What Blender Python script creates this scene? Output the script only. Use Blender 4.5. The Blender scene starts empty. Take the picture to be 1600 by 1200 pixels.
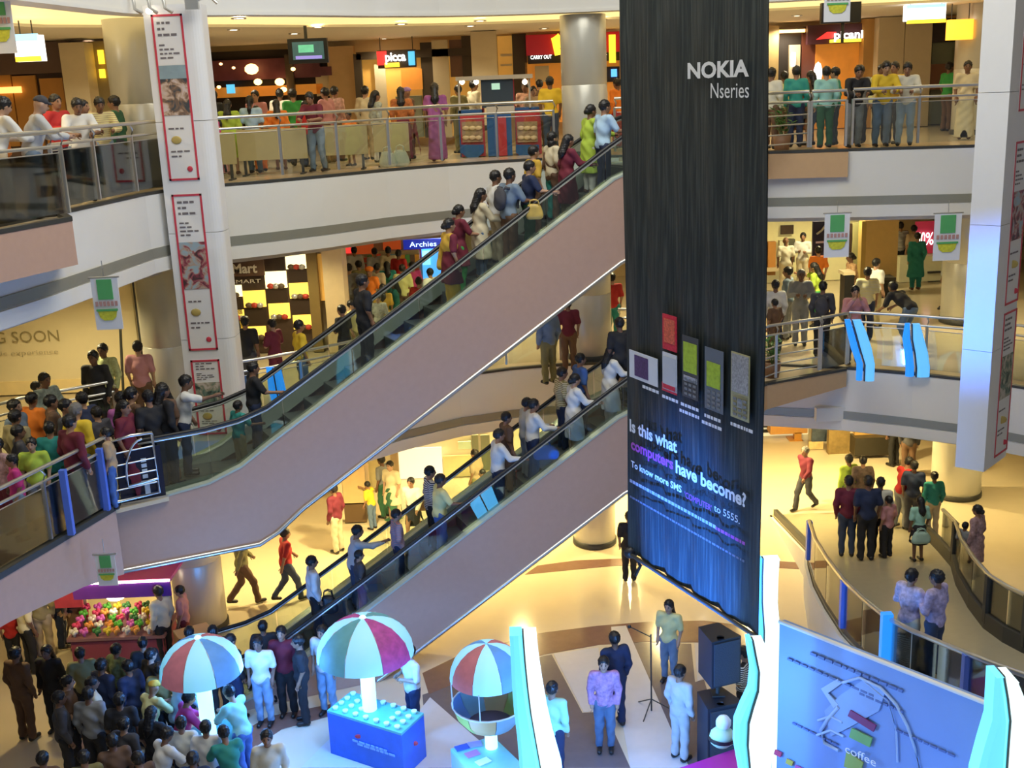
import bpy, bmesh, math, random
import numpy as np
from mathutils import Vector, Matrix
random.seed(4)
C = bpy.context.scene.collection
R = math.radians
# ------------------------------------------------------------------ camera
EYE = 1.6; FPX = 1780.0; PIT = math.atan(467/FPX); ROLL = 0.0415
FW = np.array([0, math.cos(PIT), -math.sin(PIT)]); RT0 = np.array([1., 0, 0]); UP0 = np.cross(RT0, FW)
RT = math.cos(ROLL)*RT0 - math.sin(ROLL)*UP0; UP = math.sin(ROLL)*RT0 + math.cos(ROLL)*UP0
cd = bpy.data.cameras.new('camera'); cam = bpy.data.objects.new('camera', cd); C.objects.link(cam)
cd.sensor_width = 36; cd.lens = 36*FPX/1600; cd.clip_end = 200
cam.matrix_world = Matrix(((RT[0], UP[0], -FW[0], 0), (RT[1], UP[1], -FW[1], 0), (RT[2], UP[2], -FW[2], EYE), (0, 0, 0, 1)))
bpy.context.scene.camera = cam
def ray(x, y): return FW*FPX + RT*(x-800) + UP*(600-y)
def atz(x, y, z):
    d = ray(x, y); t = (z-EYE)/d[2]; return (d[0]*t, d[1]*t, z)
def aty(x, y, Y):
    d = ray(x, y); t = Y/d[1]; return (d[0]*t, Y, EYE+d[2]*t)
def atpl(x, y, P, N):
    d = ray(x, y); o = np.array([0, 0, EYE]); t = ((np.array(P)-o)@np.array(N))/(d@np.array(N)); return tuple(o+d*t)
# ------------------------------------------------------------------ world, exposure, lights
sc = bpy.context.scene
sc.view_settings.view_transform = 'Standard'; sc.view_settings.look = 'None'
sc.view_settings.gamma = 1; sc.view_settings.use_curve_mapping = False; sc.view_settings.exposure = 0.0
w = bpy.data.worlds.new('world'); sc.world = w; w.use_nodes = True
w.node_tree.nodes['Background'].inputs[0].default_value = (.62, .66, .72, 1)
w.node_tree.nodes['Background'].inputs[1].default_value = .22
H1, H2, H3 = -9.2, -4.6, 0.0           # the three floors
CEIL = {1: -6.1, 2: -1.5, 3: 3.02}
def light(kind, loc, energy, col, size=.1, rot=(0, 0, 0), sy=None, cone=150):
    l = bpy.data.lights.new('lamp', kind); l.energy = energy; l.color = col
    if kind == 'AREA':
        l.size = size
        if sy: l.shape = 'RECTANGLE'; l.size_y = sy
    elif kind == 'SPOT': l.shadow_soft_size = size; l.spot_size = R(cone); l.spot_blend = .6
    else: l.shadow_soft_size = size
    o = bpy.data.objects.new('lamp', l); o.location = loc; o.rotation_euler = rot; C.objects.link(o); return o
light('AREA', (1.5, 15, 8.6), 1500, (1, .97, .86), 9)      # lamps of the atrium roof
light('AREA', (-2, 4, 8.6), 350, (.9, .95, 1), 6, (R(35), 0, 0))
WARM = (1, .87, .62); YEL = (1, .79, .34)
for (x, y, e) in [(-9.3, 13, 45), (-9, 18, 65), (-9, 24, 55), (-6, 27, 70), (-1.5, 29, 70), (3, 30, 70), (7.5, 28, 60), (12, 28, 60), (-3, 33, 50), (8, 33, 50)]:
    light('SPOT', (x, y, CEIL[3]-.12), e*3.4, WARM, .08)
for (x, y, e) in [(-9, 16.5, 40), (-9, 21.5, 150), (-5, 25.5, 120), (-1.5, 28, 130), (3, 28.5, 120), (7.5, 27, 160), (12, 27, 150), (0, 32, 120), (9, 32, 140)]:
    light('SPOT', (x, y, CEIL[2]-.12), e*2.6, (1, .86, .48), .08)
for (x, y, e) in [(-9, 19, 55), (-7, 24.5, 190), (-3.5, 24.5, 330), (0, 26.5, 330), (3, 29, 330), (6, 27, 330), (9, 29, 330), (13, 26, 110), (-1, 31, 300), (9, 24.5, 60), (3.5, 26.2, 160)]:
    light('SPOT', (x, y, CEIL[1]-.12), e*2.6, YEL, .08)
BLUE = (.10, .34, 1)
_d = Vector((2.4, 15.6, -5.5))-Vector((-.9, 13.9, -8.8)); light('SPOT', (-.9, 13.9, -8.8), 17000, (.03, .20, 1), .2, _d.to_track_quat('-Z', 'Y').to_euler(), cone=33)   # blue stage flood on the floor before the banner
for (x, y, z, e) in [(-5.4, 17.2, -7.4, 110), (-2.8, 16.6, -7.3, 200), (.5, 13.6, -7.2, 420), (1.6, 14.6, -7.6, 260), (4.6, 10.6, -7.6, 110), (-1.2, 15.2, -8.3, 110), (-4.2, 16.8, -7.3, 110), (7.2, 13.2, -5.6, 30)]:
    light('POINT', (x, y, z), e, BLUE, .25)
# ------------------------------------------------------------------ materials
MATS = {}
def mat(name, col, rough=.6, metal=0., var=.08, scale=6., bump=0., emit=0., ecol=None, spec=.5, aniso=None):
    if name in MATS: return MATS[name]
    m = bpy.data.materials.new(name); m.use_nodes = True; nt = m.node_tree; b = nt.nodes['Principled BSDF']
    b.inputs['Roughness'].default_value = rough; b.inputs['Metallic'].default_value = metal
    b.inputs['Specular IOR Level'].default_value = spec
    tc = nt.nodes.new('ShaderNodeTexCoord'); nz = nt.nodes.new('ShaderNodeTexNoise'); nz.inputs['Scale'].default_value = scale
    if aniso:
        mp = nt.nodes.new('ShaderNodeMapping'); mp.inputs['Scale'].default_value = aniso
        nt.links.new(tc.outputs['Object'], mp.inputs[0]); nt.links.new(mp.outputs[0], nz.inputs['Vector'])
    else: nt.links.new(tc.outputs['Object'], nz.inputs['Vector'])
    mx = nt.nodes.new('ShaderNodeMix'); mx.data_type = 'RGBA'
    c = np.array(col[:3]); mx.inputs['A'].default_value = (*np.clip(c*(1-var), 0, 1), 1); mx.inputs['B'].default_value = (*np.clip(c*(1+var), 0, 1), 1)
    nt.links.new(nz.outputs['Fac'], mx.inputs['Factor']); nt.links.new(mx.outputs['Result'], b.inputs['Base Color'])
    if bump:
        bp = nt.nodes.new('ShaderNodeBump'); bp.inputs['Strength'].default_value = bump; bp.inputs['Distance'].default_value = .02
        nt.links.new(nz.outputs['Fac'], bp.inputs['Height']); nt.links.new(bp.outputs[0], b.inputs['Normal'])
    if emit:
        b.inputs['Emission Color'].default_value = (*(ecol or col)[:3], 1); b.inputs['Emission Strength'].default_value = emit
    MATS[name] = m; return m
def glassmat(name, tint, gl=.10):
    m = bpy.data.materials.new(name); m.use_nodes = True; nt = m.node_tree; nt.nodes.clear()
    o = nt.nodes.new('ShaderNodeOutputMaterial'); t = nt.nodes.new('ShaderNodeBsdfTransparent'); g = nt.nodes.new('ShaderNodeBsdfGlossy')
    t.inputs[0].default_value = (*tint, 1); g.inputs['Roughness'].default_value = .03
    mx = nt.nodes.new('ShaderNodeMixShader'); lw = nt.nodes.new('ShaderNodeFresnel'); lw.inputs[0].default_value = 1.45
    ad = nt.nodes.new('ShaderNodeMath'); ad.operation = 'MULTIPLY_ADD'; ad.inputs[1].default_value = .9; ad.inputs[2].default_value = gl*.4
    nt.links.new(lw.outputs[0], ad.inputs[0]); nt.links.new(ad.outputs[0], mx.inputs[0]); nt.links.new(t.outputs[0], mx.inputs[1]); nt.links.new(g.outputs[0], mx.inputs[2])
    nt.links.new(mx.outputs[0], o.inputs[0]); MATS[name] = m; return m
def wavemat(name, c1, c2, scale, axis='X', rough=.6):
    m = bpy.data.materials.new(name); m.use_nodes = True; nt = m.node_tree; b = nt.nodes['Principled BSDF']; b.inputs['Roughness'].default_value = rough
    tc = nt.nodes.new('ShaderNodeTexCoord'); wv = nt.nodes.new('ShaderNodeTexWave'); wv.bands_direction = axis; wv.inputs['Scale'].default_value = scale
    cr = nt.nodes.new('ShaderNodeValToRGB'); cr.color_ramp.interpolation = 'CONSTANT'; cr.color_ramp.elements[0].color = (*c1, 1); cr.color_ramp.elements[1].color = (*c2, 1); cr.color_ramp.elements[1].position = .5
    nt.links.new(tc.outputs['Object'], wv.inputs['Vector']); nt.links.new(wv.outputs['Fac'], cr.inputs[0]); nt.links.new(cr.outputs[0], b.inputs['Base Color']); MATS[name] = m; return m
plaster = mat('painted_plaster', (.74, .73, .69), .55, var=.03, scale=2)
soffit = mat('soffit_paint', (.66, .61, .54), .7, var=.03)
greyband = mat('grey_metal_band', (.30, .30, .25), .45, .3, var=.06, scale=3)
salmon = mat('salmon_cladding', (.50, .32, .235), .5, var=.05, scale=9)
tanclad = mat('tan_cladding', (.56, .36, .19), .5, var=.05, scale=9)
steel = mat('brushed_steel', (.62, .62, .60), .28, .9, var=.05, aniso=(1, 1, 30))
darksteel = mat('dark_channel', (.05, .05, .045), .5, .2)
blackrub = mat('black_rubber', (.012, .012, .014), .4)
tilefloor = mat('cream_stone_floor', (.62, .52, .36), .16, var=.06, scale=3)
tile1 = mat('glossy_ground_stone', (.66, .56, .40), .14, var=.05, scale=2)
bandstone = mat('brown_inlay_stone', (.20, .105, .075), .18, var=.15, scale=8)
creamstone = mat('pale_inlay_stone', (.62, .58, .55), .2, var=.05)
greystone = mat('grey_inlay_stone', (.16, .125, .12), .2, var=.1)
ceilm = mat('ceiling_paint', (.80, .74, .60), .8, var=.03)
ceil1 = mat('ceiling_white', (.7, .66, .55), .8, var=.03)
cove = mat('lit_cove', (1, .8, .4), .6, emit=1.0, ecol=(1, .76, .33))
colm = mat('column_cladding', (.58, .57, .50), .32, .25, var=.04, scale=3)
panelw = mat('advert_panel_white', (.76, .76, .76), .45, var=.02)
lampw = mat('downlight_glow', (1, .9, .7), .5, emit=14, ecol=(1, .86, .62))
glass = glassmat('balustrade_glass', (.92, .95, .92)); eglass = glassmat('escalator_glass', (.84, .90, .86), .1); shopglass = glassmat('shop_glass', (.92, .92, .88))
# ------------------------------------------------------------------ mesh helpers
class MB:
    def __init__(s): s.v = []; s.f = []; s.m = []; s.sm = []
    def add(s, vs, fs, mi=0, smooth=False):
        b = len(s.v); s.v += [tuple(map(float, p)) for p in vs]; s.f += [tuple(i+b for i in f) for f in fs]; s.m += [mi]*len(fs); s.sm += [smooth]*len(fs); return s
    def box(s, c, d, rz=0, mi=0):
        cx, cy, cz = c; hx, hy, hz = d[0]/2, d[1]/2, d[2]/2; cs, sn = math.cos(rz), math.sin(rz); vs = []
        for z in (-hz, hz):
            for x, y in ((-hx, -hy), (hx, -hy), (hx, hy), (-hx, hy)): vs.append((cx+x*cs-y*sn, cy+x*sn+y*cs, cz+z))
        return s.add(vs, [(3, 2, 1, 0), (4, 5, 6, 7), (0, 1, 5, 4), (1, 2, 6, 5), (2, 3, 7, 6), (3, 0, 4, 7)], mi)
    def prism(s, pts, z0, z1, mi=0):
        n = len(pts); a = sum(pts[i][0]*pts[(i+1) % n][1]-pts[(i+1) % n][0]*pts[i][1] for i in range(n))
        if a < 0: pts = pts[::-1]
        vs = [(p[0], p[1], z0) for p in pts]+[(p[0], p[1], z1) for p in pts]
        return s.add(vs, [tuple(range(n))[::-1], tuple(range(n, 2*n))]+[(i, (i+1) % n, n+(i+1) % n, n+i) for i in range(n)], mi)
    def gprism(s, P, off, mi=0):            # polygon of 3-D points swept by a vector
        n = len(P); vs = [tuple(p) for p in P]+[tuple(np.array(p)+np.array(off)) for p in P]
        return s.add(vs, [tuple(range(n))[::-1], tuple(range(n, 2*n))]+[(i, (i+1) % n, n+(i+1) % n, n+i) for i in range(n)], mi)
    def tube(s, P, r, n=8, mi=0):
        P = [Vector(p) for p in P]; rr = r if isinstance(r, (list, tuple)) else [r]*len(P); vs = []; fs = []
        for i, p in enumerate(P):
            t = (P[min(i+1, len(P)-1)]-P[max(i-1, 0)]).normalized(); a = Vector((0, 0, 1)) if abs(t.z) < .95 else Vector((0, 1, 0))
            u = t.cross(a).normalized(); v = t.cross(u)
            vs += [p+(u*math.cos(k*2*math.pi/n)+v*math.sin(k*2*math.pi/n))*rr[i] for k in range(n)]
        for i in range(len(P)-1):
            for k in range(n): a, b = i*n+k, i*n+(k+1) % n; fs.append((a, a+n, b+n, b))
        s.add(vs, fs, mi, True); L = len(P); s.add(vs[:n], [tuple(range(n))], mi); return s.add(vs[(L-1)*n:], [tuple(range(n))[::-1]], mi)
    def strip(s, P, z0, z1, th, mi=0, off=0):       # wall following a plan polyline, thickness to the left of travel
        Q = offset(P, off); T = offset(P, off+th); n = len(P)
        zf = z0 if hasattr(z0, '__len__') else [z0]*n; zt = z1 if hasattr(z1, '__len__') else [z1]*n
        vs = []
        for i in range(n): vs += [(*Q[i], zf[i]), (*Q[i], zt[i]), (*T[i], zt[i]), (*T[i], zf[i])]
        fs = []
        for i in range(n-1):
            a = 4*i; b = a+4
            fs += [(a, b, b+1, a+1), (a+1, b+1, b+2, a+2), (a+2, b+2, b+3, a+3), (a+3, b+3, b, a)]
        return s.add(vs, fs+[(0, 1, 2, 3), (4*n-1, 4*n-2, 4*n-3, 4*n-4)], mi)
    def lathe(s, prof, c, n=24, mi=0, a0=0, a1=2*math.pi, smooth=True):
        full = abs(a1-a0-2*math.pi) < 1e-6; m = n if full else n+1; vs = []; fs = []
        for r, z in prof:
            for k in range(m): a = a0+(a1-a0)*k/n; vs.append((c[0]+r*math.cos(a), c[1]+r*math.sin(a), c[2]+z))
        for i in range(len(prof)-1):
            for k in range(n): a, b = i*m+k, i*m+(k+1) % m; fs.append((a, b, b+m, a+m))
        return s.add(vs, fs, mi, smooth)
    def ball(s, c, r, n=10, mi=0):
        rr = r if hasattr(r, '__len__') else (r, r, r); vs = []; fs = []; h = n//2
        for i in range(h+1):
            t = math.pi*i/h
            for k in range(n): a = 2*math.pi*k/n; vs.append((c[0]+rr[0]*math.sin(t)*math.cos(a), c[1]+rr[1]*math.sin(t)*math.sin(a), c[2]+rr[2]*math.cos(t)))
        for i in range(h):
            for k in range(n): a, b = i*n+k, i*n+(k+1) % n; fs.append((a, a+n, b+n, b))
        return s.add(vs, fs, mi, True)
def offset(P, d):
    if not d: return [tuple(p[:2]) for p in P]
    out = []; n = len(P)
    for i in range(n):
        a = Vector(P[max(i-1, 0)][:2]); b = Vector(P[min(i+1, n-1)][:2]); t = (b-a).normalized(); out.append((P[i][0]-t.y*d, P[i][1]+t.x*d))
    return out
WL = {}
def obj(name, mb, m, parent=None, kind=None):
    o0 = WL.get(parent.name, (0, 0, 0)) if parent else (0, 0, 0)
    me = bpy.data.meshes.new(name); me.from_pydata([(v[0]-o0[0], v[1]-o0[1], v[2]-o0[2]) for v in mb.v], [], mb.f)
    for x in (m if isinstance(m, (list, tuple)) else [m]): me.materials.append(x)
    me.polygons.foreach_set('material_index', mb.m); me.polygons.foreach_set('use_smooth', mb.sm); me.update()
    o = bpy.data.objects.new(name, me); C.objects.link(o)
    if parent: o.parent = parent
    WL[o.name] = o0
    if kind: o['kind'] = kind
    return o
def thing(name, label, cat, loc=(0, 0, 0), group=None):
    o = bpy.data.objects.new(name, None); o.empty_display_size = .2; C.objects.link(o); o.location = loc; WL[o.name] = tuple(loc)
    o['label'] = label; o['category'] = cat
    if group: o['group'] = group
    return o
def tag(o, label, cat, group=None):
    o['label'] = label; o['category'] = cat
    if group: o['group'] = group
    return o
def textmesh(s, size, origin, ux, uz, ext=.004, fit=None, bold=0, sp=1.0):
    cu = bpy.data.curves.new('t', 'FONT'); cu.body = s; cu.size = 1; cu.extrude = 0; cu.offset = bold; cu.space_character = sp; cu.resolution_u = 3
    to = bpy.data.objects.new('t', cu); C.objects.link(to); dg = bpy.context.evaluated_depsgraph_get()
    me = bpy.data.meshes.new_from_object(to.evaluated_get(dg)); vs = np.array([v.co[:] for v in me.vertices]) if len(me.vertices) else np.zeros((0, 3))
    fs = [tuple(p.vertices) for p in me.polygons]; bpy.data.objects.remove(to); bpy.data.curves.remove(cu); bpy.data.meshes.remove(me)
    if not len(vs): return MB()
    vs[:, 0] -= vs[:, 0].min(); wd = vs[:, 0].max(); sx = (fit/wd) if fit else size
    ux = np.array(ux, float); uz = np.array(uz, float); nn = np.cross(ux, uz); nn /= np.linalg.norm(nn)
    W = np.array(origin)+np.outer(vs[:, 0]*sx, ux)+np.outer(vs[:, 1]*size, uz)+nn*ext
    return MB().add([tuple(p) for p in W], fs)
def pbox(x0, y0, x1, y1, Y, th=.08, mb=None, mi=0, zmin=None, zmax=None):   # box on a frontal wall, sized from where it shows
    xm, ym = (x0+x1)/2, (y0+y1)/2
    a = aty(x0, ym, Y)[0]; b = aty(x1, ym, Y)[0]; t = aty(xm, y0, Y)[2]; u = aty(xm, y1, Y)[2]
    if zmin is not None: u = max(u, zmin)
    if zmax is not None: t = min(t, zmax)
    return (mb or MB()).box(((a+b)/2, Y+th/2, (t+u)/2), (b-a, th, t-u), mi=mi)
# ------------------------------------------------------------------ slabs, fascias, ceilings
E3 = [(-9.2, 6), (-8.2, 10), (-7.4, 13.5), (-6.75, 16.5), (-6.25, 20.0), (-5.95, 20.85), (-5.44, 21.24), (-4.5, 21.8), (-3.57, 22.5), (-2.4, 23.6), (-1.17, 24.45), (0, 24.9), (.9, 25.05), (1.85, 25.08), (3.5, 24.9), (5.53, 24.3), (7.1, 23.95), (8.7, 23.65), (10.2, 23.4), (11.5, 23.1), (14, 22), (20, 19)]
E2 = [(-12, 6), (-11.2, 10), (-10.6, 13.5), (-9.8, 16.5), (-8.4, 19.2), (-7.0, 20.7), (-5.44, 21.24)]+E3[7:15]+[(5.4, 24.4), (7.15, 23.75), (8.4, 23.0), (9.6, 22.15), (10.6, 21.0), (11.6, 19.6), (14, 17), (20, 14)]
OUT = [(22, 14), (22, 40), (-19, 40), (-19, 6)]
def slab(E, ztop, lvl):
    obj('floor', MB().prism(E+OUT, ztop-.30, ztop), [tilefloor], kind='structure')
    obj('wall_atrium', MB().strip(E, ztop-1.12, ztop-.005, .10, off=-.03), plaster, kind='structure')           # white fascia
    obj('trim_1', MB().strip(E, ztop-1.10, ztop-.93, .03, off=-.05), greyband, kind='structure')     # grey air grille band
    obj('trim_2', MB().strip(E, ztop-1.36, ztop-1.12, .30, off=-.06), plaster, kind='structure')       # lower lip
    obj('trim_3', MB().strip(E, ztop-1.47, ztop-1.30, .25, off=.26), soffit, kind='structure')
    obj('trim_4', MB().strip(E, ztop, ztop+.05, .12, off=-.04), darksteel, kind='structure')
slab(E3, H3, 3); slab(E2, H2, 2)
obj('ceiling', MB().prism(offset(E3, .5)+OUT, CEIL[2], CEIL[2]+.08), ceilm, kind='structure')
obj('ceiling', MB().prism(offset(E2, .5)+OUT, CEIL[1], CEIL[1]+.08), ceil1, kind='structure')
# level above: fascia, lit cove ring, ceiling
obj('wall_atrium', MB().strip(E3, CEIL[3]+.02, 4.9, .12), plaster, kind='structure')
obj('trim_5', MB().strip(E3, CEIL[3]-.0, CEIL[3]+.06, .5, off=-.03), plaster, kind='structure')
cv = MB().strip(E3, CEIL[3]+.03, CEIL[3]+.08, 2.6, off=.45)
obj('ceiling_cove', cv, cove, kind='structure')
obj('ceiling', MB().prism(offset(E3, 3.1)+OUT, CEIL[3]-.02, CEIL[3]+.10), ceilm, kind='structure')
obj('ceiling', MB().prism([(-19, -4), (22, -4), (22, 40), (-19, 40)], 9.2, 9.4), plaster, kind='structure')
# ground floor with inlaid stone
obj('floor', MB().prism([(-19, 4), (22, 4), (22, 40), (-19, 40)], H1-.3, H1), tile1, kind='structure')
g = lambda *P: [atz(x, y, H1)[:2] for x, y in P]
def inlay(P, m, h=.006): o = obj('floor_inlay', MB().prism(g(*P), H1, H1+h), m, kind='structure')
inlay([(660, 1052), (720, 1023), (840, 990), (935, 978), (1010, 972), (1100, 970), (1180, 980), (1180, 1010), (1100, 1004), (1010, 1003), (935, 1008), (850, 1023), (760, 1048), (670, 1085)], bandstone)
inlay([(820, 898), (840, 884), (900, 876), (965, 873), (1100, 870), (1262, 880), (1262, 890), (1100, 882), (965, 884), (900, 890)], bandstone)
inlay([(1180, 972), (1262, 992), (1262, 1006), (1180, 988)], bandstone)
inlay([(865, 1022), (935, 1012), (942, 1060), (930, 1110), (912, 1113)], creamstone, .008)
inlay([(955, 980), (978, 978), (1075, 1200), (985, 1200), (960, 1060)], creamstone, .009)
inlay([(1085, 1005), (1105, 1004), (1100, 1060), (1090, 1065)], creamstone, .008)
inlay([(660, 1086), (760, 1050), (850, 1025), (862, 1023), (910, 1114), (945, 1112), (985, 1200), (670, 1200)], greystone, .004)
inlay([(980, 1004), (1080, 1006), (1086, 1066), (1100, 1062), (1140, 1200), (1078, 1200)], greystone, .004)
inlay([(640, 1130), (672, 1090), (740, 1150), (800, 1200), (640, 1200)], creamstone, .008)
inlay([(470, 1200), (520, 1150), (640, 1200)], creamstone, .008)
inlay([(350, 1160), (420, 1120), (520, 1100), (520, 1118), (440, 1140), (380, 1180)], bandstone, .008)
# room behind
wallc = mat('shop_wall_cream', (.62, .50, .30), .6, var=.04); wallo = mat('shop_wall_orange', (.62, .30, .07), .5, var=.12, scale=3)
brownw = mat('dark_wood', (.055, .032, .022), .5, var=.3, scale=10); wallw = mat('bright_shop_wall', (.86, .80, .62), .6, var=.03)
obj('wall_back', MB().box((1.5, 34.1, 1.5), (41, .2, 3.1)), wallc, kind='structure')
obj('wall_back', MB().box((1.5, 37.1, -3.05), (41, .2, 3.1)), wallc, kind='structure')
obj('wall_back', MB().box((1.5, 35.1, -7.65), (41, .2, 3.1)), wallw, kind='structure')
for z in (1.5, -3.05, -7.65):
    obj('wall_left', MB().box((-18.9, 23, z), (.2, 34, 3.1)), wallc, kind='structure'); obj('wall_right', MB().box((21.9, 27, z), (.2, 26, 3.1)), wallc, kind='structure')
obj('wall_left', MB().box((-13.0, 27.6, 1.5), (11.5, .15, 3.0)), mat('brown_wall', (.20, .13, .10), .6), kind='structure')
# projecting landings (salmon boxes)
def landing(E, zt, th, labelm=salmon):
    obj('floor', MB().prism(E, zt-.25, zt+.0), [tilefloor], kind='structure')
nl3 = [(-8.9, 7), (-7.7, 11), (-6.75, 14.3), (-6.12, 16.16), (-6.5, 16.9)]
obj('wall_landing', MB().strip(nl3, -.62, -.003, .1, off=-.03), salmon, kind='structure'); obj('floor', MB().prism(nl3+[(-9.6, 16), (-10, 7)], -.24, .004), tilefloor, kind='structure')
obj('trim_4', MB().strip(nl3, 0, .06, .12, off=-.04), darksteel, kind='structure')
nl2 = [(-9.8, 7), (-8.3, 11), (-7.05, 14.4), (-6.6, 15.9), (-6.32, 16.85), (-5.6, 17.35)]
obj('wall_landing', MB().strip(nl2[:5], [-5.2, -5.2, -5.25, -5.45, -5.68], H2-.003, .1, off=-.03), salmon, kind='structure')
obj('floor', MB().prism(nl2+[(-6.0, 18.7), (-6.3, 20.9), (-7.1, 20.7), (-8.6, 19.4), (-10.2, 16.5), (-11.2, 12), (-12, 7)], H2-.06, H2+.004), tilefloor, kind='structure')
obj('trim_4', MB().strip(nl2[:5], H2, H2+.09, .14, off=-.04), darksteel, kind='structure')
rl3 = [(4.3, 21.9), (5.0, 23.3), (5.53, 24.1), (7.11, 23.83), (7.2, 24.2)]
obj('wall_landing', MB().strip(rl3, -.52, -.003, .1, off=-.03), tanclad, kind='structure'); obj('floor', MB().prism(rl3+[(4, 25.2), (2.5, 25.2), (2.6, 22.6)], -.24, .004), tilefloor, kind='structure')
rl2 = [(4.4, 21.7), (5.25, 22.7), (7.15, 23.6), (7.2, 24.0)]
obj('wall_landing', MB().strip(rl2, [-5.12, -5.12, -4.95, -4.95], H2-.003, .1, off=-.03), tanclad, kind='structure'); obj('floor', MB().prism(rl2+[(6, 24.6), (2.5, 25.1), (2.6, 22.3)], H2-.24, H2+.004), tilefloor, kind='structure')
obj('trim_4', MB().strip(rl3[:4], 0, .05, .12, off=-.04), darksteel, kind='structure'); obj('trim_4', MB().strip(rl2[:3], H2, H2+.05, .12, off=-.04), darksteel, kind='structure')
# columns built of stacked cladding drums
def column(x, y, r, z0, z1, label, group=None):
    t = thing('column', label, 'column', (x, y, z0), group); z = z0; seg = 1.53; seam = MB()
    while z < z1-.05:
        zz = min(z+seg, z1)
        obj('drum', MB().lathe([(r-.012, .0), (r, .012), (r, zz-z-.02), (r-.012, zz-z)], (x, y, z), 28), colm, t); z = zz
    obj('base_ring', MB().lathe([(r+.03, 0), (r+.03, .10), (r, .12)], (x, y, z0+.008), 28), darksteel, t)
    return t
for (x, y, r, nm) in [(-6.75, 22.1, .52, 'left'), (1.85, 25.75, .5, 'middle')]:
    for z0, z1, lv in ((H3+.01, CEIL[3]-.02, 'top'), (H2+.01, CEIL[2], 'middle'), (H1+.01, CEIL[1], 'ground')):
        if nm == 'left':
            column(x, y, r, z0, 4.9 if lv == 'top' else z1, {'top': 'cream round column on the top floor behind the white poster strip', 'middle': 'round column on the middle floor behind the poster strip and escalator queue', 'ground': 'cream round column on the ground floor under the upper escalator, left of the walking man'}[lv])
        else:
            column(x, y, r, z0, z1, {'top': 'round steel clad column at the top floor railing left of the black banner', 'middle': 'round column on the middle floor between the upper escalator and black banner', 'ground': 'round grey column on the ground floor below the lower escalator near the banner'}[lv])
for z0, z1, lb in ((H3+.01, CEIL[3]-.02, 'broad cream column at the right end of the top floor'), (H2+.01, CEIL[2], 'broad yellow lit column at the right end of the middle floor'), (H1+.01, CEIL[1], 'broad yellow lit column on the ground floor at the right')):
    column(11.45, 27.95, .62, z0, z1, lb)
column(10.9, 20.3, .58, H1+.01, 4.9, 'tall shaded column at the right edge behind the curved ramp')
# ------------------------------------------------------------------ poster strips
def photomat(name, sc_, cols):
    m = mat(name, (.3, .3, .3), .5); nt = m.node_tree; nz = [n for n in nt.nodes if n.type == 'TEX_NOISE'][0]; nz.inputs['Scale'].default_value = sc_; nz.inputs['Detail'].default_value = 4; nz.inputs['Distortion'].default_value = 1.2
    cr = nt.nodes.new('ShaderNodeValToRGB'); e = cr.color_ramp.elements; e[0].position = .38; e[0].color = (*cols[0], 1); e[1].position = .62; e[1].color = (*cols[3], 1)
    for p_, c_ in ((.46, cols[1]), (.53, cols[2])): k = e.new(p_); k.color = (*c_, 1)
    nt.links.new(nz.outputs['Fac'], cr.inputs[0]); nt.links.new(cr.outputs[0], nt.nodes['Principled BSDF'].inputs['Base Color']); return m
red = mat('poster_red', (.55, .04, .07), .5); paper = mat('poster_paper', (.74, .73, .72), .5, var=.02); ink = mat('poster_ink', (.16, .14, .15), .6)
photo1 = photomat('poster_photo_face', 4.5, ((.05, .06, .07), (.22, .13, .08), (.52, .38, .28), (.60, .50, .48))); photo2 = photomat('poster_photo_group', 5, ((.06, .03, .03), (.30, .05, .08), (.42, .30, .22), (.30, .40, .46))); photo3 = photomat('poster_photo_dim', 5, ((.03, .05, .04), (.12, .2, .16), (.3, .28, .2), (.5, .45, .4))); skyp = mat('poster_photo_sky', (.25, .34, .38), .5, var=.2)
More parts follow.
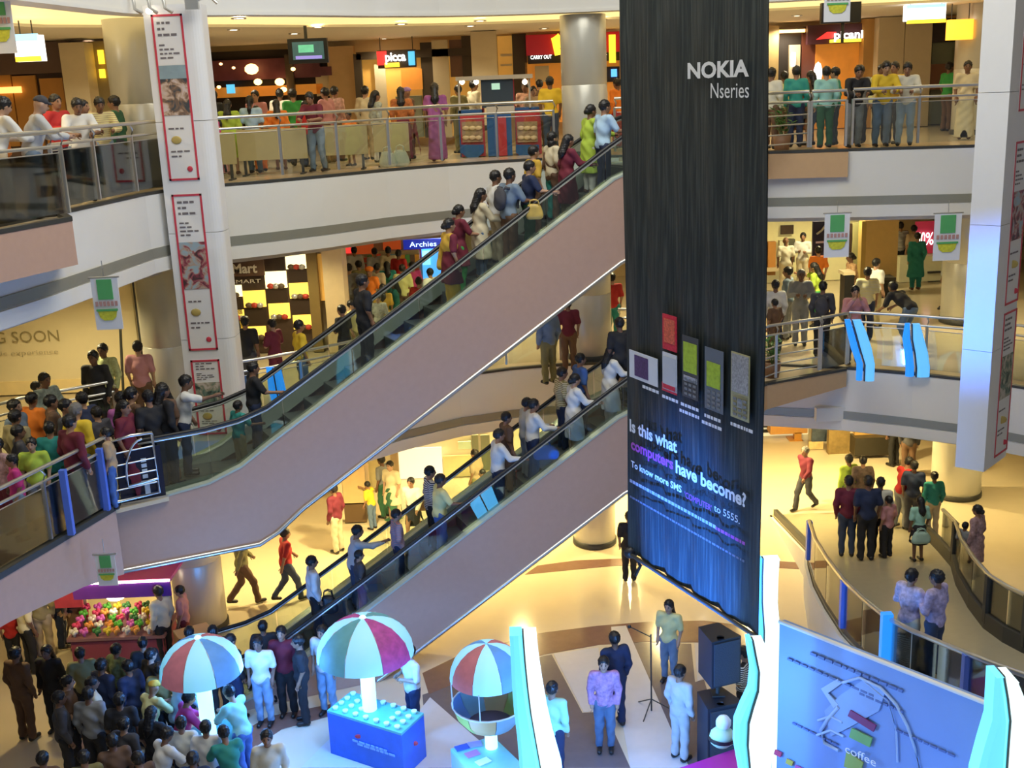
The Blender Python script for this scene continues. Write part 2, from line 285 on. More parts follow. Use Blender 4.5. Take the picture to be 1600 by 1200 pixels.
def poster(t, P, ux, z1, z0, w, ph, logo=True):
    ux = np.array(ux); nn = np.cross(ux, [0, 0, 1.]); P = np.array(P)
    def q(u0, u1, a, b, d, m, nme):
        o = np.array([P[0], P[1], 0.])+nn*d
        c = [(*(o+ux*u)[:2], z) for u, z in ((u0, a), (u1, a), (u1, b), (u0, b))]
        return obj(nme, MB().gprism(c, -nn*.008), m, t)
    fr = MB(); o = np.array([P[0], P[1], 0.])+nn*.02; b = .035
    for (u0, u1, a, c_) in ((0, w, z1, z1-b), (0, w, z0+b, z0), (0, b, z1, z0), (w-b, w, z1, z0)):
        fr.gprism([(*(o+ux*u)[:2], z) for u, z in ((u0, a), (u1, a), (u1, c_), (u0, c_))], -nn*.008)
    pp = q(0, w, z1, z0, .010, paper, 'poster'); pn = t
    obj('poster_frame', fr, red, t); H = z1-z0
    q(b, w-b, z1-H*.30, z1-H*.60, .018, ph, 'poster_photo')
    if ph is photo1: q(b, w-b, z1-H*.30, z1-H*.38, .022, skyp, 'poster_photo')
    ln = MB()
    for i, (f, l) in enumerate([(.05, .6), (.085, .35), (.12, .75), (.18, .3), (.205, .6), (.23, .8), (.255, .45), (.68, .6), (.82, .7), (.85, .5)]):
        zz = z1-H*f; hh = H*(.010 if i > 2 else .014)
        x = b+.05
        while x < b+.05+(w-.16)*l:          # a row of word sized marks, as blurred as the print is
            l2 = random.uniform(.04, .11); ln.gprism([(*(np.array([P[0], P[1], 0.])+nn*.016+ux*u)[:2], z) for u, z in ((x, zz+hh/2), (x+l2, zz+hh/2), (x+l2, zz-hh/2), (x, zz-hh/2))], -nn*.004); x += l2+.025
    obj('poster_lettering', ln, ink, t, 'stuff')
    if logo:
        cpt = np.array([P[0], P[1], z1-H*.75])+ux*(w*.38)+nn*.02
        obj('poster_emblem', MB().ball(cpt, (.09, .012, .07), 12), mat('emblem_gold', (.45, .34, .10), .5), t)
        cpt = np.array([P[0], P[1], z1-H*.93])+ux*(w*.72)+nn*.02
        obj('poster_emblem', MB().ball(cpt, (.05, .01, .05), 10), red, t)
def strip_panel(A, B, z0, z1, label):
    A = np.array([*A, 0.]); B = np.array([*B, 0.]); ux = (B-A)/np.linalg.norm(B-A); W = np.linalg.norm(B-A); nn = np.cross(ux, [0, 0, 1.])
    t = thing('poster_strip', label, 'sign', (A[0], A[1], z0))
    prof = [(0, 0), (W*.80, 0)]+[(W*.80+W*.2*math.sin(a), -.16+.16*math.cos(a)) for a in [k*math.pi/12 for k in range(1, 7)]]+[(W, -.5), (0, -.5)]
    pts = [tuple((A+ux*u+nn*v)[:2]) for u, v in prof]
    z = z0
    for k in range(4):
        zz = z0+(z1-z0)*(k+1)/4; obj('panel', MB().prism(pts, z+.004, zz-.004), panelw, t); z = zz
    return t, ux, A, W
pA = aty(236, 100, 20.3); pB = aty(330, 200, 20.3)
t, ux, A, W = strip_panel((-5.98, 20.3), (-5.02, 20.3), H2+.02, 3.15, 'white poster strip with red framed adverts in front of the left column')
for (px, y1, y0, ph) in ((262, 22, 283, photo1), (300, 303, 548, photo2), (325, 562, 720, photo3)):
    z1 = aty(px, y1, 20.28)[2]; z0 = max(aty(px, y0, 20.28)[2], H2+.15); poster(t, A[:2]+ux[:2]*.13, ux, z1, z0, .53, ph)
rA = aty(1537, 738, 18.6); zb = rA[2]; rB = atz(1604, 690, zb); d_ = np.array([rB[0]-rA[0], rB[1]-rA[1]]); d_ /= np.linalg.norm(d_); rB = (rA[0]+d_[0]*1.25, rA[1]+d_[1]*1.25)
t, ux, A, W = strip_panel(rA[:2], rB, zb, 3.3, 'white poster strip hanging at the right edge of the picture')
for (y1, y0, ph) in ((-60, 175, photo1), (222, 478, photo2), (490, 715, photo3)):
    z1 = aty(1580, y1, 18.9)[2]; z0 = aty(1575, y0, 18.9)[2]; poster(t, A[:2]+ux[:2]*.42, ux, z1, z0, .62, ph)
# metal clips above the left column
cl = thing('lamp_bracket', 'small chrome bracket with spot lamps on top of the left column', 'lamp', tuple(aty(232, 12, 20.2)))
c0 = np.array(WL[cl.name])
for k in range(3): obj('clip', MB().tube([c0+(-.25+.25*k, 0, .25), c0+(-.2+.25*k, -.1, -.02), c0+(-.08+.25*k, -.1, -.1)], .03), steel, cl)
obj('spot_lamp', MB().ball(c0+(.02, -.08, -.06), .05), lampw, cl)
cl = thing('lamp_bracket', 'chrome clip hanging on top of the white poster strip', 'lamp', tuple(aty(300, 5, 20.1))); c0 = np.array(WL[cl.name])
obj('clip', MB().box(c0+(0, 0, -.02), (.22, .1, .16)), steel, cl); obj('arm', MB().tube([c0+(.1, 0, .05), c0+(.3, -.02, .1), c0+(.42, 0, -.02)], .025), steel, cl)
# ------------------------------------------------------------------ railings
def railing(P, z, label, bars=False, post_every=1.35, hrail=1.17, bot=.06, clampc=True):
    """P plan polyline; posts, two handrails, glass panes (or horizontal bars)"""
    if not hasattr(z, '__len__'): z = [z]*len(P)
    t = thing('glass_railing' if not bars else 'bar_railing', label, 'railing', (P[0][0], P[0][1], z[0]))
    d = [0]
    for i in range(1, len(P)): d.append(d[-1]+math.dist(P[i-1], P[i]))
    def at(s):
        for i in range(1, len(P)):
            if s <= d[i]+1e-6: k = (s-d[i-1])/(d[i]-d[i-1]); return np.array([P[i-1][0]+(P[i][0]-P[i-1][0])*k, P[i-1][1]+(P[i][1]-P[i-1][1])*k, z[i-1]+(z[i]-z[i-1])*k])
        return np.array([*P[-1], z[-1]])
    n = max(1, round(d[-1]/post_every)); S = [d[-1]*i/n for i in range(n+1)]
    fine = sorted(set([round(x, 3) for x in d]+[round(x, 3) for x in S]))
    ln = [at(s) for s in fine]
    obj('handrail', MB().tube([p+(0, 0, hrail) for p in ln], .032), steel, t)
    obj('mid_rail', MB().tube([p+(0, 0, hrail-.20) for p in ln], .024), steel, t)
    for i, s in enumerate(S):
        p = at(s); obj('post', MB().box(p+(0, 0, (hrail-.2)/2+.03), (.05, .05, hrail-.24)).tube([p+(0, 0, hrail-.22), p+(.04, .03, hrail-.1), p+(0, 0, hrail-.02)], .018, 6), steel, t)
    for i in range(n):
        a, b = at(S[i]), at(S[i+1]); v = (b-a); L = np.linalg.norm(v); a2 = a+v*.05/L; b2 = b-v*.05/L; nn = np.array([-v[1], v[0], 0])/L*.006
        if bars:
            for hh in (.15, .34, .53, .72): obj('bar', MB().tube([a+(0, 0, hh), b+(0, 0, hh)], .016, 6), steel, t)
        else:
            g_ = obj('glass_pane', MB().gprism([a2+nn+(0, 0, bot), b2+nn+(0, 0, bot), b2+nn+(0, 0, hrail-.3), a2+nn+(0, 0, hrail-.3)], -2*nn), glass, t)
            obj('pane_edge', MB().tube([a2+(0, 0, hrail-.29), b2+(0, 0, hrail-.29)], .009, 5), steel, t)
    return t
def cut(E, x0, x1, off=.12):
    Q = offset(E, off); out = []
    for i in range(len(Q)-1):
        a, b = Q[i], Q[i+1]
        for k in range(9):
            p = (a[0]+(b[0]-a[0])*k/8, a[1]+(b[1]-a[1])*k/8)
            if x0 <= p[0] <= x1: out.append(p)
    return [out[0]]+[p for p in out[1:-1][::4]]+[out[-1]]
railing(cut(E3, -5.3, 1.15), H3+.06, 'curved glass railing on the top floor left of the middle column')
railing([(2.45, 25.2), (3.1, 25.05)], H3+.06, 'short glass railing on the top floor between column and black banner')
railing([(-6.55, 16.9), (-6.4, 18.2), (-6.15, 20.0), (-5.98, 20.9)], H3+.06, 'glass railing on the top floor left of the column')
railing(nl3[:4], H3+.06, 'glass railing on the salmon landing at the left edge, top floor', post_every=1.5)
railing([(5.1, 23.4), (5.6, 24.22), (6.35, 24.1)], H3+.05, 'railing of steel bars beside the black banner, top floor', bars=True)
railing([(6.4, 24.08), (7.1, 24.0)], H3+.05, 'single glass pane railing on the top floor landing right of the banner', post_every=.8)
railing([(7.25, 24.05), (8.7, 23.8), (10.2, 23.55), (11.6, 23.2), (14, 22.15), (17, 20.6)], H3+.06, 'long glass railing on the top floor at the right', post_every=1.25)
railing(cut(E2, -5.3, 1.15), H2+.06, 'curved glass railing on the middle floor seen behind the upper escalator')
railing([(2.45, 25.15), (3.4, 25.0)], H2+.06, 'glass railing on the middle floor between column and banner')
railing([(4.7, 22.1), (5.3, 22.8), (6.5, 23.35)], H2+.05, 'railing of steel bars beside the black banner, middle floor', bars=True)
railing([(6.55, 23.4), (7.2, 23.75)], H2+.05, 'short glass railing at the salmon landing corner, middle floor', post_every=.8)
railing([(7.25, 23.8), (8.45, 23.15), (9.65, 22.3), (10.6, 21.1), (11.7, 19.7), (14, 17.2)], H2+.06, 'curved glass railing on the middle floor at the right with blue glow', post_every=1.5)
railing(nl2[:5], H2+.08, 'glass railing with blue lit posts in front of the queue, middle floor', post_every=1.6, hrail=1.12)
railing([(-10.2, 17.2), (-8.7, 19.5), (-7.4, 20.5)], H2+.02, 'steel handrail behind the queue on the middle floor', post_every=1.4)
# curved gate of tube steel at the end of the queue railing
t = thing('steel_gate', 'tubular steel gate with curved bar at the foot of the upper escalator', 'gate', (-6.3, 16.85, H2)); a = np.array([-6.28, 16.9, H2+.1]); b = np.array([-5.72, 17.28, H2+.1]); Z = lambda h: np.array([0, 0, h])
obj('frame', MB().tube([a+Z(.02), a+Z(1.0), (a+b)/2+Z(1.04), b+Z(1.02), b+Z(.98), b+Z(.02), a+Z(.02)], .026), steel, t)
for h in (.2, .4, .6, .8): obj('bar', MB().tube([a+Z(h), b+Z(h)], .012, 6), steel, t)
obj('curved_bar', MB().tube([a+(b-a)*(.75-.45*math.sin(u))+Z(.95-.65*(1-math.cos(u*1.0))/1.0*.9) for u in [k*math.pi/2/8*1.15 for k in range(9)]]+[b+Z(.25)], .02), steel, t)
bluepost = mat('blue_film_post', (.10, .2, .75), .35)
for k, (x, y) in enumerate([(-6.4, 16.72), (-6.6, 15.75)]):
    tag(obj('blue_post', MB().box((x+.05, y-.06, H2+.58), (.09, .09, 1.0)), bluepost), ['blue faced upright post at the steel gate', 'blue faced upright post in the middle of the queue railing'][k], 'post')
# beige boards standing behind the top railing
board = mat('beige_board', (.46, .38, .20), .6)
for (x0, x1, lb, yy) in ((372, 480, 'beige notice board on feet behind the top railing, left of the pair', 23.9), (500, 575, 'beige notice board on feet behind the top railing, left of white bags', 24.6), (318, 368, 'beige notice board behind the top railing beside the poster strip', 22.9), (585, 640, 'narrow beige board behind the white plastic bags, top floor', 25.1)):
    p = aty(x0, 235, yy); q = aty(x1, 230, yy); t = thing('notice_board', lb, 'board', ((p[0]+q[0])/2, yy, 0))
    obj('board', MB().box(((p[0]+q[0])/2, yy, .62), (q[0]-p[0], .05, .62)), board, t)
    for x in (p[0]+.12, q[0]-.12): obj('leg', MB().box((x, yy, .155), (.05, .05, .31)).box((x, yy, .015), (.07, .4, .03)), darksteel, t)
# downlights
def downlight(x, y, z, lb, group='downlights in the ceilings'):
    t = thing('downlight', lb, 'light', (x, y, z), group)
    obj('trim_ring', MB().lathe([(.10, -.002), (.14, -.02), (.14, 0)], (x, y, z), 16), steel, t); obj('lens', MB().lathe([(.001, -.012), (.10, -.012), (.10, -.002)], (x, y, z), 16), lampw, t)
DL = []
for (px, py) in ((138, 62), (373, 28), (365, 46), (405, 70), (497, 42), (460, 52), (627, 37), (750, 32), (735, 40), (940, 30), (1245, 24), (600, 60), (850, 44), (470, 66)):
    p = atz(px, py, CEIL[3]-.02)
    if p[1] < 33.5 and p[1] > 18: DL.append((p[0], p[1]))
ORD = ['first', 'second', 'third', 'fourth', 'fifth', 'sixth', 'seventh', 'eighth', 'ninth', 'tenth', 'eleventh', 'twelfth', 'thirteenth', 'fourteenth']
DL.sort(key=lambda q: q[0]/q[1])
for i, q in enumerate(DL): downlight(q[0], q[1], CEIL[3]-.02, 'small bright downlight in the top floor ceiling, %s counted from the left' % ORD[i])
for q in ((-1.2, 30.5), (0, 33), (1.8, 31.5), (3.2, 33.8), (-3, 28), (6.8, 29), (8.0, 31), (-6, 26), (4.8, 27.5), (9.5, 26.5)): downlight(q[0], q[1], CEIL[1], 'round downlight recessed in the ground floor ceiling', 'ground floor downlights')
# fix boxes under the right fascia
tag(obj('wall_lamp', MB().box(tuple(np.array(atz(1300, 645, H2-1.0))*[1, 1, 1]+np.array([0, -.05, 0])), (.75, .18, .3)).box(tuple(np.array(atz(1302, 632, H2-.85))+np.array([0, -.08, .05])), (.12, .1, .14)), plaster), 'white box fitting on the middle floor fascia right of the banner', 'lamp')
# ------------------------------------------------------------------ escalators
def escalator(ang, lift, low, label, slo):
    """module built along s from B; z relative to the upper landing at 'lift'"""
    B = np.array([2.09, 21.26]); u = np.array([math.cos(ang), math.sin(ang)]); n = np.array([-u[1], u[0]])
    def W(s, o, z): p = B+u*s+n*o; return (p[0], p[1], z+lift)
    t = thing('escalator', label, 'escalator', W(slo+1.0, .7, -4.6))
    top = [(slo, -4.6), (-8.62, -4.6), (-7.95, -4.53), (-7.4, -4.35), (-6.85, -4.02), (-6.0, -3.55), (-3, -1.85), (-.04, -.17), (.4, -.03), (.9, 0), (2.6, 0)]
    if low: bot = [(2.6, -.75), (1.6, -1.2), (.9, -1.42), (.05, -1.72), (-5.2, -4.6+.005)]; bot[-1] = (-5.2, -4.595); top = [(-8.0, -4.595)]+[p for p in top if p[0] > -8.0]
    else: bot = [(2.6, -.75), (1.6, -1.2), (.9, -1.42), (.05, -1.72), (-6.45, -5.28), (-6.9, -5.6), (-7.24, -5.75), (slo, -5.7)]
    poly = top+bot
    def side(o0, o1, m, nme):
        mb = MB(); mb.gprism([W(s, o0, z) for s, z in poly], np.array(W(0, o1, 0))-np.array(W(0, o0, 0))); return obj(nme, mb, m, t)
    side(0, .06, salmon, 'cladding'); side(1.52, 1.58, salmon, 'cladding')
    # underside and ledge
    mb = MB()
    bb = bot
    for (s0, z0), (s1, z1) in zip(bb[:-1], bb[1:]):
        mb.add([W(s0, .06, z0+.02), W(s1, .06, z1+.02), W(s1, 1.52, z1+.02), W(s0, 1.52, z0+.02)], [(0, 1, 2, 3)]); mb.add([W(s0, .06, z0+.06), W(s1, .06, z1+.06), W(s1, 1.52, z1+.06), W(s0, 1.52, z0+.06)], [(3, 2, 1, 0)])
    obj('underside', mb, soffit, t)
    mb = MB(); mb.tube([W(s, .0, z+.0) for s, z in bot], .045, 6); obj('edge_trim', mb, steel, t)
    greenst = mat('green_grey_steel', (.50, .57, .49), .3, .35, var=.1, aniso=(1, 1, 8))
    for o0, o1 in ((-.01, .22), (1.36, 1.6)):
        mb = MB()
        for (s0, z0), (s1, z1) in zip(top[:-1], top[1:]):
            mb.add([W(s0, o0, z0+.0), W(s1, o0, z1+.0), W(s1, o1, z1), W(s0, o1, z0), W(s0, o0, z0+.035), W(s1, o0, z1+.035), W(s1, o1, z1+.035), W(s0, o1, z0+.035)], [(0, 1, 2, 3), (7, 6, 5, 4), (0, 4, 5, 1), (3, 2, 6, 7)])
        obj('ledge', mb, greenst, t)
    step = lambda s: min(0., max(-4.6, -.36+.567*s)) if True else 0
    # skirts
    SS = [slo if not low else -8.0, -7.6, -7.2, -6.6, -3, 0, .6, 1.0, 2.6]
    def tz(s):
        for (s0, z0), (s1, z1) in zip(top[:-1], top[1:]):
            if s <= s1: return z0+(z1-z0)*(s-s0)/(s1-s0)
        return 0
    for o in (.20, 1.36):
        mb = MB()
        for a, b in zip(SS[:-1], SS[1:]):
            mb.add([W(a, o, step(a)-.05), W(b, o, step(b)-.05), W(b, o, tz(b)+.01), W(a, o, tz(a)+.01), W(a, o+.02, step(a)-.05), W(b, o+.02, step(b)-.05), W(b, o+.02, tz(b)+.01), W(a, o+.02, tz(a)+.01)], [(0, 1, 2, 3), (7, 6, 5, 4)])
        obj('skirt', mb, mat('skirt_steel', (.36, .41, .36), .35, .35), t)
    # steps
    stm = mat('step_aluminium', (.13, .14, .13), .4, .6, var=.2, aniso=(40, 1, 1))
    tread = MB(); 
    base = None
    s = -7.5
    while s < .65:
        z = step(s)+.0; mb = MB(); mb.gprism([W(s, .24, z), W(s+.40, .24, z), W(s+.40, .24, z-.03), W(s+.03, .24, z-.03), W(s+.03, .24, z-.22), W(s, .24, z-.22)], np.array(W(0, 1.34, 0))-np.array(W(0, .24, 0)))
        obj('step', mb, stm, t); s += .405
    for a, b, z in ((slo if not low else -8.0, -7.5, -4.58), (.65, 2.6, .012)):
        mb = MB(); c0, c1, c2, c3 = W(a, .24, z), W(b, .24, z), W(b, 1.34, z), W(a, 1.34, z); mb.gprism([c0, c1, c2, c3], (0, 0, -.03)); obj('comb_plate', mb, stm, t)
    # handrails and glass
    hr0 = -10.6 if low else slo+.15
    hr = [(hr0, -4.05), (hr0-.12, -3.85), (hr0, -3.68), (hr0+.3, -3.64), (-7.9, -3.62), (-7.35, -3.56), (-6.85, -3.42), (-6.3, -3.12), (-5.27, -2.55), (-3.67, -1.64), (-.1, .43), (.5, .74), (1.0, .90), (2.4, .95)]
    if low: hr = [(-8.3, -4.2), (-8.42, -4.0), (-8.3, -3.75)]+hr[4:]
    for k, o in enumerate((.13, 1.45)):
        obj('handrail', MB().tube([W(s, o, z) for s, z in hr], .036, 8), blackrub, t)
        obj('rail_guide', MB().tube([W(s, o, z-.05) for s, z in hr[3:]], .022, 6), steel, t)
        H = hr[3:]
        def hz(s):
            for (s0, z0), (s1, z1) in zip(H[:-1], H[1:]):
                if s <= s1: return z0+(z1-z0)*(s-s0)/(s1-s0)
            return .95
        s = H[0][0]; e = 2.4; N = 9
        for i in range(N):
            a = s+(e-s)*i/N+.01; b = s+(e-s)*(i+1)/N-.01; xs = [a+(b-a)*j/3 for j in range(4)]
            P = [W(x, o, tz(x)+.03) for x in xs]+[W(x, o, hz(x)-.06) for x in xs[::-1]]
            obj('glass_pane', MB().gprism(P, np.array(W(0, o+.012, 0))-np.array(W(0, o, 0))), eglass, t)
    if low:        # floor cover and newel lower down
        pass
    return W, step
AU, AL = math.atan2(6.35, 12.7), math.atan2(6.35, 12.7)-R(6)
WU, stepf = escalator(AU, 0.0, False, 'upper escalator full of riders, rising to the top floor behind the banner', -9.6)
WLo, _ = escalator(AL, -4.6, True, 'lower escalator rising from the crowd on the ground floor to the middle floor', -9.6)
# dark sticker panel at the foot of the upper escalator
t = thing('newel_panel', 'dark glass panel with a white letter print at the foot of the upper escalator', 'sign', WU(-9.2, -.02, -4.6))
nv = np.array(WU(0, -.02, 0))-np.array(WU(0, 0, 0)); nv /= np.linalg.norm(nv)
def wq(s0, s1, z0, z1, d, m, nm): return obj(nm, MB().gprism([np.array(WU(s0, -.02, z0))+nv*d, np.array(WU(s1, -.02, z0))+nv*d, np.array(WU(s1, -.02, z1))+nv*d, np.array(WU(s0, -.02, z1))+nv*d], -nv*.012), m, t)
wq(-9.35, -8.66, -4.56, -3.72, 0, mat('navy_film', (.006, .012, .04), .25), 'panel')
wt = mat('sticker_white', (.6, .72, .85), .5)
for k in range(4): wq(-8.98, -8.90, -3.95-.09*k, -3.89-.09*k, .012, wt, 'letter_print')
wq(-9.06, -8.80, -4.33, -4.26, .012, wt, 'arrow_print'); wq(-8.97, -8.89, -4.50, -4.33, .012, wt, 'arrow_print'); wq(-9.6, -8.62, -4.60, -4.56, .03, steel, 'edge_strip')
# ------------------------------------------------------------------ black banner
bl = np.array([1.76, 17.2, -5.81]); br = np.array([3.2, 14.12, -5.81]); bu = (br-bl)/np.linalg.norm(br-bl); BW = np.linalg.norm(br-bl); bn = np.cross(bu, [0, 0, 1.])
bfab = bpy.data.materials.new('banner_vinyl'); bfab.use_nodes = True; nt = bfab.node_tree; b_ = nt.nodes['Principled BSDF']; b_.inputs['Roughness'].default_value = .45; b_.inputs['Specular IOR Level'].default_value = .3
tc = nt.nodes.new('ShaderNodeTexCoord'); mp = nt.nodes.new('ShaderNodeMapping'); mp.inputs['Scale'].default_value = (9, 9, .35); nz = nt.nodes.new('ShaderNodeTexNoise'); nz.inputs['Scale'].default_value = 3; nz.inputs['Detail'].default_value = 5
cr = nt.nodes.new('ShaderNodeValToRGB'); cr.color_ramp.elements[0].position = .45; cr.color_ramp.elements[0].color = (.016, .022, .023, 1); cr.color_ramp.elements[1].position = .72; cr.color_ramp.elements[1].color = (.050, .058, .052, 1)
bp = nt.nodes.new('ShaderNodeBump'); bp.inputs['Strength'].default_value = .25; bp.inputs['Distance'].default_value = .02
for a, b in ((tc.outputs['Object'], mp.inputs[0]), (mp.outputs[0], nz.inputs['Vector']), (nz.outputs['Fac'], cr.inputs[0]), (cr.outputs[0], b_.inputs['Base Color']), (nz.outputs['Fac'], bp.inputs['Height']), (bp.outputs[0], b_.inputs['Normal'])): nt.links.new(a, b)
BT = 4.6
ban = thing('hanging_banner', 'huge black advertising banner hanging down the middle of the atrium', 'banner', tuple(bl))
mb = MB(); NU, NV = 24, 40; vs = []
def wav(u, v): return .02*math.sin(u*9+v*.7)+.015*math.sin(u*17+1)
for j in range(NV+1):
    for i in range(NU+1):
        u = BW*i/NU; z = bl[2]+(BT-bl[2])*j/NV; p = bl+bu*u+bn*(wav(u, z)-.04); vs.append((p[0], p[1], z))
m_ = len(vs); vs += [tuple(np.array(v)-bn*.012) for v in vs]; fs = []
for j in range(NV):
    for i in range(NU): a = j*(NU+1)+i; fs.append((a, a+1, a+NU+2, a+NU+1)); fs.append((a+m_, a+NU+1+m_, a+NU+2+m_, a+1+m_))
mb.add(vs, fs, smooth=True); obj('sheet', mb, bfab, ban)
obj('hem_bar', MB().tube([bl+bu*.02-(0, 0, .01), br-bu*.02-(0, 0, .01)], .03), darksteel, ban)
obj('hem_knot', MB().ball(bl+(.05, -.05, .0), (.12, .08, .1)).tube([bl+(.08, -.05, 0), bl+(.2, -.08, -.22), bl+(.12, -.05, -.4)], .03), blackrub, ban)
silver = mat('print_silver', (.62, .63, .62), .5); magenta = mat('print_magenta', (.36, .06, .32), .5); greyp = mat('print_grey', (.30, .31, .36), .5)
def bp_(x, y):
    p = np.array(atpl(x, y, bl, bn)); return p
def btext(s, x0, y0, x1, size, m, bold=0, sp=1, nme='lettering'):
    a = bp_(x0, y0); b = bp_(x1, y0); fit = (b-a)@bu
    return obj(nme, textmesh(s, size, a+bn*.035, bu, (0, 0, 1), .012, fit, bold, sp), m, ban)
btext('NOKIA', 1079, 122, 1175, .27, silver, .035)
btext('Nseries', 1115, 153, 1175, .27, silver, .0)
# sloping lines keep one height on the cloth, so each starts where its first letter shows
def bline(s, x0, y0, x1, size, m, bold=0):
    a = bp_(x0, y0); d = ray(x1, y0); 
    lo, hi = 0, BW
    for _ in range(30):
        md = (lo+hi)/2; p = a+bu*md; q = p-np.array([0, 0, EYE]); X = 800+FPX*(q@RT)/(q@FW)
        if X < x1: lo = md
        else: hi = md
    return obj('lettering', textmesh(s, size, a+bn*.035, bu, (0, 0, 1), .012, lo, bold), m, ban)
bline('Is this what', 988, 672, 1062, .27, silver, .03)
bline('computers', 990, 700, 1056, .24, magenta, .03)
bline('have become?', 1060, 737, 1170, .27, silver, .03)
bline('To know more SMS', 990, 728, 1069, .15, silver, .02)
bline("'COMPUTER'", 1074, 776, 1116, .13, magenta)
bline('to 5555.', 1120, 797, 1160, .15, silver)
def scribble(x0, y0, x1, m, h=.05):
    a = bp_(x0, y0); lo, hi = 0, BW
    for _ in range(30):
        md = (lo+hi)/2; p = a+bu*md; q = p-np.array([0, 0, EYE]); X = 800+FPX*(q@RT)/(q@FW)
        if X < x1: lo = md
        else: hi = md
    mb = MB(); u = 0
    while u < lo:
        l = random.uniform(.03, .09); P = a+bn*.047+bu*u; mb.gprism([P, P+bu*l, P+bu*l+(0, 0, h), P+(0, 0, h)], -bn*.004); u += l+.02
    obj('small_print', mb, m, ban, 'stuff')
scribble(988, 752, 1120, greyp); scribble(1122, 826, 1166, magenta, .045); scribble(988, 776, 1165, mat('print_dim', (.12, .12, .15), .5), .03)
def phone(x0, y0, x1, y1, body, scr, scol, nme, keys=True, sy=(.06, .6)):
    a = bp_(x0, (y0+y1)/2); b = bp_(x1, (y0+y1)/2); zt = bp_((x0+x1)/2, y0)[2]; zb_ = bp_((x0+x1)/2, y1)[2]; w_ = (b-a)@bu
    o = a+bn*.03; P = lambda u, z, d: (o[0]+bu[0]*u*w_+bn[0]*d, o[1]+bu[1]*u*w_+bn[1]*d, zt+(zb_-zt)*z)
    def rc(u0, u1, z0, z1, d, m, nm, par): return obj(nm, MB().gprism([P(u0, z1, d), P(u1, z1, d), P(u1, z0, d), P(u0, z0, d)], -bn*.01), m, par)
    ph = rc(0, 1, 0, 1, .012, body, 'printed_phone', ban); WL[ph.name] = WL[ban.name]
    rc(scr[0], scr[1], sy[0], sy[1], .018, scol, 'screen_print', ph)
    if keys:
        mb = MB()
        for i in range(3):
            for j in range(4): mb.gprism([P(.15+.27*i, .96-.08*j, .02), P(.33+.27*i, .96-.08*j, .02), P(.33+.27*i, .92-.08*j, .02), P(.15+.27*i, .92-.08*j, .02)], -bn*.004)
        obj('key_print', mb, mat('key_grey', (.16, .17, .17), .5), ph)
    return ph
pw = mat('phone_white', (.55, .57, .57), .4); pr = mat('phone_red', (.50, .02, .04), .4, var=.5, scale=30); pdk = mat('phone_dark', (.05, .055, .06), .35); pgr = mat('phone_green_screen', (.30, .42, .03), .4, var=.5, scale=14); ppr = mat('phone_purple_screen', (.06, .03, .10), .4, var=.8, scale=25); pgrey = mat('phone_photo_screen', (.26, .26, .25), .4, var=.8, scale=30); pgold = mat('phone_gold', (.34, .32, .16), .4)
phone(987, 553, 1031, 596, pw, (.2, .68), ppr, 'a', False, (.12, .88))
phone(1039, 492, 1061, 547, pr, (.12, .88), mat('phone_red_screen', (.62, .10, .05), .4, var=.9, scale=30), 'b', False, (.12, .8)); phone(1039, 552, 1061, 610, pw, (.06, .94), mat('phone_grey_keys', (.42, .44, .45), .4), 'b2', False, (.1, .85)); phone(1038, 600, 1061, 613, pr, (.1, .9), pr, 'b3', False)
phone(1070, 526, 1095, 622, pdk, (.08, .92), pgr, 'c', True, (.1, .58)); phone(1105, 545, 1134, 642, mat('phone_slate', (.11, .13, .15), .35), (.12, .85), pgr, 'd', True, (.22, .62)); phone(1146, 552, 1175, 655, pgold, (.05, .95), pgrey, 'e', True, (.02, .60))
phone(1148, 617, 1173, 650, pdk, (.35, .65), mat('key_light', (.25, .26, .25), .5), 'e2', False, (.2, .6)); phone(1072, 588, 1093, 597, silver, (.1, .9), greyp, 'c2', False)
for (x0, y0, x1) in ((1008, 605, 1030), (1039, 620, 1060), (1068, 632, 1092), (1066, 642, 1096), (1105, 650, 1131), (1101, 660, 1132), (1146, 663, 1174)): scribble(x0, y0, x1, silver, .045)
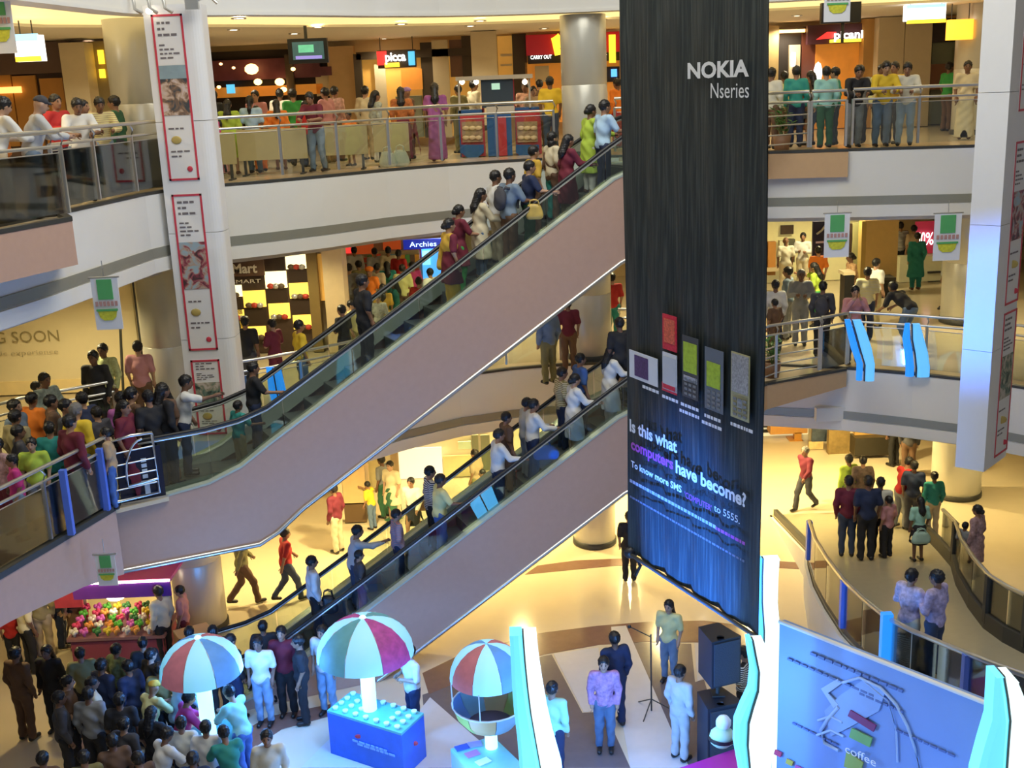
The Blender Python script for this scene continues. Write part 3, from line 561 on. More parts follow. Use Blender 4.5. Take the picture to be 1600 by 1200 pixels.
# ------------------------------------------------------------------ small hanging pennants
pen_g = mat('pennant_green', (.10, .42, .14), .5); pen_y = mat('pennant_yellow', (.62, .62, .05), .5, var=.4, scale=20); pen_w = mat('pennant_white', (.78, .80, .84), .5, var=.02); pen_r = mat('pennant_red_print', (.5, .28, .25), .5)
def pennant(x0, y0, x1, y1, Y, lb):
    a = aty(x0, (y0+y1)/2, Y); b = aty(x1, (y0+y1)/2, Y); zt = aty((x0+x1)/2, y0, Y)[2]; zb_ = aty((x0+x1)/2, y1, Y)[2]; W_ = b[0]-a[0]; H_ = zt-zb_
    t = thing('pennant', lb, 'banner', (a[0]+W_/2, Y, zb_), 'white pennants with green and yellow print')
    B = lambda u0, u1, v0, v1, d, m, nm: obj(nm, MB().box((a[0]+W_*(u0+u1)/2, Y-d, zt-H_*(v0+v1)/2), (W_*(u1-u0), .012, H_*(v1-v0))), m, t)
    B(0, 1, 0, 1, 0, pen_w, 'sheet'); B(.22, .78, .04, .42, .012, pen_g, 'green_print')
    mb = MB()
    for i in range(6): mb.box((a[0]+W_*(.14+.145*i), Y-.02, zt-H_*.5), (W_*.10, .006, H_*.09))
    obj('lettering', mb, pen_r, t, 'stuff')
    mb = MB(); mb.gprism([(a[0]+W_*u, Y-.02, zt-H_*v) for u, v in ((.12, .60), (.88, .60), (.80, .76), (.66, .82), (.34, .82), (.20, .76))], (0, .006, 0)); obj('bowl_print', mb, pen_y, t)
    B(.1, .9, .6, .64, .024, pen_g, 'green_print'); obj('rod', MB().tube([(a[0]-.03, Y, zt), (b[0]+.03, Y, zt)], .015, 6), steel, t)
    obj('wire', MB().tube([(a[0]+W_/2, Y, zt), (a[0]+W_/2, Y, zt+.25)], .006, 4), steel, t)
pennant(146, 433, 188, 515, 17.0, 'white pennant hanging in front of the cream hoarding at left')
pennant(1288, 333, 1327, 402, 23.2, 'white pennant hanging over the middle floor, nearer the black banner')
pennant(1459, 333, 1501, 407, 23.0, 'white pennant hanging over the middle floor, nearer the right column')
pennant(1288, -40, 1329, 34, 22.8, 'white pennant hanging in front of the top floor television at right')
pennant(-22, -20, 20, 84, 17.0, 'white pennant cut off by the left edge, top floor')
pennant(151, 866, 182, 915, 15.9, 'white pennant hanging over the flower stall under the escalator')
# ------------------------------------------------------------------ wavy light columns
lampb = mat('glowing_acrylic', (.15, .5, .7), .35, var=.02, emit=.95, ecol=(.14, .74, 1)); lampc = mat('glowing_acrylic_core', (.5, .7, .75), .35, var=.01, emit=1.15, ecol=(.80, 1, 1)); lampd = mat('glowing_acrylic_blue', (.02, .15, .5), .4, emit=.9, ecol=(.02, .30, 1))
def wavy(label, X0, Y, prof, dep=.34, mats=(lampb, lampc), z0=H1, core=.5):
    """prof: (z, left, right) outline of the lit front; two lobes with a seam between"""
    t = thing('light_column', label, 'lamp', (X0, Y, z0))
    L = [(X0+l, z) for z, l, r in prof]; Rr = [(X0+r, z) for z, l, r in prof]; M = [((a[0]*(1-core)+b[0]*core), a[1]) for a, b in zip(L, Rr)]
    for k, (A_, B_) in enumerate(((L, [(x-.012, z) for x, z in M]), ([(x+.012, z) for x, z in M], Rr))):
        mb = MB(); n = len(A_); d = dep*(.8 if k == 0 else 1.0); yo = .08 if k == 0 else 0
        for i in range(n-1):
            (a, z0_), (b, _), (c, z1_), (e, _) = A_[i], B_[i], A_[i+1], B_[i+1]; q = .05
            for (p0, p1, p2, p3, y0, y1) in ((a, b, e, c, -d/2, -d/2),):
                mb.add([(a, Y+yo-d/2+q, z0_), (a+q, Y+yo-d/2, z0_), (b-q, Y+yo-d/2, z0_), (b, Y+yo-d/2+q, z0_), (b, Y+yo+d/2, z0_), (a, Y+yo+d/2, z0_), (c, Y+yo-d/2+q, z1_), (c+q, Y+yo-d/2, z1_), (e-q, Y+yo-d/2, z1_), (e, Y+yo-d/2+q, z1_), (e, Y+yo+d/2, z1_), (c, Y+yo+d/2, z1_)],
                       [(j, (j+1) % 6, 6+(j+1) % 6, 6+j) for j in range(6)], 1 if False else 0)
        mb.add(mb.v[:6], [tuple(range(6))[::-1]]); mb.add(mb.v[-6-0:] if False else [(A_[-1][0], Y+yo-d/2, A_[-1][1]), (B_[-1][0], Y+yo-d/2, B_[-1][1]), (B_[-1][0], Y+yo+d/2, B_[-1][1]), (A_[-1][0], Y+yo+d/2, A_[-1][1])], [(0, 1, 2, 3)])
        obj('lit_lobe', mb, mats[k], t)
    obj('seam', MB().gprism([(x-.01, Y-.02, z) for x, z in M]+[(x+.01, Y-.02, z) for x, z in M[::-1]], (0, dep/2, 0)), darksteel, t)
    return t
def px_prof(pts, Y, X0):
    out = []
    for y, l, r in pts: a = aty(l, y, Y); b = aty(r, y, Y); out.append(((a[2]+b[2])/2, a[0]-X0, b[0]-X0))
    return out[::-1]
def wv(label, Y, pts, **k):
    X0 = aty((pts[-1][1]+pts[-1][2])/2, pts[-1][0], Y)[0]; pr_ = px_prof(pts, Y, X0)
    zb_ = k.get('z0', H1)
    if pr_[0][0] > zb_+.05: pr_ = [(zb_+.01, pr_[0][1], pr_[0][2])]+pr_
    return wavy(label, X0, Y, pr_, **k)
wv('tall glowing wavy column beside the balloon stall, bottom centre', 13.8, [(990, 796, 838), (1030, 798, 842), (1070, 800, 848), (1110, 803, 855), (1150, 808, 864), (1200, 812, 878)])
wv('glowing wavy column at the foot of the black banner', 13.75, [(1000, 1168, 1192), (1025, 1171, 1200), (1050, 1175, 1207), (1080, 1172, 1208), (1105, 1160, 1208), (1130, 1150, 1207), (1165, 1149, 1205), (1215, 1158, 1202)], core=.35, z0=-8.19, dep=.26)
wv('short glowing wavy column rising behind the left end of the backdrop board', 15.6, [(872, 1186, 1217), (900, 1185, 1215), (940, 1185, 1214), (985, 1188, 1218)], core=.2, dep=.2)
wv('glowing wavy column at the bottom right corner', 10.8, [(1055, 1554, 1582), (1090, 1552, 1596), (1125, 1550, 1606), (1165, 1538, 1612), (1210, 1526, 1618)], z0=-7.5)
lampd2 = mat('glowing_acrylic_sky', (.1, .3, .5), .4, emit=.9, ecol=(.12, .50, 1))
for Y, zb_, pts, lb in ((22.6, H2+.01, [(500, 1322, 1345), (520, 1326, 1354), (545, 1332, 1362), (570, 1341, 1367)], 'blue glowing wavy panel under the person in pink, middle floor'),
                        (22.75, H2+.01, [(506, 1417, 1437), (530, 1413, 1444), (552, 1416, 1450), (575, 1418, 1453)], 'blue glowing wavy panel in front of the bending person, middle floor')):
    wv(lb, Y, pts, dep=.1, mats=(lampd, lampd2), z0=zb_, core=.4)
P = WU(-5.9, 1.9, -4.6)
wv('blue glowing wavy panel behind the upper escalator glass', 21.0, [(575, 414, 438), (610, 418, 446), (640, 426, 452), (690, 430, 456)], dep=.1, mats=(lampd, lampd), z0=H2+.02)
# panel between the lower escalator's balustrades, at its far side
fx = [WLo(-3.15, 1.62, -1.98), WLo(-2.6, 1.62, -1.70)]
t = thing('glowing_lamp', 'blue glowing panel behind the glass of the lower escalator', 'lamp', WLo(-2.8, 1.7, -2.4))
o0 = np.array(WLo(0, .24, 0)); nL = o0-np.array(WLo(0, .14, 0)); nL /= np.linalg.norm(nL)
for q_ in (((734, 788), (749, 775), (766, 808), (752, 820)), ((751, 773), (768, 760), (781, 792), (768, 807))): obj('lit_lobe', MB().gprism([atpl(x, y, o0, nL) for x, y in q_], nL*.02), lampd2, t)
# ------------------------------------------------------------------ ramp on the ground floor, right
def zr(Y): return H1+max(0, 27-Y)*.16
def atr(x, y):
    N = np.array([0, .16, 1.]); P0 = np.array([0, 27, H1]); p = atpl(x, y, P0, N); return p
ne = [atr(*p) for p in ((1262, 862), (1263, 882), (1272, 915), (1290, 950), (1316, 990), (1345, 1022), (1380, 1055), (1420, 1080), (1460, 1100), (1505, 1122), (1550, 1143), (1610, 1168))]
ne = [(ne[0][0]+.1, 27.0, H1)]+ne
fe = [atr(*p) for p in ((1489, 886), (1497, 915), (1516, 950), (1540, 982), (1570, 1004), (1600, 1020), (1650, 1040))]
fe = [(fe[0][0]+.8, 27.0, H1), (fe[0][0]+.2, fe[0][1]+1.2, zr(fe[0][1]+1.2))]+fe
mb = MB(); a_ = ne+fe[::-1]; n_ = len(a_); area = sum(a_[i][0]*a_[(i+1) % n_][1]-a_[(i+1) % n_][0]*a_[i][1] for i in range(n_))
if area < 0: a_ = a_[::-1]
vs = [(p[0], p[1], p[2]+.01) for p in a_]+[(p[0], p[1], max(H1-.1, p[2]-1.6)) for p in a_]
mb.add(vs, [tuple(range(n_)), tuple(range(n_, 2*n_))[::-1]]+[(i, n_+i, n_+(i+1) % n_, (i+1) % n_) for i in range(n_)]); ramp = obj('floor_ramp', mb, mat('ramp_stone', (.42, .37, .25), .2, var=.05), kind='structure')
obj('wall_ramp', MB().strip([p[:2] for p in ne[::-1]], [H1]*len(ne), [p[2]-.02 for p in ne[::-1]], .06, off=.02), plaster, kind='structure')
obj('trim_4', MB().strip([p[:2] for p in ne[::-1]], [p[2]-.04 for p in ne[::-1]], [p[2]+.16 for p in ne[::-1]], .10, off=-.12), darksteel, kind='structure')
obj('trim_4', MB().strip([p[:2] for p in fe], [p[2]-.04 for p in fe], [p[2]+.30 for p in fe], .10, off=-.05), darksteel, kind='structure')
obj('wall_ramp', MB().strip([p[:2] for p in fe], [H1]*len(fe), [p[2] for p in fe], .06, off=.06), plaster, kind='structure')
def atrh(x, y, h): return atpl(x, y, np.array([0, 27, H1+h]), np.array([0, .16, 1.]))
def sparse(L): return [L[i] for i in range(0, len(L), 1)]
q_ = [p for p in ne[2:]]
def ramp_rail(L, label, posts, post_m):
    t = thing('glass_railing', label, 'railing', L[0])
    h = .98
    obj('handrail', MB().tube([(p[0], p[1], p[2]+h) for p in L], .04), steel, t)
    for i in range(len(L)-1):
        a = np.array(L[i]); b = np.array(L[i+1]); v = b-a; Ln = np.linalg.norm(v); nn = np.array([-v[1], v[0], 0])/np.linalg.norm(v[:2])*.006
        a = a+v*.02/Ln; b = b-v*.02/Ln
        obj('glass_pane', MB().gprism([a+nn+(0, 0, .14), b+nn+(0, 0, .14), b+nn+(0, 0, h-.03), a+nn+(0, 0, h-.03)], -2*nn), glass, t)
    for i in posts: p = np.array(L[i]); obj('post', MB().box(p+(0, 0, .55), (.11, .11, .86)), post_m, t)
ramp_rail(q_, 'curved glass railing with blue posts along the near side of the ramp', (0, 3, 5, 8, 10), bluepost)
ramp_rail(fe[1:], 'curved glass railing along the far side of the ramp', (1, 4, 6), darksteel)
lp = np.array(q_[5]); tag(obj('lit_post', MB().box(lp+(-.02, -.1, .6), (.16, .12, .98)), lampd), 'bright blue lit post in the middle of the ramp railing', 'lamp')
# blue backdrop board of the stage
bb0 = np.array([3.62, 14.6, 0]); bb1 = np.array([5.95, 10.9, 0]); zt_ = -5.95
bu2 = (bb1-bb0)/np.linalg.norm(bb1-bb0); bn2 = np.cross(bu2, [0, 0, 1.]); LB = np.linalg.norm(bb1-bb0)
zt0 = aty(1195, 972, bb0[1])[2]; zt1 = aty(1552, 1160, bb1[1])[2]
bbm = mat('backdrop_pale_blue', (.20, .32, .62), .5, var=.06, scale=1.5)
t = thing('backdrop_board', 'pale blue backdrop board of the stage in front of the ramp', 'sign', (bb0[0], bb0[1], H1))
def bbq(pts, d, m, nm, par=None):
    out = [bb0+bu2*u*LB+bn2*d+np.array([0, 0, (zt0+(zt1-zt0)*u)-v]) for u, v in pts]
    return obj(nm, MB().gprism(out, -bn2*.02), m, par or t)
obj('board', MB().gprism([(*bb0[:2], H1+.01), (*bb1[:2], H1+.01), (*bb1[:2], zt1), (*bb0[:2], zt0)], -bn2*.10), bbm, t)
obj('top_edge', MB().tube([(*bb0[:2], zt0), (*bb1[:2], zt1)], .03), plaster, t)
def bbuv(x, y):
    p = np.array(atpl(x, y, bb0, bn2)); u = (p-bb0)@bu2/LB; return u, (zt0+(zt1-zt0)*u)-p[2]
Q = lambda pts, d, m, nm: bbq([bbuv(*p) for p in pts], d, m, nm)
swirl = mat('backdrop_white_print', (.40, .54, .78), .45, var=.05)
Q([(1285, 1075), (1310, 1060), (1318, 1066), (1296, 1082), (1312, 1100), (1305, 1106)], .03, swirl, 'cup_print'); Q([(1290, 1110), (1315, 1085), (1350, 1062), (1385, 1080), (1375, 1110), (1330, 1135), (1300, 1150)], .025, mat('backdrop_light_print', (.26, .40, .70), .45), 'swirl_print')
def bbcurve(pts, r):
    out = []
    for x, y in pts: u, v = bbuv(x, y); out.append(bb0+bu2*u*LB+bn2*.02+np.array([0, 0, zt0+(zt1-zt0)*u-v]))
    obj('swirl_print', MB().tube(out, r, 6), swirl, t)
bbcurve([(1318, 1066), (1345, 1058), (1378, 1074), (1402, 1100), (1420, 1135), (1432, 1170), (1440, 1210)], .022); bbcurve([(1312, 1104), (1296, 1122), (1284, 1140), (1290, 1160), (1312, 1172)], .028); bbcurve([(1350, 1062), (1390, 1095), (1402, 1140), (1404, 1190)], .014); bbcurve([(1280, 1125), (1300, 1118), (1318, 1128)], .02); bbcurve([(1278, 1148), (1300, 1140), (1320, 1150)], .02)
Q([(1332, 1108), (1372, 1132), (1368, 1142), (1328, 1117)], .045, mat('label_maroon', (.20, .02, .12), .5), 'red_label')
Q([(1334, 1136), (1366, 1152), (1362, 1166), (1330, 1150)], .045, mat('label_green', (.18, .42, .12), .5), 'green_label'); Q([(1326, 1172), (1352, 1190), (1348, 1206), (1322, 1196)], .045, mat('label_olive', (.30, .40, .08), .5), 'green_label')
def bbtext(s, x0, y0, x1, size, m):
    p = np.array(atpl(x0, y0, bb0, bn2)); q2 = np.array(atpl(x1, y0, bb0, bn2)); sl = np.array([bu2[0], bu2[1], (zt1-zt0)/LB]); lo, hi = 0, LB
    for _ in range(30):
        md = (lo+hi)/2; p2 = p+sl*md-np.array([0, 0, EYE])
        if 800+FPX*(p2@RT)/(p2@FW) < x1: lo = md
        else: hi = md
    obj('lettering', textmesh(s, size, p+bn2*.06, sl, (0, 0, 1), .01, lo), m, t)
inkb = mat('backdrop_ink', (.09, .15, .38), .5)
def bbscrib(x0, y0, n, h=.06):
    u, v = bbuv(x0, y0)
    for i in range(n):
        l = random.uniform(.012, .028); bbq([(u, v), (u+l, v), (u+l, v-h), (u, v-h)], .03, inkb, 'small_print')['kind'] = 'stuff'; u += l+.007
bbscrib(1268, 1022, 12, .04); bbscrib(1232, 1030, 12, .03); bbscrib(1240, 1130, 7, .025); bbscrib(1400, 1140, 8, .025); bbscrib(1345, 1084, 6, .03)
bbtext('coffee', 1326, 1172, 1374, .17, mat('label_white', (.85, .85, .85), .5))
for i, (x, y) in enumerate(((1214, 1170), (1232, 1184), (1246, 1194))): Q([(x, y), (x+10, y+5), (x+8, y+12), (x-2, y+7)], .04, mat(['dot_red', 'dot_gold', 'dot_pink'][i], [(.5, .05, .1), (.5, .4, .05), (.5, .1, .3)][i], .5), 'small_logo')
# magenta stage corner, speakers, stands
st_ = [atz(*p, -8.2) for p in ((1050, 1204), (1148, 1170), (1206, 1190), (1188, 1290), (1100, 1300))]
o = obj('stage', MB().prism([p[:2] for p in st_], H1+.01, -8.2), mat('stage_magenta', (.32, .01, .16), .5)); tag(o, 'magenta topped stage corner at the bottom of the picture', 'stage')
def speaker(px, py, Y, w_, hgt, z0, label, rz=.3):
    p = aty(px, py, Y); t = thing('loudspeaker', label, 'speaker', (p[0], Y, z0))
    cab = mat('speaker_cabinet', (.02, .025, .04), .5); cs, sn = math.cos(rz), math.sin(rz)
    obj('cabinet', MB().prism([(p[0]+x*cs-y*sn, Y+x*sn+y*cs) for x, y in ((-w_/2, -.25), (w_/2, -.25), (w_*.35, .3), (-w_*.35, .3))], z0, z0+hgt), cab, t)
    obj('grille', MB().box((p[0]+.265*sn, Y-.265*cs, z0+hgt/2), (w_*.86, .02, hgt*.9), rz), mat('speaker_grille', (.04, .05, .07), .6, bump=.5, scale=80), t)
    obj('port', MB().lathe([(.001, 0), (.06, 0), (.06, .02)], (p[0], Y-.2, z0+hgt+.0), 12), blackrub, t)
    return p
pz = H1
p = speaker(1122, 1090, 16.2, .62, 1.25, H1+.01, 'large dark floor speaker under the black banner, right of the man in white')
p = speaker(1122, 1010, 16.3, .52, .8, H1+1.55, 'dark loudspeaker raised on a pole under the black banner', .35)
t = thing('speaker_stand', 'speaker pole standing on the large floor speaker', 'stand', (p[0], 16.3, H1+1.27)); obj('pole', MB().tube([(p[0], 16.3, H1+1.27), (p[0], 16.3, H1+1.54)], .035), darksteel, t); obj('base_plate', MB().box((p[0], 16.3, H1+1.28), (.2, .2, .02)), darksteel, t)
def mic(px, py, label):
    p = atz(px, py, H1); t = thing('microphone_stand', label, 'stand', p); p = np.array(p)
    obj('pole', MB().tube([p+(0, 0, .02), p+(0, 0, 1.5)], .014, 6), darksteel, t); obj('boom', MB().tube([p+(0, 0, 1.45), p+(-.35, -.1, 1.7)], .01, 6), darksteel, t); obj('microphone', MB().ball(p+(-.38, -.11, 1.72), .035), blackrub, t)
    for k in range(3): a = k*2.1; obj('leg', MB().tube([p+(0, 0, .25), p+(.38*math.cos(a), .38*math.sin(a), .01)], .011, 5), darksteel, t)
mic(1018, 1112, 'thin microphone stand on the stone floor beside the man in pink')
# ------------------------------------------------------------------ umbrella stalls
umb_w = mat('umbrella_lit_cloth', (.5, .75, .85), .6, emit=.55, ecol=(.12, .66, 1)); umb_r = mat('umbrella_red_print', (.42, .13, .14), .6, var=.35, scale=6, emit=.25, ecol=(.5, .2, .3)); umb_g = mat('umbrella_green_print', (.12, .32, .38), .6, var=.3, scale=5, emit=.25, ecol=(.1, .4, .5)); umb_b = mat('umbrella_blue_print', (.10, .26, .62), .6, var=.3, scale=5, emit=.35, ecol=(.1, .35, .8)); umb_m = mat('umbrella_magenta_print', (.40, .06, .28), .6, var=.6, scale=9, emit=.2, ecol=(.5, .1, .4)); umb_o = mat('umbrella_beige_print', (.40, .32, .26), .6, var=.2)
tubeglow = mat('glowing_pole', (.6, .8, .85), .4, emit=1.6, ecol=(.42, .90, 1))
def umbrella(label, c, rad, hgt, zbase, cols, tilt=R(-112.5), n=8):
    """c = rim centre"""
    t = thing('umbrella', label, 'umbrella', (c[0], c[1], zbase)); prof = [(rad*math.sin(a), hgt*math.cos(a)) for a in [math.pi/2*k/7 for k in range(8)]]; prof[0] = (.02, hgt); prof = prof[::-1]
    for k in range(n):
        a0 = 2*math.pi*k/n+tilt; a1 = a0+2*math.pi/n-.02
        mb = MB(); mb.lathe(prof[::-1], c, 4, 0, a0, a1); mb.lathe([(r*.985, z-.008) for r, z in prof], c, 4, 0, a0, a1); obj('gore', mb, cols[k % len(cols)], t)
        obj('rib', MB().tube([(c[0]+r*1.004*math.cos(a0-.01), c[1]+r*1.004*math.sin(a0-.01), c[2]+z) for r, z in prof[::2]], .008, 5), silver, t)
    obj('cap', MB().ball((c[0], c[1], c[2]+hgt), (.06, .06, .04)), tubeglow, t)
    obj('pole', MB().lathe([(.12, 0), (.12, c[2]-zbase+.1)], (c[0], c[1], zbase), 16).lathe([(.02, c[2]+hgt-.1-zbase), (.02, c[2]-zbase)], (c[0], c[1], zbase), 8), tubeglow, t)
    return t
zc = H1+.82
L_, F_, R_ = [np.array(atz(*p, zc)) for p in ((511, 1110), (627, 1146), (662, 1114))]; B_ = L_+R_-F_
cblue = mat('counter_blue', (.03, .13, .62), .35, var=.15); ctop = mat('counter_green_top', (.12, .42, .42), .35)
t = thing('counter', 'blue promotion counter with green top under the large glowing umbrella', 'counter', ((L_+R_)/2-(0, 0, .82)))
obj('body', MB().prism([tuple(p[:2]) for p in (L_, F_, R_, B_)], H1+.01, zc-.04), cblue, t); obj('top', MB().prism([tuple(p[:2]) for p in (L_, F_, R_, B_)], zc-.04, zc), ctop, t)
nf = np.cross((F_-L_)/np.linalg.norm(F_-L_), [0, 0, 1.]); uf = (F_-L_)/np.linalg.norm(F_-L_); ur = (R_-F_)/np.linalg.norm(R_-F_); nr = np.cross(ur, [0, 0, 1.])
LF = np.linalg.norm(F_-L_)
pale = mat('counter_print', (.25, .45, .9), .5)
for k, (a, b, c_) in enumerate(((.42, .25, .8), (.50, .36, .9))):
    u = LF*a*.8; 
    while u < LF*c_: l = random.uniform(.05, .12); P = L_+uf*u+nf*.02-np.array([0, 0, .32+b*.4]); obj('small_print', MB().gprism([P, P+uf*l, P+uf*l+(0, 0, .035), P+(0, 0, .035)], -nf*.01), pale, t); u += l+.02
obj('logo_print', MB().ball(L_+uf*LF*.42+nf*.012-np.array([0, 0, .3]), (.06, .012, .04)), red, t); obj('logo_print', MB().ball(F_+ur*.35+nr*.012-np.array([0, 0, .38]), (.05, .02, .04)), red, t)
cupm = mat('sample_cup', (.75, .92, .95), .4); cb = MB().lathe([(.001, 0), (.028, 0), (.04, .05), (.034, .05), (.001, .045)], (0, 0, 0), 10)
e1 = (F_-L_); e2 = (R_-F_); k0 = None; cnt = 0
for i in range(7):
    for j in range(4):
        P = L_+e1*(i+.55)/7.2+e2*(j+.5)/4.0
        if i in (3, 4) and j in (1, 2): continue
        if k0 is None:
            mbp = MB().lathe([(.001, .001), (.035, .001), (.05, .055), (.044, .055), (.001, .05)], tuple(P), 10); k0 = obj('sample_cup', mbp, cupm); k0.data.transform(Matrix.Translation(-Vector(P))); k0.location = P; c_ = k0
        else: c_ = k0.copy(); C.objects.link(c_); c_.location = P
        tag(c_, 'pale sample cup, %s from left in the %s row on the blue counter' % (ORD[i], ['front', 'second', 'third', 'rear'][j]), 'cup', 'sample cups on the blue counter')
pu = np.array(atz(578, 1108, zc)); rimz = aty(575, 1022, pu[1])[2]
umbrella('large glowing white umbrella with printed stripes over the blue counter', (pu[0], pu[1], rimz), .80, .66, zc+.002, (umb_w, umb_m, umb_w, umb_g), R(-107))
pu = np.array(atz(333, 1148, -8.35)); rimz = aty(320, 1050, pu[1])[2]
t = thing('counter', 'small round counter under the left glowing umbrella, hidden in the crowd', 'counter', (pu[0], pu[1], H1)); obj('body', MB().lathe([(.001, 0), (.42, 0), (.42, .8), (.001, .8)], (pu[0], pu[1], H1+.01), 20), cblue, t); obj('top', MB().lathe([(.001, .81), (.48, .81), (.48, .845), (.001, .845)], (pu[0], pu[1], H1), 20), ctop, t)
umbrella('glowing umbrella with a red and a blue stripe in the left crowd', (pu[0]-.06, pu[1], rimz), .65, .60, -8.35, (umb_w, umb_b, umb_w, umb_r), R(-100))
# balloon shaped stall
zc3 = H1+.62; pc = np.array(atz(768, 1168, zc3)); rb = .60
t = thing('balloon_display', 'balloon shaped display with glowing top and open printed bowl', 'display', (pc[0], pc[1], zc3))
zt3 = aty(768, 1068, pc[1])[2]
cols3 = (umb_w, umb_b, umb_w, umb_r)
for k in range(8):
    a0 = 2*math.pi*k/8+R(-112); a1 = a0+2*math.pi/8-.02; prof = [(rb*math.cos(x), rb*.95*math.sin(x)+.12) for x in [0+k2*math.pi/2*.97/6 for k2 in range(7)]]
    obj('gore', MB().lathe(prof, (pc[0], pc[1], zt3), 4, 0, a0, a1).lathe([(r*.98, z-.01) for r, z in prof[::-1]], (pc[0], pc[1], zt3), 4, 0, a0, a1), cols3[k % 4], t)
bowlc = (mat('bowl_olive', (.32, .34, .06), .5), mat('bowl_orange', (.50, .27, .10), .5), mat('bowl_grey_green', (.22, .32, .36), .5), mat('bowl_blue', (.15, .25, .5), .5))
z0b = -.78
for k in range(8):
    a0 = 2*math.pi*k/8+R(12); a1 = a0+2*math.pi/8-.02; prof = [(rb*.35, z0b+.0), (rb*.66, z0b+.10), (rb*.88, z0b+.27), (rb*.98, z0b+.46)]
    obj('bowl_panel', MB().lathe(prof, (pc[0], pc[1], zt3), 4, 0, a0, a1).lathe([(r-.02, z) for r, z in prof[::-1]], (pc[0], pc[1], zt3), 4, 0, a0, a1), bowlc[k % 4], t)
obj('bowl_rim', MB().tube([(pc[0]+rb*.98*math.cos(a), pc[1]+rb*.98*math.sin(a), zt3+z0b+.46) for a in [k*2*math.pi/24 for k in range(25)]], .014, 6), silver, t)
obj('bowl_floor', MB().lathe([(.001, z0b+.1), (rb*.6, z0b+.1), (rb*.6, z0b+.08)], (pc[0], pc[1], zt3), 24), mat('bowl_inside', (.16, .10, .14), .5), t)
for k in range(6): a = k*math.pi/3+.3; obj('strut', MB().tube([(pc[0]+rb*.98*math.cos(a), pc[1]+rb*.98*math.sin(a), zt3+z0b+.46), (pc[0]+rb*math.cos(a), pc[1]+rb*math.sin(a), zt3+.14)], .010, 5), silver, t)
obj('foot', MB().lathe([(.10, min(zc3-zt3+.01, z0b)), (.10, z0b+.02)], (pc[0], pc[1], zt3), 14), tubeglow, t)
cs = [atz(*p, zc3) for p in ((704, 1170), (752, 1222), (818, 1196), (770, 1150))]
t = thing('counter', 'low counter with pale green leaflet covered top under the balloon display', 'counter', ((pc[0], pc[1], H1))); obj('body', MB().prism([p[:2] for p in cs], H1+.01, zc3-.05), mat('counter_pale', (.3, .45, .75), .4), t); obj('top', MB().prism([p[:2] for p in cs], zc3-.05, zc3), mat('counter_mint', (.25, .55, .5), .4), t)
for i, (px, py, rz_, m_) in enumerate(((722, 1168, .4, 'navy'), (738, 1178, .5, 'pink'), (755, 1190, .6, 'white'), (742, 1163, .2, 'violet'))):
    q3 = atz(px, py, zc3+.01); tag(obj('leaflet', MB().box((q3[0], q3[1], zc3+.012), (.22, .15, .012), rz_), mat('leaflet_'+m_, {'navy': (.05, .1, .4), 'pink': (.6, .2, .4), 'white': (.8, .85, .9), 'violet': (.35, .3, .7)}[m_], .5)), m_+' leaflet lying on the counter under the balloon display', 'leaflet')
# ------------------------------------------------------------------ flower stall, left under the escalator
fs = np.array(atz(188, 985, H1+.75)); t = thing('stall', 'flower stall with purple canopy under the upper escalator', 'stall', (fs[0], fs[1], H1))
obj('table', MB().box(fs+(0, .2, -.03), (1.9, 1.0, .06)), mat('stall_table', (.25, .12, .12), .5), t); obj('skirt', MB().box(fs+(0, .2, -.42), (1.8, .9, .64)), mat('stall_skirt', (.28, .05, .08), .6), t)
for x in (-.85, .85): obj('post', MB().box(fs+(x, .62, .45), (.06, .06, .95)), steel, t)
obj('canopy', MB().box(fs+(.15, .45, 1.02), (1.9, .9, .07)), mat('canopy_pink', (.55, .06, .25), .5), t); obj('valance', MB().box(fs+(.15, -.02, .86), (1.9, .05, .30)), mat('valance_purple', (.16, .03, .30), .5), t); obj('valance_light', MB().box(fs+(.15, -.05, 1.04), (1.9, .03, .035)), lampw, t)
obj('side_panel', MB().box(fs+(-1.05, .3, .85), (.55, .05, .9)), mat('panel_red', (.50, .05, .07), .5, var=.3), t)
obj('work_lamp', MB().ball(fs+(-.1, .3, .62), (.2, .2, .1), 12), lampw, t)
fcol = [(.10, .42, .04), (.7, .65, .5), (.6, .05, .12), (.65, .5, .03), (.6, .12, .4), (.7, .3, .05), (.05, .2, .04)]
nb = 0
for i in range(9):
    for j in range(5):
        x = -.8+.2*i+random.uniform(-.04, .04); y = -.2+.19*j; cc = fcol[(i*3+j*2+random.randint(0, 1)) % 7]; nb += 1
        mb = MB(); c0 = fs+(x, y, .10+.04*j)
        for k in range(5): a = k*1.26; mb.ball(c0+(.05*math.cos(a), .05*math.sin(a), .03*(k % 2)), (.045, .045, .05), 6)
        mb.lathe([(.02, -.11-.04*j), (.045, -.02)], tuple(c0), 6)
        o = obj('bouquet', mb, mat('bloom_%d' % fcol.index(cc), cc, .7, var=.3, scale=20)); tag(o, '%s bouquet, %s from the left in the %s row of the flower stall' % (['green', 'cream', 'crimson', 'yellow', 'pink', 'orange', 'dark green'][fcol.index(cc)], ORD[i], ['front', 'second', 'middle', 'fourth', 'rear'][j]), 'flowers', 'bouquets on the flower stall')
# hanging flower cascades at the stall front
# low counter beside it
q4 = [atz(*p, H1+.8) for p in ((270, 985), (322, 972), (340, 990), (285, 1004))]
t = thing('low_counter', 'brown low counter between the flower stall and the column', 'counter', (q4[0][0], q4[0][1], H1)); obj('body', MB().prism([p[:2] for p in q4], H1+.01, H1+.76), mat('counter_brown', (.30, .17, .10), .5), t); obj('top', MB().prism([p[:2] for p in q4], H1+.76, H1+.8), mat('counter_top_tan', (.5, .33, .2), .4), t)
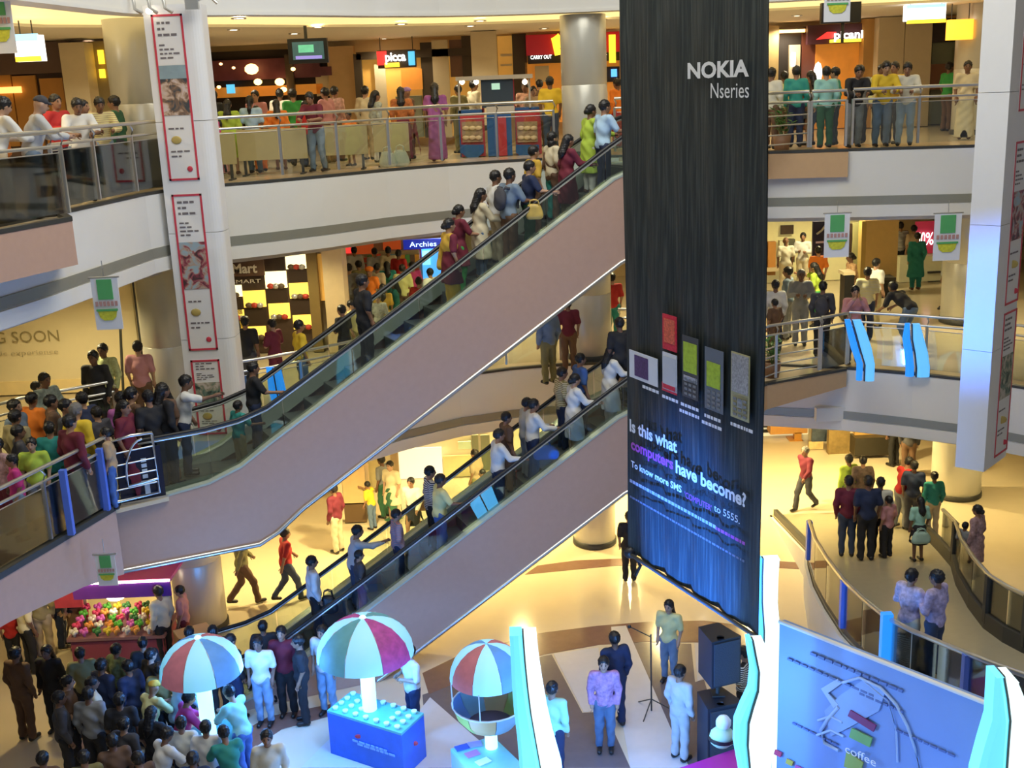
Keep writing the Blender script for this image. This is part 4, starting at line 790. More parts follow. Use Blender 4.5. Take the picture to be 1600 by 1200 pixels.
# ------------------------------------------------------------------ plants
def plant(px, py, Y, z, label, seed):
    p = np.array(aty(px, py, Y)); p[2] = z; t = thing('potted_plant', label, 'plant', tuple(p)); rd = random.Random(seed)
    obj('pot', MB().lathe([(.001, 0), (.15, 0), (.2, .32), (.17, .32), (.16, .28), (.001, .28)], tuple(p), 16), mat('pot_terracotta', (.20, .10, .05), .6), t)
    lf = mat('leaf_green', (.05, .18, .03), .5, var=.4); st = mat('stem_green', (.08, .14, .04), .6)
    for k in range(9):
        a = rd.uniform(0, 6.28); r = rd.uniform(.03, .22); h = rd.uniform(.5, .95); obj('stem', MB().tube([p+(0, 0, .28), p+(r*math.cos(a)*.5, r*math.sin(a)*.5, h*.6), p+(r*math.cos(a), r*math.sin(a), h)], .008, 4), st, t)
        for j in range(8):
            f = .35+.65*j/7; c0 = p+np.array([r*math.cos(a)*f, r*math.sin(a)*f, .28+(h-.28)*f]); b = rd.uniform(0, 6.28); d = np.array([math.cos(b), math.sin(b), rd.uniform(-.2, .6)]); s = np.cross(d, [0, 0, 1]); s /= np.linalg.norm(s); L = rd.uniform(.12, .2)
            obj('leaf', MB().add([c0, c0+d*L*.5+s*L*.24, c0+d*L, c0+d*L*.5-s*L*.24, c0+d*L*.5+(0, 0, .012)], [(0, 1, 4), (1, 2, 4), (2, 3, 4), (3, 0, 4), (3, 2, 1, 0)]), lf, t)
plant(1222, 200, 24.75, H3+.01, 'leafy potted plant behind the steel bars on the top floor', 3)
plant(1206, 560, 23.3, H2+.01, 'leafy potted plant behind the steel bars on the middle floor', 5)
# ------------------------------------------------------------------ top floor: shop fronts, signs, kiosk
def wallthing(name, label, cat, Y, parts, z=H3, group=None):
    t = None
    for (nm, x0, y0, x1, y1, m, th, dy) in parts:
        mb = pbox(x0, y0, x1, y1, Y-dy, th, zmin={H3: H3+.02, H2: H2+.02, H1: H1+.02}[z], zmax={H3: CEIL[3]-.04, H2: CEIL[2]-.02, H1: CEIL[1]-.02}[z])
        if t is None:
            c = np.mean(np.array(mb.v), 0); t = thing(name, label, cat, (c[0], c[1], z), group)
        obj(nm, mb, m, t)
    return t
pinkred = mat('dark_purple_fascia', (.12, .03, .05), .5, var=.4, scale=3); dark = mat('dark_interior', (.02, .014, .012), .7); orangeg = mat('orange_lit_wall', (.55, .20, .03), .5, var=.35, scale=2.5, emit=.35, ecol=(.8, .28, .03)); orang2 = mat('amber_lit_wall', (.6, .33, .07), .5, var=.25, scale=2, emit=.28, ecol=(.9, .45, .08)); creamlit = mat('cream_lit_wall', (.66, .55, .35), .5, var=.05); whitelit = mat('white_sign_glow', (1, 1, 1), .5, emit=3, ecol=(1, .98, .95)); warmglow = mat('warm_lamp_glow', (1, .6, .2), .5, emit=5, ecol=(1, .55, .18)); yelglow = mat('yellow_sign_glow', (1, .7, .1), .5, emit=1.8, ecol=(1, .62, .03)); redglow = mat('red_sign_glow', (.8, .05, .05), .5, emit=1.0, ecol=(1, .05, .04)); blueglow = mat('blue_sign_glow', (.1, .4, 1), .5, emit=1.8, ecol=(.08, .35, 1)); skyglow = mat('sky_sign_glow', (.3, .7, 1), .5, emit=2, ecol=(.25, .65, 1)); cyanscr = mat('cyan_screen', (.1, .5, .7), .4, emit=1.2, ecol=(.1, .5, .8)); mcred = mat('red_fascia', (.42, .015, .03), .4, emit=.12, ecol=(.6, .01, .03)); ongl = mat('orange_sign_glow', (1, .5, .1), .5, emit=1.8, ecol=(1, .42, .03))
bronze = mat('bronze_frame', (.07, .05, .03), .4, .3); screen = mat('screen_dark', (.03, .06, .05), .2, var=.6, scale=6, emit=.25, ecol=(.2, .4, .35))
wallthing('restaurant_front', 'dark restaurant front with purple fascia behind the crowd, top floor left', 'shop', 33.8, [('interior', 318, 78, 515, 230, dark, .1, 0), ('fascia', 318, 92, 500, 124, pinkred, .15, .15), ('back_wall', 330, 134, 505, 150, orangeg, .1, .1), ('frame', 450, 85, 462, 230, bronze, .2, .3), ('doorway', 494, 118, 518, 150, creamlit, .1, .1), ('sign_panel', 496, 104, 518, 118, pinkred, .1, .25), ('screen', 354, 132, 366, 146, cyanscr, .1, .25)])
for i, (x, y, r) in enumerate(((393, 108, .2), (403, 128, .12), (437, 128, .14), (322, 110, .05), (365, 106, .05), (345, 100, .05), (458, 108, .07), (443, 140, .1), (342, 136, .06))):
    p = aty(x, y, 33.3); tag(obj('wall_lamp', MB().ball(p, (r, .08, r*.75), 10), warmglow), ['large', 'low', 'long', 'tiny far left', 'tiny middle', 'tiny upper', 'slim', 'dim', 'faint'][i]+' amber wall lamp glowing on the dark restaurant front', 'lamp')
wallthing('shop_wall', 'plain orange cream wall pier right of the dark restaurant', 'wall', 33.6, [('pier', 515, 72, 556, 215, mat('pier_orange_cream', (.62, .42, .2), .5), .5, 0)])
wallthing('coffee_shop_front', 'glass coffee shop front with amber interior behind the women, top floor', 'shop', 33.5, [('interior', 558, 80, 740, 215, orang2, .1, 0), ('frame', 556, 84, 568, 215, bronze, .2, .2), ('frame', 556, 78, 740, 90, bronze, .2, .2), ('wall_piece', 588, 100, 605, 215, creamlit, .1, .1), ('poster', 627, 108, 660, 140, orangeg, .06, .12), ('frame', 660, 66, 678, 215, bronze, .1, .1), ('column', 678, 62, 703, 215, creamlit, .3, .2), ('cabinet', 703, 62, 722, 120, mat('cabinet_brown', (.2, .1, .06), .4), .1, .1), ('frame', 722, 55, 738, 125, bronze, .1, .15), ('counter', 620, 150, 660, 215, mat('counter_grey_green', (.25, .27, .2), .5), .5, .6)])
def sign_text(s, x0, y0, x1, y1, Y, m, par, nm='lettering', bold=.0):
    a = aty(x0, (y0+y1)/2, Y); b = aty(x1, (y0+y1)/2, Y); z0_ = aty((x0+x1)/2, y1, Y)[2]; z1_ = aty((x0+x1)/2, y0, Y)[2]
    return obj(nm, textmesh(s, (z1_-z0_)/.72, (a[0], Y, z0_), (1, 0, 0), (0, 0, 1), .03, b[0]-a[0], bold), m, par)
t = wallthing('shop_sign', 'glowing shop sign with white script over a yellow bar, top floor left', 'sign', 32.6, [('board', 590, 78, 650, 106, bronze, .15, 0), ('red_swoosh', 589, 80, 604, 102, redglow, .06, .12), ('yellow_bar', 601, 98, 624, 105, yelglow, .06, .14), ('side_disc', 638, 80, 648, 102, cyanscr, .05, .12)])
sign_text('picca', 602, 81, 634, 95, 32.4, whitelit, t, bold=.03)
wallthing('column', 'square cream column behind the kiosk on the top floor', 'column', 31.0, [('shaft', 738, 42, 778, 200, creamlit, 1.2, 0), ('base', 736, 196, 780, 204, darksteel, 1.3, .05)])
wallthing('juice_shop_front', 'amber lit shop front between the cream column and red fascia', 'shop', 33.5, [('interior', 778, 56, 802, 130, orang2, .1, 0), ('shelf', 782, 84, 800, 88, creamlit, .1, .1), ('shelf', 782, 100, 800, 103, creamlit, .1, .1), ('frame', 802, 52, 824, 180, bronze, .1, .1)])
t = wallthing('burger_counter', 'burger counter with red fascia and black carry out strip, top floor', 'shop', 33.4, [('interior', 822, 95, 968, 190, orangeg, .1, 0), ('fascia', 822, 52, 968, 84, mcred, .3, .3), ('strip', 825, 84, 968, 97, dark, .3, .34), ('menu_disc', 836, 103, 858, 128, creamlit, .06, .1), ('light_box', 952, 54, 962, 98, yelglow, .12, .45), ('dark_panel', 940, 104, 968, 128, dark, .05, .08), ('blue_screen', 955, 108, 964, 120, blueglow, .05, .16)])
sign_text('CARRY OUT', 829, 86, 862, 92, 33.0, whitelit, t); sign_text('OUT', 938, 85, 948, 91, 33.0, whitelit, t)
a = np.array(aty(865, 50, 32.9)); P = [aty(x, y, 32.95) for x, y in ((872, 86), (869, 72), (866, 60), (870, 57), (876, 64), (880, 80), (884, 64), (890, 57), (894, 60), (897, 70), (899, 86))]
obj('arch_mark', MB().tube(P, .09, 8), yelglow, t)
t = thing('hanging_television', 'black television hanging from the ceiling above the left crowd', 'television', aty(482, 80, 25.5))
obj('case', pbox(450, 60, 512, 99, 25.5, .12), blackrub, t); sc_ = obj('screen', pbox(457, 65, 506, 93, 25.47, .02), screen, t); obj('picture_bar', pbox(462, 87, 503, 92, 25.45, .02), mat('screen_violet', (.25, .2, .6), .3, emit=.8, ecol=(.35, .3, .8)), sc_)
obj('picture_patch', pbox(466, 70, 490, 82, 25.45, .02), mat('screen_green', (.1, .4, .25), .3, var=.5, scale=9, emit=.7, ecol=(.2, .7, .4)), sc_); p = aty(478, 60, 25.56); obj('ceiling_arm', MB().tube([p, (p[0], p[1], CEIL[3]-.02)], .035), darksteel, t)
# kiosk
kY = 27.2; kb = mat('kiosk_blue', (.02, .10, .30), .35); kr = mat('kiosk_red', (.48, .04, .05), .35); kw = mat('kiosk_display', (.38, .25, .15), .4, var=.6, scale=14); kg = mat('kiosk_grey', (.5, .47, .42), .4); kd = mat('kiosk_dark', (.03, .05, .08), .4)
ka = aty(715, 200, kY); kz = aty(845, 200, kY); t = thing('snack_kiosk', 'red and blue snack kiosk with grey canopy on the top floor', 'kiosk', ((ka[0]+kz[0])/2, kY+.4, 0))
K = lambda nm, x0, y0, x1, y1, m, th=.9, dy=0: obj(nm, pbox(x0, y0, x1, y1, kY-dy, th, zmin=.015), m, t)
K('left_counter', 718, 172, 757, 262, kb); K('left_front', 720, 178, 758, 250, kr, .05, .05); K('middle_counter', 762, 176, 800, 262, kb, .9, .2); K('middle_front', 779, 182, 792, 256, kr, .05, .25); K('right_counter', 806, 168, 845, 262, kb); K('right_front', 806, 172, 846, 250, kr, .05, .05)
for x0 in (722, 808):
    K('display_window', x0, 190, x0+32, 222, kw, .05, .10)
    for i in range(3):
        for j in range(2): p = aty(x0+6+10*i, 200+15*j, kY-.13); obj('snack', MB().ball(p, (.09, .03, .05), 8), mat('snack_pale', (.75, .55, .35), .5), t)
    p = aty(x0+16, 228, kY-.06); obj('scallop', MB().gprism([aty(x, y, kY-.075) for x, y in ((x0-2, 226), (x0+34, 226), (x0+34, 238), (x0+24, 246), (x0+8, 246), (x0-2, 238))], (0, -.03, 0)), kb, t)
K('screen_box', 752, 122, 802, 168, kd, .5, .1); K('screen', 768, 130, 781, 140, mat('kiosk_screen', (.2, .3, .25), .3, emit=.8, ecol=(.5, .8, .6)), .03, .14); K('shelf_top', 760, 166, 804, 176, kg, .7, .2)
K('post', 752, 124, 756, 178, kr, .06, .0); K('post', 800, 124, 804, 178, kr, .06, 0); K('post', 716, 126, 719, 178, kg, .06, 0); K('post', 826, 122, 829, 170, kg, .06, 0)
cz = [aty(x, y, kY+d) for x, y, d in ((712, 124, -.1), (832, 118, -.1))]
obj('canopy', MB().box(((cz[0][0]+cz[1][0])/2, kY+.4, (cz[0][2]+cz[1][2])/2), (cz[1][0]-cz[0][0], 1.2, .09)), kg, t)
for x in (722, 744, 820): obj('canopy_lamp', MB().ball(aty(x, 128, kY+.1), .06), lampw, t)
# left wing, top floor
wallthing('lounge_shop', 'orange wood lounge front at the far left of the top floor', 'shop', 27.3, [('panel', -40, 118, 24, 230, wallo, .08, 0), ('panel', 26, 118, 62, 230, wallo, .08, 0), ('panel', 68, 122, 104, 230, wallo, .08, 0), ('beam', -40, 62, 110, 116, mat('beam_brown', (.16, .10, .08), .5), .12, .05), ('light_strip', -20, 136, 32, 146, mat('strip_glow', (1, .7, .3), .5, emit=1.6, ecol=(1, .55, .15)), .08, .1)])
wallthing('column', 'square cream pillar beside the orange lounge front, top floor left', 'column', 26.6, [('shaft', 103, 66, 142, 250, creamlit, .7, 0)])
wallthing('wall_lamp', 'two yellow wall lamps between pillar and round column, top floor left', 'lamp', 27.2, [('plate', 140, 64, 180, 250, mat('plate_olive', (.28, .22, .1), .5), .06, 0), ('long_lamp', 153, 78, 161, 100, yelglow, .08, .1), ('round_lamp', 155, 108, 163, 122, yelglow, .08, .1)])
wallthing('light_box_sign', 'bright hanging light box at the left edge of the top floor', 'sign', 20.5, [('box', 22, 55, 66, 96, mat('lightbox_white', (1, 1, 1), .5, emit=2.2, ecol=(1, .97, .92)), .15, 0), ('blue_top', 24, 53, 58, 64, skyglow, .05, .03), ('yellow_base', 24, 88, 64, 96, yelglow, .05, .03)])
# right wing, top floor
t = thing('hanging_television', 'black television hanging behind a pennant, top floor right', 'television', aty(1315, 20, 26)); obj('case', pbox(1284, -20, 1346, 36, 26, .15), blackrub, t); obj('screen', pbox(1288, -15, 1322, 33, 25.96, .03), mat('screen_pale', (.5, .5, .7), .3, emit=.8, ecol=(.8, .75, 1)), t); p = aty(1318, 0, 26.1); obj('ceiling_arm', MB().tube([(p[0], p[1], 2.2), (p[0], p[1], CEIL[3]-.02)], .035), darksteel, t)
wallthing('dark_shop_front', 'dark wood shop front with lit beam behind the people, top floor right', 'shop', 33.6, [('interior', 1216, 42, 1262, 200, dark, .1, 0), ('light_beam', 1216, 46, 1258, 51, warmglow, .08, .1), ('doorway', 1233, 70, 1250, 130, creamlit, .1, .1), ('lamp', 1237, 82, 1243, 104, whitelit, .05, .2), ('frame', 1200, 40, 1216, 200, mat('post_tan', (.5, .36, .16), .5), .2, .2), ('red_brown_wall', 1252, 50, 1275, 200, mat('red_brown', (.14, .04, .02), .5), .1, .1)])
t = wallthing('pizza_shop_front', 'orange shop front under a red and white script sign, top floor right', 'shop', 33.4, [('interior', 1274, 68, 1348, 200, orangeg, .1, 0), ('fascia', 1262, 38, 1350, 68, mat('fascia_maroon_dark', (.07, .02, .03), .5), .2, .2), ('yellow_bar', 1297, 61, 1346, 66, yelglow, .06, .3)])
sign_text('picani', 1303, 47, 1348, 60, 33.0, whitelit, t, bold=.03); obj('red_swoosh', MB().gprism([aty(x, y, 33.1) for x, y in ((1275, 62), (1292, 50), (1306, 50), (1300, 60))], (0, -.06, 0)), redglow, t)
p = aty(1278, 114, 32.9); tag(obj('table_lamp', MB().ball(p, (.12, .1, .3), 10), whitelit), 'glowing white lamp in front of the orange shop, top floor right', 'lamp')
wallthing('wood_pier', 'orange wood pier between script sign and cream wall, top floor right', 'wall', 33.0, [('pier', 1348, 16, 1370, 200, mat('wood_orange', (.55, .32, .1), .5), .6, 0)])
wallthing('cream_wall_panel', 'large cream wall panels behind the group in yellow shirts, top floor right', 'wall', 32.6, [('panel', 1371, 12, 1411, 200, creamlit, .5, 0), ('panel', 1412, 12, 1454, 200, creamlit, .5, 0)])
wallthing('lounge_recess', 'dark recess with green wall and shelf behind the right column, top floor', 'shop', 33.4, [('wall', 1454, 60, 1535, 200, mat('green_wall', (.28, .30, .18), .5), .1, 0), ('ceiling_panel', 1450, 0, 1530, 28, wallo, .1, .2), ('beam', 1454, 26, 1500, 66, brownw, .2, .1), ('shelf', 1448, 100, 1480, 140, mat('shelf_brown', (.25, .10, .04), .5), .3, .4), ('dark_figure_board', 1493, 74, 1513, 96, brownw, .1, .2)])
wallthing('light_box_sign', 'bright white and blue hanging light box, top floor right', 'sign', 27.0, [('box', 1416, 5, 1478, 32, whitelit, .2, 0), ('blue_top', 1418, 2, 1478, 12, skyglow, .06, .06), ('yellow_base', 1418, 30, 1478, 36, yelglow, .06, .06), ('round_end', 1414, 18, 1424, 30, whitelit, .1, .1)])
wallthing('light_box_sign', 'square orange hanging light box beside the right column, top floor', 'sign', 27.4, [('box', 1483, 30, 1521, 62, ongl, .2, 0), ('core', 1490, 36, 1515, 56, yelglow, .04, .03)])
for o in [o for o in C.objects if o.get('category') == 'sign' and o.name.startswith(('light_box_sign', 'shop_sign')) and o.location.z > -1]:
    ch = [c for c in o.children][0]; xs = [v.co.x for v in ch.data.vertices]; zs = [v.co.z for v in ch.data.vertices]; ys = [v.co.y for v in ch.data.vertices]; L = Vector(o.location)
    for x in (min(xs)+.08, max(xs)-.08):
        if max(zs)+L.z < CEIL[3]-.03: obj('hanger', MB().tube([(L.x+x, L.y+sum(ys)/len(ys), L.z+max(zs)), (L.x+x, L.y+sum(ys)/len(ys), CEIL[3]-.02)], .012, 6), darksteel, o)
# ------------------------------------------------------------------ middle floor
hY = 24.4; p0 = aty(-60, 540, hY); p1 = aty(216, 540, hY); hm = mat('hoarding_cream', (.82, .70, .44), .55, var=.03)
t = thing('hoarding', 'cream shop hoarding announcing an opening, middle floor left', 'sign', ((p0[0]+p1[0])/2, hY, H2))
obj('sheet', MB().box(((p0[0]-2+p1[0])/2, hY+.05, -3.05), (p1[0]-p0[0]+2, .1, 3.05)), hm, t)
obj('skirting_light', MB().box(((p0[0]+p1[0])/2, hY-.02, H2+.18), (p1[0]-p0[0], .04, .3)), mat('hoarding_glow', (.9, .7, .35), .5), t)
txm = mat('hoarding_lettering', (.32, .26, .12), .5)
sign_text('COMING SOON', -97, 518, 93, 536, hY-.02, txm, t); sign_text('an automatic experience', -75, 548, 92, 555, hY-.02, mat('hoarding_small', (.5, .42, .25), .5), t)
c0 = np.array(aty(4, 492, hY-.04))
for k in range(18): a = k*2*math.pi/18; obj('emblem_leaf', MB().ball(c0+(.19*math.cos(a), 0, .19*math.sin(a)), (.05, .012, .03), 6), txm, t)
wallthing('corner_wall', 'yellow lit wall corner between hoarding and round column, middle floor', 'wall', 24.2, [('panel', 219, 440, 252, 600, mat('corner_yellow', (.55, .45, .16), .5), .3, 0), ('seam', 216, 440, 219, 600, darksteel, .3, .02)], H2)
tag(obj('lamp_post', MB().tube([aty(188, 514, 23.6), aty(193, 620, 23.6)], .03), darksteel), 'thin dark pole under the pennant in front of the hoarding', 'pole')
cY = 27.6; t = wallthing('display_cabinet', 'checkerboard display cabinet of dark and yellow lit boxes, middle floor', 'cabinet', cY, [('carcass', 336, 392, 497, 560, brownw, .2, 0), ('edge_post', 484, 392, 500, 560, mat('post_bronze', (.22, .15, .05), .4), .3, .15), ('side_boxes', 497, 398, 506, 470, orang2, .2, -.05)], H2)
boxl = mat('lit_box', (.9, .62, .12), .5, var=.15, scale=6, emit=1.1, ecol=(1, .66, .10)); boxw = mat('lit_box_bright', (1, .85, .4), .5, emit=1.8, ecol=(1, .85, .45))
shoe_m = [mat('ware_dark', (.12, .08, .05), .5), mat('ware_red', (.5, .05, .03), .5), mat('ware_silver', (.6, .6, .6), .3, .5)]
cells = [(446, 398, 480, 420, 1), (414, 424, 448, 450, 1), (452, 442, 486, 466, 0), (380, 454, 415, 480, 0), (341, 446, 378, 464, 1), (420, 474, 453, 498, 0), (364, 484, 382, 500, 0), (386, 510, 416, 530, 0), (458, 492, 490, 514, 0), (455, 400, 456, 401, 0)]
for i, (x0, y0, x1, y1, b) in enumerate(cells[:-1]):
    bx = obj('lit_box', pbox(x0, y0, x1, y1, cY-.03, .04), boxw if b else boxl, t)
    for k in range(3): p = aty(x0+(x1-x0)*(.25+.25*k), y1-3, cY-.10); obj('ware', MB().ball(p, (.09, .05, .07), 8), shoe_m[(i+k) % 3], bx)
for i, (x0, y0, x1, y1) in enumerate(((417, 452, 449, 472), (451, 420, 483, 440), (382, 482, 417, 506), (455, 468, 487, 490), (344, 468, 378, 492), (418, 400, 444, 422))): obj('dark_door', pbox(x0, y0, x1, y1, cY-.03, .03), mat('dark_door', (.045, .028, .02), .35), t)
t = wallthing('shop_sign', 'brown sign board with pale letters over the checkerboard cabinet', 'sign', 27.2, [('board', 336, 404, 412, 432, mat('sign_brown', (.10, .05, .03), .5), .1, 0)], H2)
sign_text('mobiMart', 322, 412, 402, 427, 27.15, mat('sign_letter_grey', (.55, .50, .42), .5), t, bold=.03); sign_text('SHOP SMART', 320, 437, 408, 443, 27.15, mat('sign_letter_grey', (.55, .50, .42), .5), t)
p = aty(364, 415, 24.2); tag(obj('ceiling_lamp', MB().ball((p[0], p[1], -1.62), (.24, .2, .10), 14), whitelit), 'bright white ceiling lamp above the checkerboard cabinet', 'lamp')
wallthing('wall_pier', 'plain cream wall pier between checkerboard cabinet and the red store', 'wall', 27.3, [('pier', 510, 388, 541, 600, mat('pier_cream', (.66, .52, .32), .5), .8, 0)], H2)
storeY = 35.5
t = wallthing('store_interior', 'crowded store interior with red banners, middle floor', 'shop', storeY, [('back_wall', 535, 372, 700, 520, mat('store_wall', (.42, .34, .24), .6), .1, 0), ('red_banner', 536, 376, 548, 396, redglow, .06, .15), ('red_banner', 556, 376, 584, 408, mat('banner_orange_red', (.62, .10, .03), .5, emit=.25, ecol=(.8, .12, .02)), .06, .15), ('red_banner', 598, 368, 626, 390, mat('banner_orange_red', (.6, .1, .03), .5), .06, .15), ('pink_banner', 632, 384, 658, 408, mat('banner_pink', (.5, .05, .14), .5), .06, .15), ('blue_window', 660, 388, 700, 440, blueglow, .06, .12), ('white_window', 660, 392, 672, 414, skyglow, .06, .2)], H2)
t = wallthing('neon_sign', 'blue neon sign over the crowded store, middle floor', 'sign', 28.0, [('board', 630, 374, 690, 389, mat('sign_navy', (.01, .02, .2), .4, emit=.4, ecol=(.01, .03, .6)), .1, 0)], H2)
sign_text('Archies', 640, 377, 682, 385, 27.9, mat('neon_blue_white', (.5, .7, 1), .5, emit=3, ecol=(.45, .65, 1)), t)
# store shelves with goods (small coloured packs)
packc = [mat('pack_%d' % i, c, .5) for i, c in enumerate(((.6, .08, .05), (.7, .6, .4), (.1, .3, .5), (.1, .35, .12), (.7, .35, .05), (.15, .1, .08)))]
def shelf(label, x0, y0, x1, y1, Y, z, rows, n, seed):
    rd = random.Random(seed); t = wallthing('shelf_unit', label, 'shelf', Y, [('frame', x0, y0, x1, y1, mat('shelf_frame', (.5, .42, .28), .5), .1, 0)], z)
    for r in range(rows):
        yy = y0+(y1-y0)*(r+.8)/rows
        for k in range(n):
            x = x0+(x1-x0)*(k+.5)/n; p = aty(x, yy, Y-.12); obj('pack', MB().box((p[0], p[1], p[2]+.06), (.14, .1, rd.uniform(.12, .3))), packc[rd.randrange(6)], t)
shelf('goods shelf at the back of the crowded store, left', 542, 398, 582, 440, 34.6, H2, 3, 6, 1); shelf('goods shelf at the back of the crowded store, right', 588, 392, 656, 430, 34.9, H2, 2, 9, 2)
# middle floor right
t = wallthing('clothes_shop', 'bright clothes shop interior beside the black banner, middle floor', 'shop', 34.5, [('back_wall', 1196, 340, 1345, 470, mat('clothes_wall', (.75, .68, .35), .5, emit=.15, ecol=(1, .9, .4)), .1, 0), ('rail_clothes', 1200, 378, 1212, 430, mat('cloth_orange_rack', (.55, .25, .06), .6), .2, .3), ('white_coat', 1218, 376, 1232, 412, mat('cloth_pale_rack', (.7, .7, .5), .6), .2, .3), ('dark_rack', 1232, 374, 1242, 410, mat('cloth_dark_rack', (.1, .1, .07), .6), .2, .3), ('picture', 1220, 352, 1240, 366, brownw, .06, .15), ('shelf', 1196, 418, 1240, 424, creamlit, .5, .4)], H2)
t = wallthing('poster_board', 'dark poster board with a white swoosh behind a pennant, middle floor', 'sign', 31.5, [('board', 1270, 346, 1290, 402, mat('poster_navy', (.02, .02, .07), .4), .1, 0), ('line', 1275, 377, 1290, 380, mat('poster_lilac', (.7, .6, .85), .5), .03, .04)], H2)
obj('swoosh', MB().tube([aty(x, y, 31.45) for x, y in ((1276, 366), (1284, 360), (1290, 352))], .03), silver, t)
wallthing('glass_door', 'dark framed glass door right of the pennant, middle floor', 'door', 32.4, [('frame', 1326, 350, 1331, 400, brownw, .1, 0), ('leaf', 1331, 348, 1345, 440, mat('door_green_glass', (.5, .5, .25), .3), .06, 0), ('edge', 1345, 346, 1350, 462, mat('edge_tan', (.45, .32, .1), .5), .1, 0)], H2)
wallthing('wall_panel', 'wide ochre wall panel behind the standing men, middle floor right', 'wall', 31.9, [('panel', 1350, 344, 1402, 468, mat('ochre_panel', (.60, .42, .17), .45), .3, 0), ('side', 1345, 346, 1352, 468, mat('edge_tan', (.45, .32, .1), .5), .3, .02)], H2)
q5 = [atz(*p, H2) for p in ((1377, 466), (1398, 462))]; t = thing('planter_box', 'black square planter box beside the ochre wall panel', 'planter', (q5[0][0], q5[0][1], H2)); obj('box', pbox(1377, 436, 1399, 466, q5[0][1], .5, zmin=H2+.01), blackrub, t); obj('rim', pbox(1376, 434, 1400, 438, q5[0][1]-.02, .54), darksteel, t)
t = wallthing('service_desk', 'white service desk with dark slots at the back, middle floor right', 'desk', 33.6, [('desk', 1405, 400, 1500, 470, mat('desk_white', (.75, .72, .5), .4), .4, 0)]+[('slot', 1450, y, 1470, y+3, darksteel, .05, .05) for y in (424, 439, 455)], H2)
t = wallthing('sale_poster', 'red sale poster with a percent figure behind the stripes shirt person', 'sign', 34.0, [('poster', 1430, 346, 1460, 396, mat('sale_red', (.5, .03, .08), .5, emit=.2, ecol=(.8, .05, .1)), .06, 0)], H2)
sign_text('%', 1446, 362, 1458, 382, 33.95, whitelit, t); sign_text('50', 1432, 362, 1445, 382, 33.95, whitelit, t)
t = wallthing('dark_stand', 'dark upright stand behind the pinkish shirt person, middle floor', 'stand', 28.5, [('body', 1319, 428, 1334, 500, blackrub, .4, 0), ('top', 1318, 425, 1336, 430, creamlit, .45, .02)], H2)
# ------------------------------------------------------------------ ground floor back
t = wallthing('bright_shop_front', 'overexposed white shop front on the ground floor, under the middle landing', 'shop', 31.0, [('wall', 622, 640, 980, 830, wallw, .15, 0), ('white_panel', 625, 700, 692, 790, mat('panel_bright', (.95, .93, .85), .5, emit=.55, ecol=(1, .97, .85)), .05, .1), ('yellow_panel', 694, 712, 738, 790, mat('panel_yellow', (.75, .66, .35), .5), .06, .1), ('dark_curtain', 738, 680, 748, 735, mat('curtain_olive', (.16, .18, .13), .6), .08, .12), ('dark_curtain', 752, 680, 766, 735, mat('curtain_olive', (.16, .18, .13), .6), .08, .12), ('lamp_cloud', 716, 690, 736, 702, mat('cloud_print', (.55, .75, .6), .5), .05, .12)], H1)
t = wallthing('display_box', 'tall peach display box with brown base beside the yellow shirt child', 'cabinet', 27.6, [('base', 538, 786, 572, 816, mat('base_brown', (.12, .07, .03), .5), .8, 0), ('box', 535, 725, 571, 788, mat('box_peach', (.62, .45, .22), .5), .8, 0), ('side', 528, 740, 536, 812, creamlit, .8, .02)], H1)
t = wallthing('wall_rack', 'olive shop rack behind the two women on the ground floor', 'shelf', 30.2, [('rack', 572, 690, 600, 790, mat('rack_pale', (.7, .62, .35), .5), .1, 0), ('rack_post', 612, 700, 624, 790, mat('rack_tan', (.45, .34, .2), .5), .12, .05)], H1)
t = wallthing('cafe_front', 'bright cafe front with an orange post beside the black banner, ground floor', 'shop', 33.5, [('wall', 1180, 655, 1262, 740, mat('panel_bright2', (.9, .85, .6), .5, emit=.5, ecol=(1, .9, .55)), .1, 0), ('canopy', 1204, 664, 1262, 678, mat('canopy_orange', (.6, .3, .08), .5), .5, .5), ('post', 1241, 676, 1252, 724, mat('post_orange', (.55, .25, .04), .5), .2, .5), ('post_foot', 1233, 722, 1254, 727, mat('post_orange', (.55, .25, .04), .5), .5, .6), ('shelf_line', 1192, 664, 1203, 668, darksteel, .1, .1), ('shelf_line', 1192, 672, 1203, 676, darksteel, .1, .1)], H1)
t = wallthing('picture_stand', 'stand with dark picture and pale photos, ground floor cafe', 'sign', 32.0, [('picture', 1269, 668, 1292, 690, mat('picture_dark', (.05, .07, .1), .4, var=.8, scale=8), .1, 0), ('photos', 1264, 690, 1286, 718, mat('photos_tan', (.6, .45, .2), .5, var=.4, scale=8), .1, 0)], H1)
t = wallthing('menu_board', 'brown menu board with pale base on the ground floor cafe', 'sign', 31.5, [('board', 1295, 672, 1328, 712, mat('menu_brown', (.25, .17, .06), .5, var=.5, scale=6), .2, 0), ('base', 1296, 712, 1326, 718, creamlit, .3, .05), ('edge', 1328, 668, 1336, 708, creamlit, .2, 0)], H1)
t = wallthing('bar_counter', 'dark fronted counter at the back of the ground floor, right', 'counter', 31.0, [('front', 1336, 684, 1390, 712, mat('bar_dark', (.035, .03, .02), .4), .6, 0), ('wall', 1336, 660, 1392, 684, mat('bar_orange', (.6, .36, .1), .5), .2, -.3)], H1)
